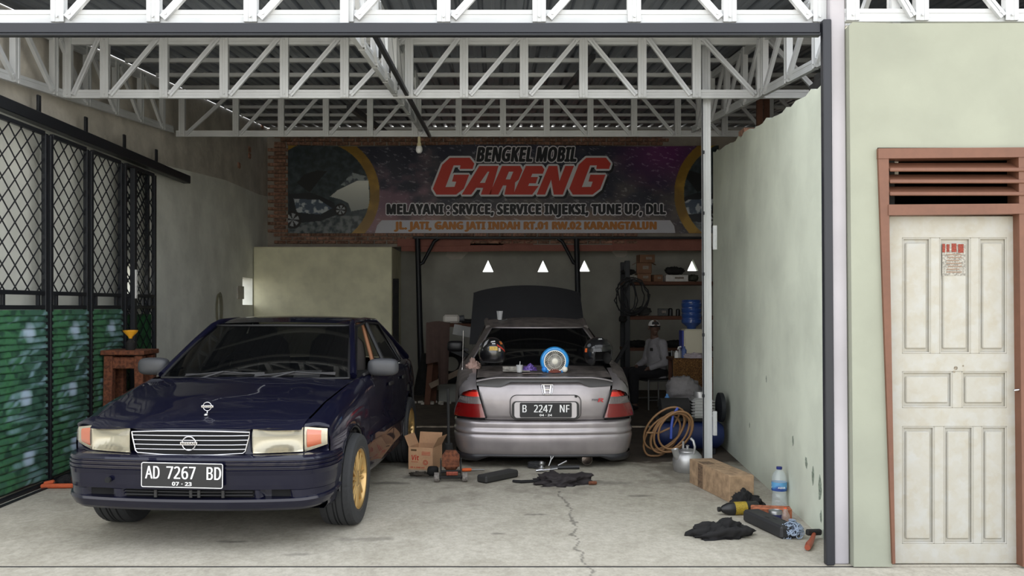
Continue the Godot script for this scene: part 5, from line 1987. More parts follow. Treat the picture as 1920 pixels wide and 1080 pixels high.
	mb.quad(V(-0.68, 0.95, 3.55), V(0.68, 0.95, 3.55), V(0.54, 1.34, 2.95), V(-0.54, 1.34, 2.95))
	obj("windscreen", mb, M.rear_glass, car)
	# rear seat and parcel shelf
	mb = MB.new()
	mb.box(V(0, 0.885, 1.15), Vector3(1.28, 0.04, 0.52), 0.01)
	mb.box(V(0, 0.86, 1.50), Vector3(1.26, 0.32, 0.12), 0.05)
	obj("rear_seat", mb, mk(c8(34, 33, 34), 0.9), car)
	# left mirror and aerial
	mb = MB.new()
	mb.blob(V(-0.955, 1.01, 2.95), Vector3(0.105, 0.068, 0.06), func(dd: Vector3) -> float: return 1.0 / pow(pow(absf(dd.x), 4) + pow(absf(dd.y), 4) + pow(absf(dd.z), 3), 0.27), 20, 12)
	mb.bar(V(-0.80, 0.96, 2.98), V(-0.92, 0.99, 2.96), 0.05, 0.04)
	obj("wing_mirror", mb, M.black_plastic, car)
	mb = MB.new()
	mb.tube([V(-0.785, 0.88, 0.62), V(-0.775, 1.27, 0.60)], 0.0042, 6)
	mb.tube([V(-0.79, 0.868, 0.62), V(-0.785, 0.90, 0.62)], 0.012, 8)
	obj("aerial", mb, M.chrome, car)
	# bonnet swung up behind the windscreen
	mb = MB.new()
	rows = []
	for i in 9:
		var v := i / 8.0
		var row := []
		for k in 17:
			var u := -1.0 + k / 8.0
			row.append(V(-0.035 + u * lerpf(0.765, 0.72, v), lerpf(1.02, 1.70, v) + 0.085 * (1.0 - u * u) * v - 0.015 * pow(absf(u), 8) * v, lerpf(3.46, 3.92, v) - 0.05 * (1.0 - u * u) - 0.02 * sin(v * PI)))
		rows.append(row)
	sgrid(mb, rows)
	var back := []
	for row in rows:
		var r2 := []
		for p in row: r2.append(p + Vector3(0, -0.01, -0.03))
		back.append(r2)
	sgrid(mb, back, true)
	var edge := []
	for p in rows[8]: edge.append(p + Vector3(0, -0.006, -0.014))
	mb.tube(edge, 0.014, 6)
	obj("bonnet", mb, mk(c8(52, 52, 55), 0.5, 0.2, M.t_blot, 0.6), car)  # silver paint coloured dark grey, the shade on it put into the colour
	# exhaust
	mb = MB.new()
	var ex := V(0.40, 0.075, 0.10)
	var prof := [Vector2(0.045, -0.28), Vector2(0.05, -0.22), Vector2(0.05, 0.0), Vector2(0.046, 0.002), Vector2(0.043, -0.01), Vector2(0.043, -0.2), Vector2(0.0, -0.2)]
	mb.lathe(prof, 28, T(ex, Basis(Vector3.UP, 0.14) * Basis(Vector3.RIGHT, PI / 2)))
	obj("exhaust", mb, mk(c8(150, 140, 132), 0.3, 0.9), car)
	var rimm := mk(c8(120, 120, 122), 0.4, 0.6)
	for s in [-1.0, 1.0]:
		wheel(car, V(s * 0.75, 0.285, 0.98), s, 0.0, 0.285, 0.19, rimm, "six")
		wheel(car, V(s * 0.75, 0.285, 3.62), s, 0.0, 0.285, 0.19, rimm, "six")

# ---------------------------------------------------------------- loose things
func ground_z(y: float) -> float:
	return EYE * F / (y - CY)

func on_floor(x: float, y: float) -> Vector3:
	return px(x, y, ground_z(y))

# crumpled cloth: a lumpy, creased heap that lies flat on what is under it
func rag(w: float, d: float, h: float, sd: int, folds := 3.0) -> MB:
	var n := FastNoiseLite.new()
	n.seed = sd
	n.frequency = 0.9
	n.fractal_octaves = 2
	var mb := MB.new()
	var rows := []
	var nv := 22
	var na := 52
	for i in nv + 1:
		var th := PI * i / nv
		var row := []
		for k in na:
			var a := TAU * k / na
			var dir := Vector3(sin(th) * cos(a), -cos(th), -sin(th) * sin(a))
			var q := dir + Vector3(sd * 3.7, sd * 1.3, 0)
			var big := n.get_noise_3d(q.x * 1.3, q.y * 1.3, q.z * 1.3)
			var crease := 1.0 - absf(n.get_noise_3d(q.x * folds + 9.0, q.y * 1.5, q.z * folds)) * 2.0
			var r := 0.78 + 0.55 * big + 0.28 * crease
			var p := dir * Vector3(w * 0.5, h * 0.9, d * 0.5) * r
			p.y = maxf(p.y + h * 0.12, 0.0) if dir.y > -0.5 else 0.0
			row.append(p)
		rows.append(row)
	mb.g = 7
	mb.grid(rows, true)
	return mb

func pet_bottle(called: String, label: String, at: Vector3, h: float, r: float, body: Material, cap: Material, prof: Array, b := Basis.IDENTITY, wrap: Material = null, w0 := 0.0, w1 := 0.0) -> Node3D:
	var t := thing(called, label, "bottle", at)
	t.basis = b
	var pr := []
	for p in prof: pr.append(Vector2(p[0] * r, p[1] * h))
	var mb := MB.new()
	mb.lathe(pr, 28)
	obj("body", mb, body, t)
	mb = MB.new()
	mb.lathe([Vector2(r * 0.36, h * 0.935), Vector2(r * 0.38, h * 0.94), Vector2(r * 0.38, h * 0.995), Vector2(r * 0.34, h), Vector2(0, h)], 20)
	obj("cap", mb, cap, t)
	if wrap:
		mb = MB.new()
		mb.lathe([Vector2(r * 1.012, h * w0), Vector2(r * 1.012, h * w1)], 28)
		obj("label_band", mb, wrap, t)
	return t

func right_wall_things() -> void:
	# long wooden crate
	var a := on_floor(1368, 943)
	var c := on_floor(1293, 905)
	var L := (c - a).length()
	var along := (c - a).normalized()
	var across := Vector3(-along.z, 0, along.x)
	if across.x < 0: across = -across
	var crate := thing("wooden_crate", "long weathered wooden crate on the floor along the right wall", "crate", (a + c) / 2 + across * 0.10)
	var b := Basis(across, Vector3.UP, across.cross(Vector3.UP))
	crate.basis = b
	var H := 0.205
	var W := 0.20
	var mb := MB.new()
	for e in [[-W / 2 + 0.008, 0], [W / 2 - 0.008, 0]]:
		mb = MB.new()
		mb.box(Vector3(e[0], H / 2 - 0.004, 0), Vector3(0.016, H - 0.01, L - 0.03), 0.002)
		obj("side_board", mb, M.wood, crate)
	for s in [-1, 1]:
		mb = MB.new()
		mb.box(Vector3(0, H / 2, s * (L / 2 - 0.008)), Vector3(W, H, 0.016), 0.003)
		for q in [[-0.085, 0.09], [0.085, 0.085], [-0.085, -0.07], [0.085, -0.075], [-0.03, 0.09], [0.02, 0.093], [0.082, 0.0]]:
			mb.tube([Vector3(q[0], H / 2 + q[1], s * (L / 2 - 0.001)), Vector3(q[0], H / 2 + q[1], s * (L / 2 + 0.0012))], 0.003, 6)
		obj("end_board", mb, M.wood, crate)
	for k in 2:
		mb = MB.new()
		mb.box(Vector3(-W / 4 + W / 2 * k, H - 0.004, 0), Vector3(W / 2 - 0.002, 0.012, L - 0.035), 0.002)
		obj("lid_board", mb, M.wood, crate)
	mb = MB.new()
	mb.box(Vector3(-W / 2 - 0.0005, H / 2, -0.17), Vector3(0.002, H * 0.94, 0.10), 0.0)
	mb.box(Vector3(-0.045, H + 0.0022, -0.17), Vector3(0.1, 0.002, 0.12), 0.0)
	obj("oil_stain", mb, mk(c8(124, 100, 78), 0.9, 0, M.t_dirt, 5.0), crate)
	# kettle
	var k0 := on_floor(1289, 884)
	var ket := thing("kettle", "dented aluminium kettle on the floor behind the wooden crate", "kettle", Vector3(k0.x, 0, k0.z))
	mb = MB.new()
	mb.lathe([Vector2(0, 0.004), Vector2(0.112, 0.0), Vector2(0.122, 0.012), Vector2(0.132, 0.06), Vector2(0.134, 0.11), Vector2(0.126, 0.15), Vector2(0.10, 0.180), Vector2(0.085, 0.186)], 36)
	obj("body", mb, M.alu, ket)
	mb = MB.new()
	mb.lathe([Vector2(0.088, 0.184), Vector2(0.086, 0.192), Vector2(0.05, 0.206), Vector2(0.012, 0.212), Vector2(0.012, 0.226), Vector2(0.018, 0.238), Vector2(0.0, 0.246)], 28)
	obj("lid", mb, M.alu, ket)
	mb = MB.new()
	mb.tube([Vector3(-0.09, 0.13, 0.05), Vector3(-0.115, 0.165, 0.06), Vector3(-0.125, 0.20, 0.065), Vector3(-0.128, 0.215, 0.065)], [0.034, 0.030, 0.030, 0.036], 14, false)
	obj("spout", mb, M.alu, ket)
	mb = MB.new()
	mb.tube([Vector3(0.04, 0.178, 0.09), Vector3(0.045, 0.24, 0.10), Vector3(0.035, 0.29, 0.09), Vector3(0.02, 0.308, 0.06)], [0.010, 0.011, 0.012, 0.014], 10)
	mb.tube([Vector3(-0.03, 0.185, -0.05), Vector3(-0.03, 0.27, -0.04)], 0.011, 10)
	obj("handle", mb, M.alu, ket)
	# water bottle
	var pet := [[0.0, 0.02], [0.75, 0.0], [0.97, 0.02], [1.0, 0.05], [1.0, 0.18], [0.96, 0.20], [1.0, 0.22], [0.97, 0.30], [0.86, 0.36], [0.9, 0.40], [1.0, 0.42], [1.0, 0.62], [1.0, 0.68], [0.98, 0.72], [0.82, 0.82], [0.5, 0.90], [0.36, 0.92], [0.36, 0.955]]
	var water := glassy(c8(214, 226, 232), 0.22)
	var lab := mk(c8(66, 130, 186), 0.5)
	var im := Image.create(256, 64, false, Image.FORMAT_RGB8)
	for y in 64:
		for x in 256:
			var cc := Color(0.36, 0.60, 0.78).lerp(Color(0.12, 0.24, 0.52), clampf((y - 26.0 + 10.0 * sin(x * 0.09)) / 26.0, 0, 1))
			if Vector2(fmod(x, 128.0) - 30, y - 30).length() < 17: cc = Color(0.80, 0.88, 0.92)
			if Vector2(fmod(x, 128.0) - 34, y - 28).length() < 11: cc = Color(0.24, 0.50, 0.70)
			im.set_pixel(x, y, cc)
	lab.albedo_color = Color.WHITE
	lab.albedo_texture = ImageTexture.create_from_image(im)
	var w0 := on_floor(1461, 951)
	var wbt := pet_bottle("water_bottle", "clear plastic water bottle with blue label standing against the pale wall", Vector3(w0.x, 0, w0.z), 0.305, 0.056, water, mk(c8(28, 40, 110), 0.4), pet, Basis(Vector3.UP, 2.2), lab, 0.42, 0.63)
	mb = MB.new()
	mb.text("AQUA", bold, Vector3(0, 0, 0), 0.055, 0.016, Basis.IDENTITY, 0.1, 0.001)
	var tx := obj("lettering", mb, M.white_paint, wbt)
	tx.basis = Basis(Vector3.UP, -2.2)
	tx.position = tx.basis * Vector3(0.0, 0.155, 0.0575)
	# black bottle lying down, yellow label
	var b0 := on_floor(1384, 968)
	var oil := [[0.0, 0.0], [0.9, 0.0], [1.0, 0.03], [1.0, 0.66], [0.92, 0.75], [0.55, 0.88], [0.3, 0.92], [0.3, 0.96]]
	var yl := mk(c8(176, 150, 44), 0.6, 0, M.t_dirt, 14.0)
	pet_bottle("oil_bottle", "black oil bottle with yellow label lying on its side by the brick", Vector3(b0.x + 0.16, 0.048, b0.z - 0.07), 0.30, 0.047, M.black_plastic, M.black_plastic, oil, Basis(Vector3.UP, 0.12) * Basis(Vector3.BACK, PI / 2 + 0.02), yl, 0.30, 0.60)
	# black cloth heaped behind the bottle
	var r0 := on_floor(1405, 957)
	var rg := rag(0.24, 0.20, 0.10, 5)
	var ro := obj("black_rag", rg, M.cloth_black)
	ro.position = Vector3(r0.x + 0.02, 0, r0.z - 0.14)
	tag(ro, "small black rag heaped behind the lying oil bottle near the crate", "rag")
	# terracotta brick with a tin and a small bottle before it
	var k1 := on_floor(1448, 978)
	mb = MB.new()
	mb.box(Vector3(0, 0.045, 0), Vector3(0.27, 0.09, 0.105), 0.006)
	for q in 5: mb.box(Vector3(-0.10 + 0.05 * q, 0.09, 0.0), Vector3(0.02, 0.003, 0.05), 0.001)
	var bk := obj("loose_brick", mb, mk(c8(188, 112, 78), 0.9, 0, M.t_dirt, 3.0, M.t_grain, 0.2))
	bk.position = Vector3(k1.x + 0.01, 0, k1.z - 0.06)
	bk.rotation.y = -0.16
	tag(bk, "orange terracotta brick on the floor in front of the water bottle", "brick")
	var tin0 := on_floor(1449, 977)
	var tin := thing("tin_can", "small round tin with dark blue label in front of the terracotta brick", "tin", Vector3(tin0.x, 0, tin0.z + 0.06))
	mb = MB.new()
	mb.lathe([Vector2(0, 0.0), Vector2(0.046, 0.0), Vector2(0.047, 0.004), Vector2(0.047, 0.086), Vector2(0.045, 0.09), Vector2(0.043, 0.085), Vector2(0, 0.085)], 26)
	obj("can", mb, M.steel, tin)
	mb = MB.new()
	mb.lathe([Vector2(0.0476, 0.008), Vector2(0.0476, 0.066)], 26)
	var tl := obj("label_band", mb, mk(c8(40, 42, 92), 0.5), tin)
	mb = MB.new()
	mb.text("S", bold, Vector3(-0.012, 0.038, 0.048), 0.024, 0.03, Basis.IDENTITY, 0.2, 0.001)
	obj("print", mb, mk(c8(222, 190, 90), 0.5), tl)
	var sb0 := on_floor(1470, 981)
	pet_bottle("small_bottle", "small clear bottle with bright orange cap beside the tin can", Vector3(sb0.x, 0, sb0.z + 0.03), 0.115, 0.030, glassy(c8(190, 170, 160), 0.35), mk(c8(236, 92, 40), 0.5), [[0, 0.02], [0.9, 0.0], [1.0, 0.04], [1.0, 0.5], [0.8, 0.66], [0.55, 0.76], [0.5, 0.95]])
	# the orange cap is broad on this one
	# black rubber block
	var p0 := on_floor(1400, 977)
	var p1 := on_floor(1470, 1010)
	var mid := (p0 + p1) / 2
	mb = MB.new()
	var dir := (p1 - p0).normalized()
	var yaw := atan2(dir.x, dir.z)
	mb.box(Vector3(0, 0.042, 0), Vector3(0.13, 0.084, (p1 - p0).length() + 0.02), 0.014)
	for k in 3: mb.box(Vector3(-0.02 + 0.03 * k, 0.085, 0.05 * k), Vector3(0.006, 0.004, 0.05), 0.001)
	var blk := obj("rubber_block", mb, mk(c8(40, 40, 42), 0.6, 0, M.t_blot, 3.0))
	blk.position = Vector3(mid.x + 0.035, 0, mid.z)
	blk.rotation.y = yaw
	tag(blk, "long black rubber block on the floor in front of the terracotta brick", "block")
	# black cloth in front
	var c0 := on_floor(1357, 1010)
	var cl := obj("black_cloth", rag(0.42, 0.22, 0.10, 9, 2.4), M.cloth_black)
	cl.position = Vector3(c0.x, 0, c0.z - 0.07)
	cl.rotation.y = 0.12
	tag(cl, "crumpled black cloth lying alone on the concrete, nearest the entrance", "cloth")
	# bundle of blue-grey netting
	var n0 := on_floor(1490, 1012)
	var net := MB.new()
	rng.seed = 33
	for i in 90:
		var d0 := Vector3(rng.randf_range(-1, 1), rng.randf_range(0, 1), rng.randf_range(-1, 1)).normalized()
		var c1 := d0 * Vector3(0.085, 0.11, 0.07) * rng.randf_range(0.75, 1.0) + Vector3(0, 0.008, 0)
		var u := d0.cross(Vector3(rng.randf(), rng.randf(), rng.randf())).normalized()
		var v := d0.cross(u)
		var pts := []
		var rr := rng.randf_range(0.012, 0.024)
		for k in 6:
			var an := k / 5.0 * 4.4
			pts.append(c1 + u * cos(an) * rr + v * sin(an) * rr)
		for q in pts.size(): pts[q].y = maxf(pts[q].y, 0.003)
		net.tube(pts, 0.0035, 4, false)
	var no := thing("netting", "tangled bundle of blue grey plastic netting beside the black rubber block", "netting", Vector3(n0.x, 0, n0.z - 0.06))
	var strands := obj("strands", net, mk(c8(150, 164, 184), 0.6), no)
	strands.set_meta("kind", "stuff")
	mb = MB.new()
	mb.blob(Vector3(0, 0.045, 0), Vector3(0.06, 0.05, 0.05), func(_d): return 1.0, 12, 8)
	obj("core", mb, mk(c8(70, 78, 92), 0.9), no)
	# hammer with red handle
	var h0 := on_floor(1514, 1034)
	var h1 := on_floor(1527, 1012)
	var ham := thing("hammer", "small black headed hammer with red brown handle by the entrance post", "hammer", Vector3(h0.x, 0, h0.z))
	var e := h1 - h0
	mb = MB.new()
	mb.tube([Vector3(0, 0.024, 0), e * 0.2 + Vector3(0, 0.026, 0), e * 0.55 + Vector3(0, 0.024, 0), e * 0.95 + Vector3(0, 0.04, 0)], [0.018, 0.022, 0.017, 0.012], 10)
	obj("handle", mb, mk(c8(146, 66, 40), 0.5), ham)
	mb = MB.new()
	mb.bar(e + Vector3(-0.055, 0.05, 0.01), e + Vector3(0.05, 0.045, -0.02), 0.034, 0.038, Vector3.UP, 0.008)
	obj("head", mb, M.soot, ham)
	# brick left on top of the right wall
	mb = MB.new()
	mb.box(Vector3.ZERO, Vector3(0.1, 0.055, 0.2), 0.006)
	var wz := -8.75
	var wb2 := obj("wall_top_brick", mb, M.brick[2])
	wb2.position = Vector3(2.12 + 0.08 * (8.75 - 5.86) + 0.065, 2.915 + 0.067 * (8.75 - 5.36) + 0.045, wz)
	tag(wb2, "loose brown brick lying on the ragged top of the pale right wall", "brick")

func floor_tools() -> void:
	var mb := MB.new()
	# open cardboard box
	var b0 := on_floor(792, 880)
	var box := thing("cardboard_box", "open brown cardboard box with red print beside the trolley jack", "box", Vector3(b0.x + 0.02, 0, b0.z - 0.10), 0.0)
	box.rotation.y = -0.28
	var W := 0.235
	var D := 0.26
	var H := 0.205
	for q in [[Vector3(0, H / 2, D / 2), Vector3(W, H, 0.005)], [Vector3(0, H / 2, -D / 2), Vector3(W, H, 0.005)], [Vector3(W / 2, H / 2, 0), Vector3(0.005, H, D)], [Vector3(-W / 2, H / 2, 0), Vector3(0.005, H, D)], [Vector3(0, 0.003, 0), Vector3(W, 0.005, D)]]:
		mb = MB.new()
		mb.box(q[0], q[1], 0.001)
		obj("wall", mb, M.card, box)
	for q in [[Vector3(0, H, D / 2), 0, -2.3, W], [Vector3(W / 2, H, 0), 1, 0.5, D], [Vector3(-W / 2, H, 0), 3, 0.4, D], [Vector3(0, H, -D / 2), 2, 0.25, W]]:
		mb = MB.new()
		var bb := Basis(Vector3.UP, q[1] * PI / 2) * Basis(Vector3.RIGHT, q[2])
		mb.box(q[0] + bb * Vector3(0, 0.055, 0), Vector3(q[3] - 0.01, 0.11, 0.004), 0.001, bb)
		obj("flap", mb, M.card, box)
	mb = MB.new()
	var fz := D / 2 + 0.0035
	mb.text("Vit", bold, Vector3(-0.052, 0.112, fz), 0.075, 0.05, Basis.IDENTITY, 0.1, 0.001)
	mb.text("AIR MINERAL", plain_font, Vector3(-0.055, 0.072, fz), 0.07, 0.008, Basis.IDENTITY, 0.0, 0.001)
	for k in 3: mb.box(Vector3(0.055, 0.165 - 0.012 * k, fz), Vector3(0.085, 0.004, 0.001), 0.0)
	ring(mb, Vector3(0.05, 0.07, fz), 0.022, 0.002)
	ring(mb, Vector3(0.05, 0.07, fz), 0.012, 0.002)
	mb.text("48 x 240 ml", bold, Vector3(-0.03, 0.022, fz), 0.14, 0.012, Basis.IDENTITY, 0.0, 0.001)
	obj("print", mb, M.red_print, box)
	mb = MB.new()
	mb.box(Vector3(-0.065, 0.18, fz), Vector3(0.055, 0.016, 0.001), 0.0)
	obj("print", mb, mk(c8(86, 66, 40), 0.8), box)
	# trolley jack
	var j0 := on_floor(845, 905)
	var jack := thing("trolley_jack", "rusty trolley jack with grey rollers in front of the silver sedan", "jack", Vector3(j0.x, 0, j0.z - 0.03), 0.05)
	for s in [-1.0, 1.0]:
		mb = MB.new()
		mb.prism(V2([0.0, 0.02, 0.05, 0.015, 0.50, 0.03, 0.52, 0.10, 0.16, 0.16, 0.04, 0.20, 0.0, 0.09]), 0.008, T(Vector3(s * 0.088 - 0.004, 0, 0), Basis(Vector3(0, 0, -1), Vector3.UP, Vector3(1, 0, 0))))
		obj("side_plate", mb, M.soot, jack)
		mb = MB.new()
		mb.tube([Vector3(s * 0.10, 0.042, 0.0), Vector3(s * 0.142, 0.042, 0.0)], 0.042, 22)
		mb.tube([Vector3(s * 0.142, 0.042, 0.0), Vector3(s * 0.146, 0.042, 0.0)], 0.018, 12)
		obj("roller", mb, mk(c8(128, 122, 116), 0.7, 0.2, M.t_dirt, 6.0), jack)
	mb = MB.new()
	mb.tube([Vector3(-0.10, 0.042, 0), Vector3(0.10, 0.042, 0)], 0.012, 10)
	mb.tube([Vector3(-0.085, 0.085, -0.03), Vector3(0.085, 0.085, -0.03)], 0.012, 10)
	obj("axle", mb, M.soot, jack)
	mb = MB.new()
	mb.prism(V2([-0.075, 0.0, 0.075, 0.0, 0.075, 0.10, 0.045, 0.14, -0.045, 0.14, -0.075, 0.10]), 0.05, T(Vector3(0, 0.115, -0.13)))
	mb.box(Vector3(0, 0.12, -0.25), Vector3(0.12, 0.08, 0.3), 0.02)
	obj("lift_arm", mb, M.rust, jack)
	mb = MB.new()
	mb.box(Vector3(0.01, 0.075, 0.012), Vector3(0.10, 0.03, 0.02), 0.004, Basis(Vector3.RIGHT, 0.3))
	obj("name_plate", mb, mk(c8(150, 72, 52), 0.6, 0, M.t_dirt, 6.0), jack)
	mb = MB.new()
	mb.tube([Vector3(-0.02, 0.18, -0.42), Vector3(-0.02, 0.27, -0.40)], [0.045, 0.035], 12)
	mb.tube([Vector3(-0.02, 0.25, -0.40), Vector3(-0.025, 0.75, -0.52)], 0.014, 10)
	obj("pump_handle", mb, M.soot, jack)
	# oily rag left of the jack
	var r0 := on_floor(786, 892)
	var rg := obj("oily_rag", rag(0.17, 0.14, 0.03, 21), mk(c8(62, 56, 48), 0.95, 0, M.t_blot, 4.0))
	rg.position = Vector3(r0.x, 0, r0.z - 0.02)
	tag(rg, "flat dark oily rag in front of the open cardboard box", "rag")
	# dark foot pump left of the jack roller
	var f0 := on_floor(815, 893)
	mb = MB.new()
	mb.blob(Vector3(0, 0.04, 0), Vector3(0.05, 0.04, 0.05), func(dd: Vector3) -> float: return 1.0 / pow(pow(absf(dd.x), 4) + pow(absf(dd.y), 4) + pow(absf(dd.z), 4), 0.25), 14, 8)
	var fp := obj("dark_lump", mb, M.soot)
	fp.position = Vector3(f0.x - 0.02, 0, f0.z - 0.05)
	tag(fp, "small sooty metal lump between the cardboard box and the jack", "metal part")
	# orange handled screwdriver right of the jack
	var s0 := on_floor(876, 884)
	var scr := thing("screwdriver", "screwdriver with orange handle lying right of the trolley jack", "screwdriver", Vector3(s0.x, 0, s0.z), 0.2)
	mb = MB.new()
	mb.tube([Vector3(-0.05, 0.016, 0), Vector3(-0.03, 0.016, 0), Vector3(0.03, 0.016, 0), Vector3(0.04, 0.016, 0)], [0.012, 0.016, 0.015, 0.009], 10)
	obj("handle", mb, M.orange, scr)
	mb = MB.new()
	mb.tube([Vector3(0.04, 0.016, 0), Vector3(0.16, 0.010, 0)], 0.005, 8)
	obj("shaft", mb, M.steel, scr)
	# rubber wedge
	var p0 := on_floor(902, 908)
	var p1 := on_floor(964, 895)
	var d := p1 - p0
	mb = MB.new()
	mb.box(Vector3(0, 0.033, 0), Vector3(d.length(), 0.066, 0.12), 0.014)
	var wd := obj("rubber_wedge", mb, mk(c8(38, 37, 36), 0.7, 0, M.t_blot, 3.0))
	wd.position = Vector3((p0.x + p1.x) / 2, 0, (p0.z + p1.z) / 2 - 0.05)
	wd.rotation.y = atan2(-d.z, d.x)
	tag(wd, "flat black rubber block on the concrete left of the tool bag", "block")
	# tool bag
	var t0 := on_floor(1052, 912)
	var bag := thing("tool_bag", "crumpled black tool bag with a strap on the concrete", "bag", Vector3(t0.x, 0, t0.z - 0.11), 0.0)
	obj("cloth", rag(0.50, 0.26, 0.095, 14, 2.6), mk(c8(36, 30, 32), 0.8, 0, M.t_blot, 4.0), bag)
	mb = MB.new()
	mb.tube([Vector3(-0.10, 0.02, -0.04), Vector3(-0.24, 0.012, -0.05), Vector3(-0.33, 0.014, -0.02), Vector3(-0.40, 0.012, -0.06)], [0.015, 0.014, 0.014, 0.012], 8)
	obj("strap", mb, M.cloth_black, bag)
	mb = MB.new()
	mb.tube([Vector3(0.24, 0.016, 0.05), Vector3(0.27, 0.02, 0.06), Vector3(0.30, 0.016, 0.04)], 0.015, 8)
	obj("buckle", mb, M.rust, bag)
	var tt := func(called: String, label: String, cat: String, x: float, y: float, lift: float, back: float) -> Node3D:
		var g := on_floor(x, y)
		return thing(called, label, cat, Vector3(g.x, lift, g.z - back))
	var ra: Node3D = tt.call("socket_wrench", "chrome socket wrench lying across the left end of the tool bag", "wrench", 1005, 902, 0.085, 0.03)
	mb = MB.new()
	mb.tube([Vector3(0, 0, 0), Vector3(0.055, 0.002, -0.01)], 0.012, 12)
	mb.tube([Vector3(0.055, 0.002, -0.01), Vector3(0.125, 0.006, -0.02)], 0.007, 10)
	obj("socket", mb, M.chrome, ra)
	mb = MB.new()
	mb.tube([Vector3(0.125, 0.006, -0.02), Vector3(0.19, 0.012, -0.03)], 0.009, 10)
	obj("handle", mb, M.steel, ra)
	var sp: Node3D = tt.call("spanner", "small open ended spanner propped up on the tool bag", "spanner", 1030, 893, 0.075, 0.10)
	mb = MB.new()
	mb.bar(Vector3(0, 0, 0), Vector3(0.025, 0.06, -0.02), 0.010, 0.005, Vector3.BACK, 0.001)
	obj("shank", mb, M.steel, sp)
	mb = MB.new()
	for s in [-1.0, 1.0]: mb.bar(Vector3(0.026 + 0.004 * s, 0.058, -0.02), Vector3(0.032 + 0.012 * s, 0.082, -0.028), 0.008, 0.006, Vector3.BACK, 0.001)
	obj("jaw", mb, M.steel, sp)
	var bj: Node3D = tt.call("ball_joint", "grey steel ball joint standing on the tool bag", "car part", 1016, 896, 0.045, 0.06)
	mb = MB.new()
	mb.lathe([Vector2(0.03, 0.0), Vector2(0.03, 0.03), Vector2(0.014, 0.045), Vector2(0.012, 0.055)], 16)
	obj("base", mb, M.steel, bj)
	mb = MB.new()
	mb.lathe([Vector2(0.0, 0.05), Vector2(0.016, 0.056), Vector2(0.022, 0.072), Vector2(0.016, 0.088), Vector2(0.0, 0.094)], 16)
	obj("ball", mb, M.steel, bj)
	var tb: Node3D = tt.call("grip_bar", "black bar with a chrome tip lying along the top of the tool bag", "tool", 1060, 893, 0.066, 0.06)
	mb = MB.new()
	mb.tube([Vector3(-0.13, 0, 0), Vector3(0.13, 0.004, 0.0)], 0.019, 12)
	obj("grip", mb, M.black_plastic, tb)
	mb = MB.new()
	mb.tube([Vector3(-0.06, 0.016, -0.02), Vector3(0.02, 0.05, -0.05)], 0.008, 10)
	obj("tip", mb, M.chrome, tb)
	# black cable clump under the bumper
	var cb := on_floor(1006, 880)
	mb = MB.new()
	rng.seed = 8
	for k in 7:
		var pts := []
		var ph := rng.randf() * TAU
		for i in 13:
			var a := i / 12.0 * TAU * 0.85 + ph
			pts.append(Vector3(cos(a) * rng.randf_range(0.06, 0.085), 0.015 + 0.02 * (1 + sin(a * 2.0 + k)), sin(a) * rng.randf_range(0.035, 0.05)))
		mb.tube(pts, 0.009, 6)
	var cbo := obj("cable_coil", mb, M.rubber)
	cbo.position = Vector3(cb.x, 0, cb.z - 0.05)
	tag(cbo, "coil of black cable on the floor under the silver bumper", "cable")
	# orange strap by the gate
	var o0 := on_floor(104, 915)
	var os := thing("orange_clamp", "orange ratchet clamp with dark rag lying by the gate rail", "clamp", Vector3(o0.x, 0, o0.z))
	mb = MB.new()
	mb.bar(Vector3(-0.11, 0.02, 0.02), Vector3(0.16, 0.022, 0.01), 0.05, 0.034, Vector3.UP, 0.010)
	mb.bar(Vector3(-0.10, 0.035, -0.01), Vector3(-0.02, 0.05, -0.02), 0.05, 0.03, Vector3.UP, 0.01)
	obj("strap", mb, mk(c8(196, 92, 52), 0.7, 0, M.t_blot, 4.0), os)
	var dr := rag(0.22, 0.14, 0.075, 31)
	var drg := obj("rag", dr, M.cloth_black, os)
	drg.position = Vector3(0.06, 0, -0.12)

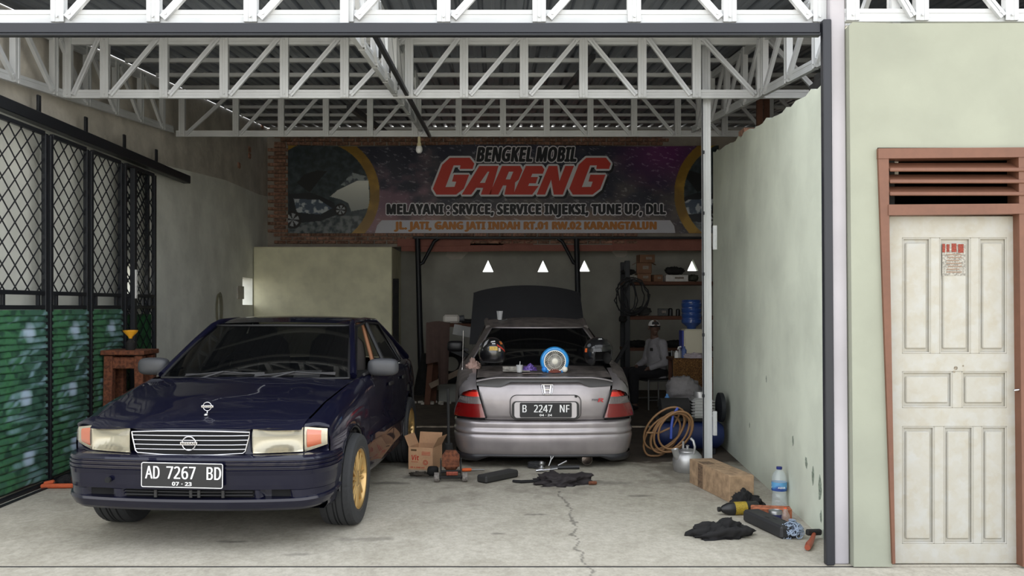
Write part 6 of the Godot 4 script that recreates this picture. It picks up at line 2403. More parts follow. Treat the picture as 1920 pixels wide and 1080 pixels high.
func gate_side_things() -> void:
	var z := 8.75
	var a := px(206, 657, z)
	var c := px(262, 657, z)
	var t := thing("trestle_stand", "rusty brown trestle stand with square legs in front of the gate", "stand", Vector3((a.x + c.x) / 2, 0, -z))
	var H := a.y
	var hw := (c.x - a.x) / 2
	var mb := MB.new()
	for s in [-1.0, 1.0]:
		for k in [0.0, -0.28]:
			mb = MB.new()
			mb.bar(Vector3(s * (hw + 0.02), 0, k), Vector3(s * hw, H - 0.05, k * 0.9), 0.085, 0.085, Vector3.BACK, 0.006)
			obj("leg", mb, M.rust, t)
	for k in [0.0, -0.25]:
		mb = MB.new()
		mb.bar(Vector3(-hw, H - 0.12, k), Vector3(hw, H - 0.12, k), 0.06, 0.11, Vector3.UP, 0.006)
		obj("cross_rail", mb, M.rust, t)
	mb = MB.new()
	mb.box(Vector3(0, H - 0.02, -0.13), Vector3(hw * 2 + 0.13, 0.045, 0.40), 0.006)
	obj("top", mb, M.rust, t)
	mb = MB.new()
	var f := px(240, 634, z - 0.0)
	var fn := thing("funnel", "yellow plastic funnel standing in a bottle on the rusty trestle", "funnel", Vector3(f.x, H + 0.003, -z - 0.06))
	mb.lathe([Vector2(0.04, 0.0), Vector2(0.045, 0.01), Vector2(0.045, 0.07), Vector2(0.02, 0.10), Vector2(0.016, 0.12)], 16)
	obj("neck", mb, M.soot, fn)
	mb = MB.new()
	mb.lathe([Vector2(0.016, 0.10), Vector2(0.02, 0.125), Vector2(0.068, 0.175), Vector2(0.071, 0.19), Vector2(0.068, 0.19), Vector2(0.02, 0.13)], 24)
	obj("cone", mb, mk(c8(232, 164, 42), 0.45), fn)
	# loop of wire hung on the left wall
	var w := Vector3(-3.95, 1.46, -12.9)
	mb = MB.new()
	for k in 3:
		var p := []
		for i in 25:
			var an := TAU * i / 24.0
			p.append(w + Vector3(0.012 * k, 0.0 + cos(an) * (0.22 + 0.012 * k), sin(an) * (0.10 + 0.01 * k)))
		mb.tube(p, 0.007, 5, false)
	var lw := obj("wire_loop", mb, mk(c8(120, 116, 96), 0.7))
	tag(lw, "loop of pale wire hung on the left wall above the blue car", "wire")

# ---------------------------------------------------------------- things on the silver car
func deck_y(d: float) -> float:
	return lut([0.10, 0.852, 0.2, 0.866, 0.40, 0.885, 0.62, 0.905, 0.74, 0.915], d)

# a point of the helmet shell: yaw a round the head, h from -1 (rim) to 1 (crown)
func shell(a: float, h: float, r: Vector3) -> Vector3:
	var th := lerpf(PI * 0.70, 0.0, (h + 1.0) / 2.0)
	return Vector3(sin(th) * sin(a) * r.x, cos(th) * r.y, sin(th) * cos(a) * r.z)

func patch(mb: MB, a0: float, a1: float, h0: float, h1: float, r: Vector3, lean := 0.0) -> void:
	var rows := []
	for i in 6:
		var row := []
		for k in 9:
			var u := k / 8.0
			var v := i / 5.0
			row.append(shell(lerpf(a0, a1, u), lerpf(h1, h0, v) + lean * u, r * 1.012))
		rows.append(row)
	sgrid(mb, rows, true)

func helmet(label: String, at: Vector3, yaw: float, m: Material, open_face: bool) -> Node3D:
	var t := thing("helmet", label, "helmet", at, yaw)
	var r := Vector3(0.128, 0.150, 0.150)
	var up := Vector3(0, 0.135, 0)
	var rim := func(a: float) -> float:
		# lower edge of the shell, cut away at the face (a = 0)
		var f := absf(wrapf(a, -PI, PI))
		return lerpf(0.10, -1.0, smoothstep(0.75, 1.15, f))
	for inner in [0, 1]:
		var rows := []
		var rr := r * (1.0 if inner == 0 else 0.93)
		for i in 17:
			var row := []
			for k in 49:
				var a := TAU * k / 48.0
				row.append(up + shell(a, lerpf(1.0, rim.call(a), i / 16.0), rr))
			rows.append(row)
		var mb := MB.new()
		sgrid(mb, rows, inner == 0)
		obj("shell" if inner == 0 else "lining", mb, m if inner == 0 else M.cloth_black, t)
	var edge := []
	for k in 49:
		var a := TAU * k / 48.0
		edge.append(up + shell(a, rim.call(a), r * 0.97))
	var mb := MB.new()
	mb.tube(edge, 0.008, 6, false)
	obj("edge_trim", mb, M.rubber, t)
	for s in [-1.0, 1.0]:
		mb = MB.new()
		mb.blob(up + Vector3(s * 0.09, -0.06, 0.02), Vector3(0.028, 0.06, 0.055), func(_d): return 1.0, 12, 8)
		obj("cheek_pad", mb, M.cloth_black, t)
		mb = MB.new()
		mb.tube([up + shell(s * 1.35, 0.05, r), up + shell(s * 1.35, 0.05, r * 1.06)], 0.02, 14)
		obj("pivot", mb, M.grey_plastic, t)
	if not open_face:
		var rows := []
		for i in 7:
			var row := []
			for k in 25:
				var a := lerpf(-1.35, 1.35, k / 24.0)
				var h := lerpf(0.42, -0.32, i / 6.0) - 0.0
				row.append(up + shell(a, h, r * 1.05))
			rows.append(row)
		mb = MB.new()
		sgrid(mb, rows, false)
		obj("visor", mb, glassy(c8(30, 30, 32), 0.55), t)
	return t

func car_top_things() -> void:
	var gloss := coat(mk(c8(18, 18, 20), 0.3), 1.0, 0.04)
	var X := 0.452
	# left helmet, back to the street, covered in stickers
	var z1 := 8.80
	var p := px(923, 700, z1)
	var h := helmet("black open face helmet covered in stickers on the left of the boot lid", Vector3(p.x, deck_y(z1 - 8.37) + 0.036, p.z), PI + 0.35, gloss, true)
	var r := Vector3(0.128, 0.150, 0.150)
	var put := func(called: String, a0: float, a1: float, h0: float, h1: float, c: Color, lean := 0.0) -> void:
		var mb := MB.new()
		patch(mb, a0 - PI, a1 - PI, h0, h1, r, lean)
		var o := obj(called, mb, mk(c, 0.45, 0, M.t_dirt, 9.0), h)
		o.position = Vector3(0, 0.135, 0)
	put.call("sticker", -0.62, 0.02, -0.26, -0.02, c8(206, 168, 70))
	put.call("sticker", 0.08, 0.26, -0.32, -0.12, c8(214, 196, 180))
	put.call("sticker", 0.02, 0.75, 0.02, 0.14, c8(206, 60, 48), -0.40)
	put.call("sticker", 0.40, 0.80, 0.10, 0.32, c8(206, 120, 60))
	put.call("sticker", -1.2, -0.9, -0.10, 0.30, c8(170, 170, 172), 0.25)
	put.call("sticker", -0.55, -0.08, 0.24, 0.34, c8(222, 222, 222), 0.06)
	put.call("sticker", -0.42, -0.12, 0.12, 0.20, c8(214, 214, 214))
	# right helmet with a smoked visor, face turned to the right
	var z2 := 8.82
	p = px(1122, 700, z2)
	h = helmet("glossy black helmet with smoked visor on the right of the boot lid", Vector3(p.x, deck_y(z2 - 8.37) + 0.036, p.z), 0.55, gloss, false)
	h.scale = Vector3(1.08, 1.0, 1.0)
	h.rotation.z = 0.06
	var mb := MB.new()
	patch(mb, -0.55, 0.05, 0.50, 0.64, r)
	var lg := obj("logo_patch", mb, M.white_paint, h)
	lg.position = Vector3(0, 0.135, 0)
	mb = MB.new()
	var lc := shell(-0.25, 0.57, r * 1.035)
	var nb := Basis(Vector3.UP, -0.25) * Basis(Vector3.RIGHT, -0.62)
	mb.text("KYT", bold, lc, 0.05, 0.016, nb, 0.0, 0.002)
	var lt := obj("logo_lettering", mb, M.black_plastic, h)
	lt.position = Vector3(0, 0.135, 0)
	mb = MB.new()
	patch(mb, -1.75, -1.5, -0.35, -0.12, r)
	var om := obj("sticker", mb, M.orange, h)
	om.position = Vector3(0, 0.135, 0)
	# blue desk fan
	var zf := 8.68
	p = px(1040, 677, zf)
	var base_y := deck_y(zf - 8.37)
	var fan := thing("desk_fan", "round blue desk fan with white grille standing on the silver boot lid", "fan", Vector3(p.x, base_y, p.z))
	var cy := p.y - base_y
	var C := Vector3(0, cy, 0)
	var R := 0.137
	var turn := Basis(Vector3.RIGHT, PI / 2)
	mb = MB.new()
	mb.lathe([Vector2(0.103, 0.028), Vector2(0.115, 0.036), Vector2(0.128, 0.030), Vector2(R, 0.012), Vector2(R + 0.002, 0.0), Vector2(R, -0.012), Vector2(0.125, -0.04), Vector2(0.09, -0.05), Vector2(0.0, -0.052)], 40, T(C, turn))
	obj("housing", mb, coat(mk(c8(38, 142, 214), 0.35), 0.6, 0.1), fan)
	mb = MB.new()
	mb.lathe([Vector2(0.1, -0.036), Vector2(0.0, -0.034)], 32, T(C, turn))
	obj("inner_plate", mb, M.dark, fan)
	mb = MB.new()
	ring(mb, C + Vector3(0, 0, 0.032), 0.101, 0.006, Basis.IDENTITY, 40)
	for i in 32:
		var a := TAU * i / 32.0
		var pts := []
		for k in 5:
			var q := k / 4.0
			var rr := lerpf(0.026, 0.100, q)
			var an := a + 0.5 * (1.0 - q)
			pts.append(C + Vector3(cos(an) * rr, sin(an) * rr, 0.036 + 0.006 * (1.0 - q)))
		mb.tube(pts, 0.0018, 4, false)
	ring(mb, C + Vector3(0, 0, 0.04), 0.065, 0.0016, Basis.IDENTITY, 32)
	var grille := obj("grille", mb, mk(c8(232, 230, 222), 0.4), fan)
	mb = MB.new()
	mb.lathe([Vector2(0.028, 0.034), Vector2(0.028, 0.044), Vector2(0.02, 0.049), Vector2(0.0, 0.050)], 24, T(C, turn))
	obj("grille_cap", mb, mk(c8(224, 220, 206), 0.4), grille)
	for i in 5:
		mb = MB.new()
		var rows := []
		for k in 5:
			var q := k / 4.0
			var rr := lerpf(0.02, 0.092, q)
			var row := []
			for j in 5:
				var an := TAU * i / 5.0 + lerpf(-0.38, 0.38, j / 4.0) + 0.3 * q
				row.append(C + Vector3(cos(an) * rr, sin(an) * rr, 0.004 + 0.014 * (j / 4.0 - 0.5)))
			rows.append(row)
		sgrid(mb, rows)
		obj("blade", mb, mk(c8(92, 88, 80), 0.5), fan)
	mb = MB.new()
	mb.lathe([Vector2(0.0, 0.0), Vector2(0.07, 0.0), Vector2(0.072, 0.012), Vector2(0.05, 0.022), Vector2(0.03, 0.035), Vector2(0.0, 0.035)], 24)
	obj("base", mb, mk(c8(120, 62, 50), 0.5), fan)
	for s in [[-0.098, c8(40, 128, 214)], [0.094, c8(224, 222, 212)]]:
		mb = MB.new()
		mb.blob(Vector3(s[0], 0.030, 0.025), Vector3(0.029, 0.029, 0.029), func(_d): return 1.0, 16, 10)
		obj("foot", mb, mk(s[1], 0.35), fan)
	# plastic drink cup with straw
	var zc := 8.66
	p = px(974, 703, zc)
	var cup := thing("drink_cup", "small clear plastic cup with straw between the helmet and the blue fan", "cup", Vector3(p.x, deck_y(zc - 8.37) + 0.003, p.z))
	mb = MB.new()
	mb.lathe([Vector2(0.0, 0.0), Vector2(0.024, 0.0), Vector2(0.033, 0.07), Vector2(0.034, 0.072), Vector2(0.0, 0.074)], 22)
	obj("cup", mb, glassy(c8(226, 228, 230), 0.42), cup)
	mb = MB.new()
	mb.tube([Vector3(0.0, 0.02, 0), Vector3(0.006, 0.105, 0)], 0.003, 6)
	obj("straw", mb, M.white_plastic, cup)
	# crumpled purple wrapper, sheet of paper, printed tray paper, pinkish rag
	var zp := 8.78
	p = px(992, 695, zp)
	var wr := obj("snack_wrapper", rag(0.14, 0.08, 0.05, 41), mk(c8(112, 84, 168), 0.3, 0.2, M.t_dirt, 9.0))
	wr.position = Vector3(p.x, deck_y(zp - 8.37) + 0.003, p.z)
	tag(wr, "crumpled purple snack wrapper left of the blue fan", "wrapper")
	mb = MB.new()
	mb.box(Vector3.ZERO, Vector3(0.26, 0.002, 0.16), 0.0, Basis(Vector3.RIGHT, 0.06))
	mb.box(Vector3(-0.06, 0.006, -0.07), Vector3(0.14, 0.002, 0.10), 0.0, Basis(Vector3.RIGHT, 0.5))
	var pz := 8.74
	p = px(968, 700, pz)
	var pp := obj("paper_sheet", mb, mk(c8(190, 184, 174), 0.8, 0, M.t_dirt, 2.0))
	pp.position = Vector3(p.x, deck_y(pz - 8.37) + 0.008, p.z)
	tag(pp, "worn white paper sheet lying under the plastic cup", "paper")
	mb = MB.new()
	mb.box(Vector3.ZERO, Vector3(0.19, 0.002, 0.07), 0.0, Basis(Vector3.UP, 0.1))
	pz = 8.58
	p = px(998, 705, pz)
	var tp := obj("flyer", mb, mk(c8(178, 160, 152), 0.7, 0, M.t_dirt, 8.0))
	tp.position = Vector3(p.x, deck_y(pz - 8.37) + 0.007, p.z)
	tag(tp, "printed paper flyer lying flat just left of the fan base", "paper")
	var zr := 9.0
	p = px(887, 692, zr)
	var pr := obj("pink_rag", rag(0.14, 0.12, 0.09, 51), mk(c8(170, 142, 132), 0.95, 0, M.t_blot, 3.0))
	pr.position = Vector3(p.x, 0.890, p.z)
	tag(pr, "dusty pink rag at the left end of the rear window", "rag")
	# cup and small black gadget on the roof
	var zz := 10.35
	p = px(937, 590, zz)
	var c2 := thing("plastic_cup", "empty clear plastic cup standing on the dusty roof", "cup", Vector3(p.x, 1.355, p.z))
	mb = MB.new()
	mb.lathe([Vector2(0.0, 0.001), Vector2(0.026, 0.0), Vector2(0.037, 0.098), Vector2(0.039, 0.10)], 22)
	obj("cup", mb, glassy(c8(214, 214, 216), 0.36), c2)
	p = px(943, 600, 10.0)
	mb = MB.new()
	mb.box(Vector3.ZERO, Vector3(0.09, 0.014, 0.04), 0.004, Basis(Vector3.BACK, 0.12))
	mb.box(Vector3(0.04, 0.012, 0.0), Vector3(0.03, 0.014, 0.03), 0.004)
	var gd := obj("black_clip", mb, M.black_plastic)
	gd.position = Vector3(p.x, 1.355, -9.98)
	tag(gd, "small black plastic clip on the roof near its rear edge", "clip")

# ---------------------------------------------------------------- dim back of the workshop
func carton(label: String, at: Vector3, w: float, h: float, d: float, m: Material, turn: float, open := false, group := "") -> Node3D:
	var t := thing("carton", label, "box", at, turn, group)
	var mb := MB.new()
	mb.box(Vector3(0, h / 2, 0), Vector3(w, h, d), 0.004)
	obj("body", mb, m, t)
	mb = MB.new()
	if open:
		for s in [-1.0, 1.0]:
			mb.box(Vector3(s * (w / 2 + 0.03), h - 0.01, 0), Vector3(0.09, 0.004, d * 0.9), 0.001, Basis(Vector3.BACK, -s * 0.5))
		obj("flap", mb, m, t)
		mb = MB.new()
	mb.box(Vector3(w * 0.1, h * 0.55, d / 2 + 0.001), Vector3(w * 0.4, h * 0.32, 0.002), 0.0)
	obj("paper_label", mb, mk(c8(150, 140, 128), 0.8, 0, M.t_dirt, 9.0), t)
	return t

func lump(called: String, label: String, cat: String, at: Vector3, r: Vector3, m: Material, sd: int, group := "") -> void:
	var n := FastNoiseLite.new()
	n.seed = sd
	n.frequency = 1.1
	var mb := MB.new()
	mb.blob(Vector3(0, r.y * 1.0, 0), r, func(d: Vector3) -> float: return (0.86 + 0.42 * n.get_noise_3dv(d * 2.2)) / pow(pow(absf(d.x), 4) + pow(absf(d.y), 4) + pow(absf(d.z), 4), 0.14), 22, 14)
	var o := obj(called, mb, m)
	o.position = at
	tag(o, label, cat, group)

func back_right() -> void:
	var z := 14.6
	var mb := MB.new()
	# shelving: dark posts, two boards and a low one
	var rack := thing("shelf_rack", "dark wooden shelf rack against the rear wall behind the seated person", "shelf", Vector3(px(1176, 600, z).x, 0, -z))
	for q in [[0.0, 0.0], [0.0, -0.5], [1.9, 0.0], [1.9, -0.5]]:
		mb = MB.new()
		mb.box(Vector3(q[0], 1.12, q[1]), Vector3(0.08, 2.24, 0.08), 0.005)
		obj("post", mb, M.gate_black, rack)
	mb = MB.new()
	mb.bar(Vector3(-0.28, 0.45, 0.02), Vector3(0.02, 0.95, 0.02), 0.09, 0.05)
	obj("brace", mb, M.gate_black, rack)
	for y in [[531, 0.055], [596, 0.06], [655, 0.05]]:
		var p := px(1240, y[0], z)
		mb = MB.new()
		mb.box(Vector3(0.95, p.y, -0.25), Vector3(2.0, y[1], 0.56), 0.006)
		obj("board", mb, M.wood_old, rack)
	var top := px(1240, 531, z).y + 0.028
	var mid := px(1240, 596, z).y + 0.031
	var low := px(1240, 655, z).y + 0.026
	var sx := func(x: float) -> float: return px(x, 0, z).x
	var zb := -z - 0.14
	var c1 := carton("sagging brown carton at the bottom of the stack on the top shelf", Vector3(sx.call(1208), top, zb), 0.22, 0.13, 0.22, M.card_dark, 0.05)
	carton("torn brown carton in the middle of the stack on the top shelf", Vector3(sx.call(1210), top + 0.132, zb), 0.24, 0.17, 0.22, M.card_dark, -0.12, true)
	carton("brown carton with pale label topping the stack on the top shelf", Vector3(sx.call(1213), top + 0.305, zb), 0.25, 0.13, 0.20, M.card_dark, 0.16)
	carton("small white carton at the left end of the top shelf", Vector3(sx.call(1187), top, zb), 0.15, 0.10, 0.18, mk(c8(190, 186, 176), 0.8, 0, M.t_dirt, 3.0), 0.08)
	carton("long white carton with notched edge at the right of the top shelf", Vector3(sx.call(1270), top, zb), 0.36, 0.105, 0.24, mk(c8(206, 204, 200), 0.8, 0, M.t_blot, 3.0), 0.0)
	carton("small brown carton between the stack and the long white carton", Vector3(sx.call(1234), top, zb), 0.15, 0.11, 0.16, M.card_dark, 0.2)
	lump("plastic_bundle", "dark plastic bundle lying on the long white carton", "bundle", Vector3(sx.call(1268), top + 0.108, zb), Vector3(0.17, 0.07, 0.09), M.soot, 3)
	lump("black_sack", "black sack over the left end of the top shelf", "bag", Vector3(sx.call(1180), top + 0.103, zb + 0.03), Vector3(0.13, 0.05, 0.10), M.soot, 4)
	lump("machine_part", "dark machine part at the far right of the top shelf", "car part", Vector3(sx.call(1303), top, zb), Vector3(0.09, 0.06, 0.09), mk(c8(60, 62, 50), 0.7, 0.2), 5)
	# middle shelf
	lump("grey_bundle", "grey wrapped bundle on the middle shelf left of the cap", "bundle", Vector3(sx.call(1208), mid, zb), Vector3(0.14, 0.075, 0.10), mk(c8(70, 70, 68), 0.8), 6)
	carton("scratched grey tin box on the middle shelf above the cap", Vector3(sx.call(1246), mid, zb), 0.17, 0.12, 0.16, mk(c8(76, 76, 74), 0.6, 0.3, M.t_dirt, 6.0), -0.2)
	lump("car_part", "black car part at the left end of the middle shelf", "car part", Vector3(sx.call(1188), mid, zb), Vector3(0.09, 0.035, 0.10), M.soot, 7)
	for q in [[1259, 0.055, "black can right of the tin box on the middle shelf"], [1273, 0.05, "black can next to the blue water jug on the middle shelf"]]:
		mb = MB.new()
		mb.lathe([Vector2(0, 0), Vector2(0.035, 0), Vector2(0.035, q[1] * 2.0), Vector2(0.02, q[1] * 2.3), Vector2(0, q[1] * 2.3)], 16)
		var o := obj("spray_can", mb, M.black_plastic)
		o.position = Vector3(sx.call(q[0]), mid, zb + 0.06)
		tag(o, q[2], "can")
	for q in [[1196, 8, "heap of black car parts on the lowest shelf, left of the person"], [1268, 9, "heap of black car parts on the lowest shelf, right of the person"]]:
		lump("parts_heap", q[2], "car parts", Vector3(sx.call(q[0]), low, zb), Vector3(0.17, 0.06, 0.12), M.soot, q[1])
	# cables hanging on the rack post
	mb = MB.new()
	rng.seed = 77
	for k in 6:
		var pts := []
		var cx := rng.randf_range(-0.12, 0.24)
		for i in 22:
			var a := TAU * i / 21.0
			pts.append(Vector3(cx * 0.6 + sin(a) * rng.randf_range(0.09, 0.12) * (1.0 + 0.3 * k), -0.26 + cos(a) * (0.24 + 0.03 * (k % 3)), 0.06 + 0.012 * k))
		mb.tube(pts, 0.010, 5, false)
	var cab := obj("hanging_cable", mb, M.rubber)
	cab.position = Vector3(sx.call(1180), top + 0.02, -z + 0.01)
	tag(cab, "loops of black cable hanging from the left post of the shelf rack", "cable")
	# power drill hanging low on the post
	lump("hanging_tool", "dark tool hanging low on the left post of the shelf rack", "tool", Vector3(sx.call(1167), px(0, 605, z).y, -z + 0.06), Vector3(0.07, 0.06, 0.04), M.soot, 12)
	# water dispenser with blue jug
	var zd := 13.0
	var d0 := px(1300, 672, zd)
	# patterned cloth over a table
	var zt := 12.6
	var ta := px(1262, 672, zt)
	var tbz := px(1345, 672, zt)
	var table := thing("side_table", "small table covered by a brown and yellow patterned cloth", "table", Vector3((ta.x + tbz.x) / 2, 0, -zt - 0.25))
	var tw := tbz.x - ta.x
	mb = MB.new()
	mb.box(Vector3(0, ta.y - 0.02, 0), Vector3(tw, 0.03, 0.55), 0.004)
	obj("top", mb, M.wood_old, table)
	for q in [[-1, -1], [1, -1], [-1, 1], [1, 1]]:
		mb = MB.new()
		mb.box(Vector3(q[0] * (tw / 2 - 0.05), ta.y / 2 - 0.02, q[1] * 0.22), Vector3(0.05, ta.y - 0.03, 0.05), 0.004)
		obj("leg", mb, M.wood_old, table)
	var rows := []
	for i in 8:
		var row := []
		var v := i / 7.0
		for k in 31:
			var u := k / 30.0
			var drop := 0.42 + 0.10 * sin(u * 4.0) - 0.12 * u
			row.append(Vector3(lerpf(-tw / 2 - 0.01, tw / 2, u), ta.y + 0.002 - drop * v, 0.285 + 0.05 * v * sin(u * 26.0) * 0.6 + 0.03 * v))
		rows.append(row)
	mb = MB.new()
	sgrid(mb, rows, true)
	sgrid(mb, [[Vector3(-tw / 2 - 0.01, ta.y + 0.002, -0.28), Vector3(tw / 2, ta.y + 0.002, -0.28)], [Vector3(-tw / 2 - 0.01, ta.y + 0.002, 0.285), Vector3(tw / 2, ta.y + 0.002, 0.285)]], true)
	var cl := obj("tablecloth", mb, mk(c8(150, 112, 60), 0.9, 0, noise_tex(0.05, 2, 0.3, 1.2, 91, true, 3, c8(190, 120, 80), Color.WHITE), 2.4))
	cl.position = table.position
	tag(cl, "brown and yellow patterned cloth hanging over the small table", "tablecloth")
	var dis := thing("water_dispenser", "cream water dispenser standing on the small table below the blue jug", "water dispenser", Vector3(px(1300, 640, 12.75).x, ta.y + 0.004, -12.85))
	mb = MB.new()
	mb.box(Vector3(0.0, 0.20, 0), Vector3(0.27, 0.40, 0.27), 0.02)
	obj("body", mb, mk(c8(206, 200, 176), 0.5), dis)
	mb = MB.new()
	mb.box(Vector3(-0.145, 0.19, 0), Vector3(0.03, 0.38, 0.22), 0.008)
	obj("side_panel", mb, mk(c8(60, 70, 150), 0.5), dis)
	mb = MB.new()
	mb.tube([Vector3(-0.16, 0.15, 0.05), Vector3(-0.20, 0.14, 0.05), Vector3(-0.205, 0.11, 0.05)], 0.012, 8)
	obj("tap", mb, M.white_plastic, dis)
	var jug := thing("water_jug", "large ribbed blue water jug standing upside down on the dispenser", "water jug", Vector3(dis.position.x - 0.005, ta.y + 0.405, -12.85))
	mb = MB.new()
	var pr := [Vector2(0.0, 0.0), Vector2(0.06, 0.0), Vector2(0.07, 0.03), Vector2(0.125, 0.075)]
	for k in 4: pr.append_array([Vector2(0.138, 0.09 + 0.075 * k), Vector2(0.140, 0.135 + 0.075 * k), Vector2(0.130, 0.145 + 0.075 * k), Vector2(0.130, 0.155 + 0.075 * k)])
	pr.append_array([Vector2(0.138, 0.39), Vector2(0.128, 0.41), Vector2(0.0, 0.405)])
	mb.lathe(pr, 28)
	obj("jug", mb, coat(mk(c8(44, 74, 136), 0.3), 0.7, 0.08), jug)
	# bottles and a pale cloth on the table
	var tops := ta.y + 0.004
	for q in [[1266, 0.10, 0.03, M.white_plastic, "small white bottle at the left edge of the small table"], [1272, 0.13, 0.026, mk(c8(150, 150, 150), 0.4), "grey bottle behind the white one on the small table"], [1280, 0.16, 0.035, mk(c8(90, 110, 160), 0.4), "blue bottle beside the dispenser on the small table"]]:
		mb = MB.new()
		mb.lathe([Vector2(0, 0), Vector2(q[2], 0), Vector2(q[2], q[1] * 0.7), Vector2(q[2] * 0.45, q[1] * 0.85), Vector2(q[2] * 0.45, q[1]), Vector2(0, q[1])], 16)
		var o := obj("bottle", mb, q[3])
		o.position = Vector3(px(q[0] + 2, 0, 12.7).x, tops, -12.68)
		tag(o, q[4], "bottle")
	var wc := obj("pale_cloth", rag(0.26, 0.16, 0.07, 61), mk(c8(186, 176, 180), 0.95, 0, M.t_blot, 3.0))
	wc.position = Vector3(px(1302, 0, 12.6).x, tops, -12.62)
	tag(wc, "crumpled pale cloth on the small table in front of the dispenser", "cloth")
	# compressor with motor, hoses and a grey sack on top
	var zc := 9.35
	var cp := thing("air_compressor", "blue air compressor with exposed motor half hidden behind the post", "compressor", Vector3(px(1281, 0, zc).x, 0, -zc))
	mb = MB.new()
	mb.lathe([Vector2(0, -0.36), Vector2(0.10, -0.35), Vector2(0.145, -0.29), Vector2(0.15, -0.2), Vector2(0.15, 0.2), Vector2(0.145, 0.29), Vector2(0.10, 0.35), Vector2(0, 0.36)], 28, T(Vector3(0.05, 0.19, 0), Basis(Vector3.BACK, PI / 2)))
	obj("tank", mb, mk(c8(30, 44, 88), 0.5, 0.1, M.t_blot, 2.0), cp)
	for s in [-0.22, 0.28]:
		mb = MB.new()
		mb.box(Vector3(s, 0.03, 0), Vector3(0.05, 0.06, 0.26), 0.006)
		obj("foot", mb, M.gate_black, cp)
	mb = MB.new()
	mb.box(Vector3(0.18, 0.46, 0.0), Vector3(0.20, 0.22, 0.2), 0.02)
	for k in 6: mb.box(Vector3(0.18, 0.39 + 0.03 * k, 0.0), Vector3(0.24, 0.010, 0.23), 0.003)
	mb.tube([Vector3(0.18, 0.56, 0), Vector3(0.18, 0.63, 0)], 0.07, 14)
	obj("pump", mb, M.alu, cp)
	mb = MB.new()
	mb.tube([Vector3(-0.24, 0.46, 0.0), Vector3(0.05, 0.46, 0.0)], 0.105, 18)
	mb.box(Vector3(0, 0.35, 0), Vector3(0.6, 0.03, 0.24), 0.004)
	obj("motor", mb, M.soot, cp)
	mb = MB.new()
	mb.tube([Vector3(0.36, 0.47, 0.02), Vector3(0.40, 0.47, 0.02)], 0.15, 22)
	obj("pulley", mb, M.gate_black, cp)
	# stand behind it carries the sack
	var st := px(1283, 760, 10.5)
	mb = MB.new()
	mb.box(Vector3(0, st.y / 2, 0), Vector3(0.42, st.y, 0.34), 0.01)
	var cr := obj("dark_crate", mb, M.soot)
	cr.position = Vector3(st.x, 0, st.z)
	tag(cr, "dark wooden crate behind the compressor carrying a grey sack", "crate")
	var n := FastNoiseLite.new()
	n.seed = 14
	n.frequency = 0.9
	mb = MB.new()
	mb.blob(Vector3(0, 0.16, 0), Vector3(0.21, 0.18, 0.15), func(d: Vector3) -> float: return (0.85 + 0.5 * absf(n.get_noise_3dv(d * 2.4))) / pow(pow(absf(d.x), 3) + pow(absf(d.y), 3) + pow(absf(d.z), 3), 0.12), 28, 18, Basis(Vector3.BACK, -0.35))
	var sk := obj("grey_sack", mb, mk(c8(128, 124, 124), 0.8, 0, M.t_blot, 3.0, M.t_lumps, 0.4))
	sk.position = Vector3(st.x - 0.01, st.y, st.z)
	tag(sk, "bulging grey sack with a dark mouth lying above the compressor", "bag")
	# hoses: tan coil and a blue one
	mb = MB.new()
	rng.seed = 19
	var hz := 8.98
	for k in 6:
		var pts := []
		var c := px(1247 + 4 * k - 6, 808 + rng.randf_range(-6, 10), hz)
		var tilt := rng.randf_range(0.5, 0.8)
		var rx := rng.randf_range(0.11, 0.16)
		var ry := rng.randf_range(0.20, 0.25)
		for i in 29:
			var a := TAU * i / 28.0
			var o := Vector2(cos(a) * rx, sin(a) * ry).rotated(-tilt)
			pts.append(Vector3(c.x + o.x, maxf(c.y + o.y, 0.02), c.z + 0.03 * k + 0.05 * sin(a)))
		mb.tube(pts, 0.011, 7, false)
	var fl := [px(1212, 811, 8.9), px(1235, 812, 8.9), px(1262, 800, 8.9), px(1275, 775, 8.95)]
	mb.tube(fl, 0.011, 7)
	var hose := obj("tan_hose", mb, mk(c8(136, 102, 68), 0.55))
	tag(hose, "coil of tan air hose draped over the blue air compressor", "hose")
	mb = MB.new()
	mb.tube([px(1271, 765, 8.88), px(1262, 778, 8.86), px(1259, 800, 8.86), px(1258, 822, 8.88)], 0.014, 8)
	var bh := obj("blue_hose", mb, mk(c8(62, 84, 168), 0.45))
	tag(bh, "short bright blue hose hanging through the tan coil", "hose")
	mb = MB.new()
	mb.lathe([Vector2(0, 0), Vector2(0.03, 0), Vector2(0.03, 0.10), Vector2(0.014, 0.12), Vector2(0.014, 0.14), Vector2(0, 0.14)], 14)
	var bb := obj("blue_can", mb, mk(c8(96, 148, 206), 0.4))
	var bp := px(1250, 764, 10.45)
	bb.position = Vector3(bp.x, st.y, -10.42)
	tag(bb, "small light blue can at the left edge of the dark crate", "can")

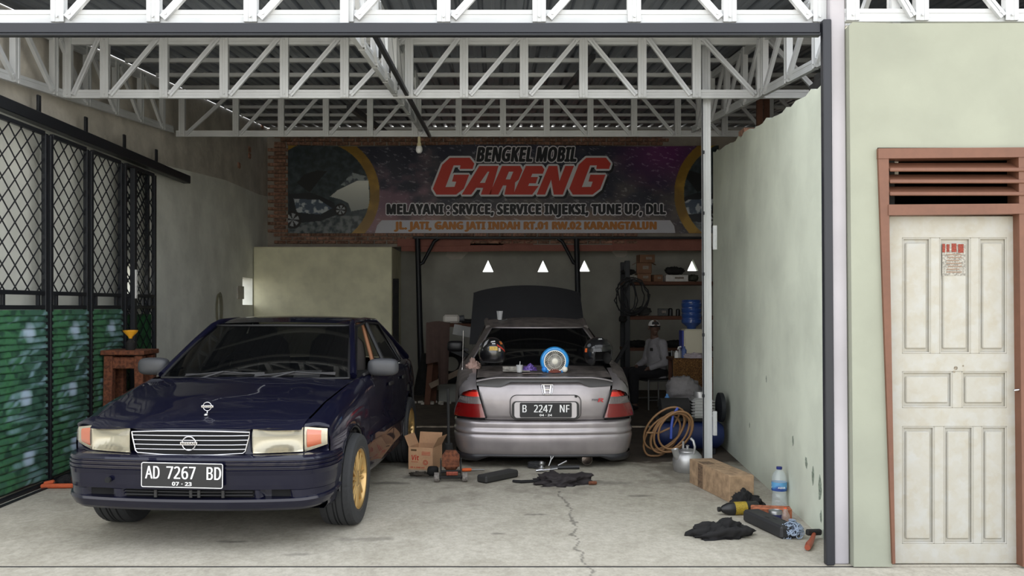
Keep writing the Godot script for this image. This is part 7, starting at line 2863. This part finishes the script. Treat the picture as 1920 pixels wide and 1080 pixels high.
func back_left() -> void:
	# makeshift work trestle with a cloth, a white jug and boards
	var z := 13.9
	var top := px(840, 606, z)
	var t := thing("work_trestle", "makeshift wooden work trestle behind the left flank of the silver sedan", "table", Vector3(px(845, 0, z).x, 0, -z))
	var mb := MB.new()
	mb.box(Vector3(0.12, top.y - 0.03, -0.2), Vector3(0.9, 0.05, 0.5), 0.006)
	obj("top", mb, M.wood_old, t)
	for q in [[-0.31, 0.02, 0.0], [-0.24, -0.30, 0.05], [0.50, 0.0, 0.0], [0.50, -0.35, 0.0]]:
		mb = MB.new()
		mb.bar(Vector3(q[0] - 0.05, 0, q[1] + q[2]), Vector3(q[0] + 0.05, top.y - 0.05, q[1]), 0.09, 0.05, Vector3.BACK, 0.005)
		obj("leg", mb, M.wood_old, t)
	mb = MB.new()
	mb.bar(Vector3(-0.2, top.y - 0.30, 0.02), Vector3(0.5, top.y - 0.62, 0.0), 0.04, 0.09, Vector3.UP, 0.004)
	obj("brace", mb, M.gate_black, t)
	# cloth hung over the corner
	mb = MB.new()
	var rows := []
	for i in 12:
		var v := i / 11.0
		var row := []
		for k in 15:
			var u := k / 14.0
			row.append(Vector3(lerpf(-0.17, 0.19, u) + 0.03 * v * sin(u * 5.0), -(0.62 if u < 0.5 else 1.02 - 0.1 * u) * v + 0.03 * sin(u * PI), 0.07 + 0.03 * sin(u * 17.0) * v + 0.02 * v))
		rows.append(row)
	sgrid(mb, rows, true)
	sgrid(mb, [[Vector3(-0.17, 0, -0.12), Vector3(0.19, 0, -0.12)], [Vector3(-0.17, 0.01, 0.07), Vector3(0.19, 0.01, 0.07)]], true)
	var cl := obj("hung_cloth", mb, mk(c8(88, 70, 64), 0.95, 0, M.t_blot, 2.0))
	cl.position = Vector3(px(821, 0, z).x, top.y + 0.004, -z + 0.06)
	tag(cl, "brown work clothes hung over the left corner of the work trestle", "cloth")
	var jp := px(846, 604, 13.95)
	var jug := thing("jerry_can", "white plastic jerry can lying on the work trestle", "jerry can", Vector3(jp.x, top.y - 0.001, -14.02))
	mb = MB.new()
	mb.box(Vector3(0, 0.065, 0), Vector3(0.25, 0.13, 0.16), 0.03)
	obj("body", mb, mk(c8(216, 210, 200), 0.5), jug)
	mb = MB.new()
	mb.tube([Vector3(0.12, 0.065, 0), Vector3(0.20, 0.075, 0)], [0.05, 0.05], 12)
	obj("neck", mb, M.grey_plastic, jug)
	lump("black_bundle", "black bundle right of the white jerry can on the work trestle", "bundle", Vector3(px(878, 0, 13.95).x, top.y - 0.004, -14.05), Vector3(0.16, 0.035, 0.08), M.soot, 22)
	mb = MB.new()
	mb.bar(px(850, 617, 13.8), px(905, 628, 13.8), 0.02, 0.16, Vector3.UP, 0.003)
	var pb := obj("pale_board", mb, mk(c8(170, 170, 168), 0.7, 0, M.t_blot, 1.0))
	tag(pb, "pale board leaning under the work trestle top", "board")
	# slanting plank
	mb = MB.new()
	mb.bar(px(806, 724, 13.84), px(880, 688, 13.84), 0.03, 0.085, Vector3.UP, 0.003)
	var pl := obj("slanting_plank", mb, mk(c8(128, 112, 96), 0.85, 0, M.t_blot, 2.0))
	tag(pl, "weathered plank slanting up beside the left flank of the silver sedan", "plank")
	# black tyre-like bag behind
	var tz := 14.4
	var tp := px(846, 690, tz)
	mb = MB.new()
	var w := []
	for i in 33:
		var a := TAU * i / 32.0
		w.append(Vector3(cos(a) * 0.21, 0.30 + sin(a) * 0.21, 0))
	mb.tube(w, 0.095, 12, false)
	var ty := obj("old_tyre", mb, M.rubber)
	ty.position = Vector3(tp.x, 0.29, -tz)
	tag(ty, "old black tyre on a grey box beside the silver sedan", "tyre")
	mb = MB.new()
	mb.box(Vector3(0, 0.14, 0), Vector3(0.42, 0.28, 0.35), 0.01)
	var gb := obj("grey_box", mb, mk(c8(150, 150, 144), 0.8, 0, M.t_blot, 1.0))
	gb.position = Vector3(tp.x + 0.02, 0, -tz)
	tag(gb, "grey box on the floor under the old tyre", "box")
	# rubble and debris along the earth floor
	rng.seed = 99
	for q in [[800, 757, "heap of grey rubble at the foot of the left pipe post"]]:
		var g := on_floor(q[0], q[1])
		mb = MB.new()
		for k in 24:
			mb.box(Vector3(rng.randf_range(-0.35, 0.35), 0.015, rng.randf_range(-0.15, 0.15)), Vector3(rng.randf_range(0.03, 0.09), 0.035, rng.randf_range(0.03, 0.08)), 0.006, Basis(Vector3.UP, rng.randf() * 3.0))
		var ro := obj("rubble", mb, M.cement)
		ro.position = Vector3(g.x, 0, g.z)
		ro.set_meta("kind", "stuff")
		ro.set_meta("label", q[2])
		ro.set_meta("category", "rubble")

# ---------------------------------------------------------------- seated person
class Field:
	var h: float
	var lo: Vector3
	var n: Vector3i
	var d := PackedFloat32Array()
	func _init(a: Vector3, b: Vector3, cell: float) -> void:
		h = cell
		lo = a
		n = Vector3i(((b - a) / cell).ceil()) + Vector3i.ONE
		d.resize(n.x * n.y * n.z)
		d.fill(1.0)
	func idx(x: int, y: int, z: int) -> int:
		return (z * n.y + y) * n.x + x
	# tapered capsule, joined smoothly; squash flattens along an axis
	func cap(a: Vector3, b: Vector3, ra: float, rb: float, k := 0.03, scale := Vector3.ONE) -> void:
		var m := maxf(ra, rb) * maxf(scale.x, maxf(scale.y, scale.z)) + k * 2.0
		var p0 := ((a.min(b) - Vector3.ONE * m - lo) / h).floor()
		var p1 := ((a.max(b) + Vector3.ONE * m - lo) / h).ceil()
		var ab := (b - a) / scale
		var l2 := maxf(ab.length_squared(), 1e-9)
		for z in range(maxi(0, int(p0.z)), mini(n.z - 1, int(p1.z)) + 1):
			for y in range(maxi(0, int(p0.y)), mini(n.y - 1, int(p1.y)) + 1):
				for x in range(maxi(0, int(p0.x)), mini(n.x - 1, int(p1.x)) + 1):
					var p := (lo + Vector3(x, y, z) * h - a) / scale
					var t := clampf(p.dot(ab) / l2, 0, 1)
					var v := (p - ab * t).length() - lerpf(ra, rb, t)
					var i := idx(x, y, z)
					var o := d[i]
					var q := clampf(0.5 + 0.5 * (o - v) / k, 0, 1)
					d[i] = lerpf(o, v, q) - k * q * (1.0 - q)
	func mesh_into(mb: MB) -> void:
		var vert := {}
		var off := [Vector3i(0, 0, 0), Vector3i(1, 0, 0), Vector3i(0, 1, 0), Vector3i(1, 1, 0), Vector3i(0, 0, 1), Vector3i(1, 0, 1), Vector3i(0, 1, 1), Vector3i(1, 1, 1)]
		var edges := [[0, 1], [2, 3], [4, 5], [6, 7], [0, 2], [1, 3], [4, 6], [5, 7], [0, 4], [1, 5], [2, 6], [3, 7]]
		for z in n.z - 1:
			for y in n.y - 1:
				for x in n.x - 1:
					var i0 := idx(x, y, z)
					var any := false
					var s0 := d[i0] < 0.0
					var c := []
					for o in off:
						var v := d[i0 + o.x + o.y * n.x + o.z * n.x * n.y]
						c.append(v)
						if (v < 0.0) != s0: any = true
					if not any: continue
					var sum := Vector3.ZERO
					var cnt := 0
					for e in edges:
						var a: float = c[e[0]]
						var b: float = c[e[1]]
						if (a < 0.0) != (b < 0.0):
							sum += Vector3(off[e[0]]).lerp(Vector3(off[e[1]]), a / (a - b))
							cnt += 1
					vert[i0] = lo + (Vector3(x, y, z) + sum / cnt) * h
		mb.gn += 1
		mb.g = mb.gn
		var sx := 1
		var sy := n.x
		var sz := n.x * n.y
		for z in range(1, n.z - 1):
			for y in range(1, n.y - 1):
				for x in range(1, n.x - 1):
					var i := idx(x, y, z)
					var a := d[i] < 0.0
					for q in [[sx, sy, sz], [sy, sz, sx], [sz, sx, sy]]:
						var b: bool = d[i + q[0]] < 0.0
						if a == b: continue
						var v0 = vert.get(i)
						var v1 = vert.get(i - q[1])
						var v2 = vert.get(i - q[1] - q[2])
						var v3 = vert.get(i - q[2])
						if v0 == null or v1 == null or v2 == null or v3 == null: continue
						if a: mb.quad(v0, v1, v2, v3)
						else: mb.quad(v0, v3, v2, v1)

func person() -> void:
	var base := px(1226, 735, 13.4)
	var turn := 0.36
	# chair of bare metal tube
	var ch := thing("metal_chair", "bare metal chair frame under the seated person", "chair", Vector3(base.x, 0, base.z), turn)
	var mb := MB.new()
	var seat := 0.44
	mb.box(Vector3(-0.02, seat, 0), Vector3(0.40, 0.03, 0.40), 0.01)
	obj("seat", mb, M.soot, ch)
	for q in [[-0.2, 0.19, seat], [-0.2, -0.19, seat], [0.19, 0.19, 0.86], [0.19, -0.19, 0.86]]:
		mb = MB.new()
		mb.tube([Vector3(q[0], 0, q[1]), Vector3(q[0], q[2], q[1])], 0.013, 8)
		obj("leg", mb, M.steel, ch)
	mb = MB.new()
	for s in [-0.19, 0.19]:
		mb.tube([Vector3(-0.2, seat - 0.02, s), Vector3(0.19, seat - 0.02, s)], 0.012, 8)
		mb.tube([Vector3(-0.2, 0.14, s), Vector3(0.19, 0.14, s)], 0.010, 8)
	mb.tube([Vector3(-0.2, seat - 0.02, -0.19), Vector3(-0.2, seat - 0.02, 0.19)], 0.012, 8)
	obj("stretcher", mb, M.steel, ch)
	mb = MB.new()
	mb.box(Vector3(0.195, 0.76, 0), Vector3(0.02, 0.14, 0.38), 0.006)
	obj("backrest", mb, M.soot, ch)
	var t := thing("person", "person in grey long sleeved shirt and white cap seated before the shelf rack", "person", Vector3(base.x, 0, base.z), turn)
	var S := seat + 0.015
	# joints: faces -x, head turned towards the street
	var hip := Vector3(0.04, S + 0.10, 0)
	var chest := Vector3(0.05, S + 0.38, 0)
	var neck := Vector3(0.02, S + 0.58, 0.0)
	var shl := [Vector3(0.04, S + 0.50, 0.17), Vector3(0.04, S + 0.50, -0.17)]
	var elb := [Vector3(0.05, S + 0.24, 0.25), Vector3(0.0, S + 0.24, -0.24)]
	var wri := [Vector3(-0.18, S + 0.15, 0.17), Vector3(-0.22, S + 0.16, -0.12)]
	var knee := [Vector3(-0.40, S + 0.08, 0.12), Vector3(-0.40, S + 0.08, -0.12)]
	var ank := [Vector3(-0.40, 0.09, 0.13), Vector3(-0.36, 0.09, -0.13)]
	# skin: one surface, with finer grids for the head and the hands
	var f := Field.new(Vector3(-0.62, -0.02, -0.36), Vector3(0.26, S + 0.68, 0.36), 0.014)
	f.cap(hip, chest, 0.125, 0.135, 0.05, Vector3(0.8, 1, 1.15))
	f.cap(chest, Vector3(0.04, S + 0.47, 0), 0.13, 0.10, 0.05, Vector3(0.8, 1, 1.3))
	f.cap(Vector3(0.04, S + 0.5, 0), neck + Vector3(-0.01, 0.05, 0), 0.058, 0.05, 0.04)
	for i in 2:
		f.cap(shl[i], elb[i], 0.05, 0.04, 0.03)
		f.cap(elb[i], wri[i], 0.04, 0.027, 0.02)
		f.cap(hip + Vector3(-0.02, -0.02, [0.09, -0.09][i]), knee[i], 0.085, 0.058, 0.04)
		f.cap(knee[i], ank[i], 0.056, 0.036, 0.03)
		f.cap(ank[i] + Vector3(0.02, -0.04, 0), ank[i] + Vector3(-0.16, -0.06, 0), 0.035, 0.028, 0.03)
	mb = MB.new()
	f.mesh_into(mb)
	# head
	var hc := neck + Vector3(-0.02, 0.155, 0.01)
	var hb := Basis(Vector3.UP, -0.28)
	var fh := Field.new(Vector3(-0.13, -0.17, -0.13), Vector3(0.13, 0.14, 0.14), 0.005)
	fh.cap(Vector3(0, 0.03, -0.01), Vector3(0, 0.03, 0.01), 0.082, 0.08, 0.02, Vector3(0.92, 1.08, 1.08))
	fh.cap(Vector3(0, -0.03, 0.03), Vector3(0, -0.075, 0.045), 0.058, 0.036, 0.03)
	fh.cap(Vector3(0, -0.16, -0.02), Vector3(0, -0.05, -0.01), 0.05, 0.052, 0.02)
	fh.cap(Vector3(0, 0.0, 0.088), Vector3(0, -0.022, 0.102), 0.009, 0.014, 0.012)
	fh.cap(Vector3(-0.018, 0.022, 0.078), Vector3(-0.045, 0.020, 0.070), 0.010, 0.008, 0.012)
	fh.cap(Vector3(0.018, 0.022, 0.078), Vector3(0.045, 0.020, 0.070), 0.010, 0.008, 0.012)
	fh.cap(Vector3(-0.02, -0.052, 0.080), Vector3(0.02, -0.052, 0.080), 0.008, 0.008, 0.006)
	fh.cap(Vector3(-0.018, -0.064, 0.078), Vector3(0.018, -0.064, 0.078), 0.008, 0.008, 0.006)
	for s in [-1.0, 1.0]: fh.cap(Vector3(s * 0.080, 0.015, -0.005), Vector3(s * 0.084, -0.025, -0.002), 0.018, 0.012, 0.008, Vector3(0.5, 1, 1))
	mb.xf = T(hc, hb)
	fh.mesh_into(mb)
	# hands resting on the lap
	for i in 2:
		var dir: Vector3 = (wri[i] - elb[i]).normalized()
		var sd := 1.0 if i == 0 else -1.0
		var fk := Field.new(Vector3(-0.20, -0.08, -0.08), Vector3(0.04, 0.06, 0.08), 0.005)
		fk.cap(Vector3(0.02, 0, 0), Vector3(-0.03, -0.004, 0), 0.026, 0.026, 0.012)
		fk.cap(Vector3(-0.03, -0.004, -0.02), Vector3(-0.085, -0.012, -0.026), 0.017, 0.014, 0.012)
		fk.cap(Vector3(-0.03, -0.004, 0.018), Vector3(-0.085, -0.012, 0.024), 0.017, 0.014, 0.012)
		for q in 4:
			var zz := -0.029 + 0.0195 * q
			var ln: float = [0.028, 0.034, 0.036, 0.030][q]
			fk.cap(Vector3(-0.086, -0.012, zz), Vector3(-0.088 - ln, -0.022, zz * 1.05), 0.0088, 0.0082, 0.004)
			fk.cap(Vector3(-0.088 - ln, -0.022, zz * 1.05), Vector3(-0.092 - ln * 1.6, -0.046, zz * 1.05), 0.0082, 0.0072, 0.004)
		fk.cap(Vector3(-0.025, -0.004, 0.022 * -sd), Vector3(-0.06, -0.016, 0.050 * -sd), 0.012, 0.010, 0.006)
		fk.cap(Vector3(-0.06, -0.016, 0.050 * -sd), Vector3(-0.088, -0.024, 0.052 * -sd), 0.010, 0.008, 0.005)
		var bx := -dir
		var bz := bx.cross(Vector3.UP).normalized()
		mb.xf = T(wri[i] + Vector3(0, 0.008, 0), Basis(bx, bz.cross(bx).normalized(), bz))
		fk.mesh_into(mb)
	mb.xf = Transform3D.IDENTITY
	var skin := mk(c8(92, 68, 56), 0.6)
	var body := obj("body", mb, skin, t)
	# eyes, brows and mouth line
	mb = MB.new()
	var iris := mk(c8(30, 24, 22), 0.3)
	for s in [-1.0, 1.0]:
		mb = MB.new()
		mb.blob(hc + hb * Vector3(s * 0.032, 0.006, 0.078), Vector3(0.011, 0.006, 0.007), func(_d): return 1.0, 10, 6, hb)
		obj("eye", mb, iris, body)
	mb = MB.new()
	mb.bar(hc + hb * Vector3(-0.02, -0.058, 0.0865), hc + hb * Vector3(0.02, -0.058, 0.0865), 0.003, 0.003)
	obj("mouth", mb, iris, body)
	# shirt
	f = Field.new(Vector3(-0.42, S - 0.06, -0.40), Vector3(0.30, S + 0.66, 0.40), 0.014)
	f.cap(Vector3(0.05, S + 0.03, 0), chest, 0.165, 0.150, 0.05, Vector3(0.85, 1, 1.12))
	f.cap(chest, Vector3(0.04, S + 0.46, 0), 0.150, 0.115, 0.05, Vector3(0.8, 1, 1.3))
	f.cap(Vector3(0.035, S + 0.50, 0), Vector3(0.03, S + 0.55, 0), 0.075, 0.062, 0.04)
	for i in 2:
		f.cap(Vector3(0.04, S + 0.52, [0.09, -0.09][i]), shl[i], 0.06, 0.064, 0.04)
		f.cap(shl[i], elb[i], 0.070, 0.056, 0.03)
		f.cap(elb[i], elb[i].lerp(wri[i], 0.88), 0.056, 0.042, 0.025)
	mb = MB.new()
	f.mesh_into(mb)
	obj("shirt", mb, mk(c8(150, 147, 150), 0.95, 0, M.t_blot, 3.0, M.t_lumps, 0.6), body)
	mb = MB.new()
	mb.box(Vector3(-0.09, S + 0.42, 0.08), Vector3(0.02, 0.045, 0.045), 0.004, Basis(Vector3.UP, 0.4))
	obj("shirt_print", mb, M.soot, body)
	# trousers
	f = Field.new(Vector3(-0.56, 0.06, -0.28), Vector3(0.26, S + 0.20, 0.28), 0.014)
	f.cap(hip + Vector3(0.02, -0.03, -0.06), hip + Vector3(0.02, -0.03, 0.06), 0.125, 0.125, 0.05)
	for i in 2:
		f.cap(hip + Vector3(-0.02, -0.02, [0.09, -0.09][i]), knee[i], 0.10, 0.075, 0.04)
		f.cap(knee[i], ank[i].lerp(knee[i], 0.12), 0.074, 0.060, 0.03)
	mb = MB.new()
	f.mesh_into(mb)
	obj("trousers", mb, mk(c8(28, 27, 30), 0.95), body)
	# shoes
	for i in 2:
		mb = MB.new()
		mb.blob(ank[i] + Vector3(-0.07, -0.045, 0), Vector3(0.14, 0.045, 0.048), func(d: Vector3) -> float: return 1.0 / pow(pow(absf(d.x), 2.6) + pow(absf(d.y), 2.6) + pow(absf(d.z), 2.6), 0.2), 16, 10)
		obj("shoe", mb, M.black_plastic, body)
	# cap: white front, dark mesh behind, short peak
	var cap := Node3D.new()
	cap.name = "cap"
	t.add_child(cap, true)
	cap.transform = T(hc + hb * Vector3(0, 0.045, 0), hb)
	var rows := []
	for i in 9:
		var th := PI * 0.5 * i / 8.0
		var row := []
		for k in 33:
			var a := TAU * k / 32.0
			row.append(Vector3(sin(a) * 0.086 * cos(th), -0.012 + 0.085 * sin(th), cos(a) * 0.096 * cos(th)))
		rows.append(row)
	mb = MB.new()
	sgrid(mb, rows)
	obj("crown", mb, mk(c8(214, 212, 210), 0.9), cap)
	mb = MB.new()
	rows = []
	for i in 5:
		var row := []
		for k in 17:
			var a := lerpf(-1.0, 1.0, k / 16.0)
			var v := i / 4.0
			row.append(Vector3(sin(a) * (0.088 + 0.004 * v), -0.012 - 0.014 * v - 0.012 * a * a * v, cos(a) * 0.096 + 0.065 * v * (1.0 - 0.5 * a * a)))
		rows.append(row)
	sgrid(mb, rows, true)
	obj("peak", mb, M.cloth_black, cap)
	mb = MB.new()
	rows = []
	for i in 4:
		var th := lerpf(0.18, 0.75, i / 3.0)
		var row := []
		for k in 9:
			var a := lerpf(-0.7, 0.7, k / 8.0)
			row.append(Vector3(sin(a) * 0.0875 * cos(th), -0.012 + 0.0865 * sin(th), cos(a) * 0.0975 * cos(th)))
		rows.append(row)
	sgrid(mb, rows)
	obj("front_print", mb, mk(c8(60, 58, 60), 0.9, 0, M.t_dirt, 16.0), cap)

func _ready() -> void:
	camera_and_light()
	rng.seed = 1
	fonts()
	materials()
	floors()
	walls()
	roof()
	trusses()
	posts()
	gate()
	banner()
	blue_car()
	silver_car()
	right_wall_things()
	floor_tools()
	gate_side_things()
	car_top_things()
	back_right()
	back_left()
	person()
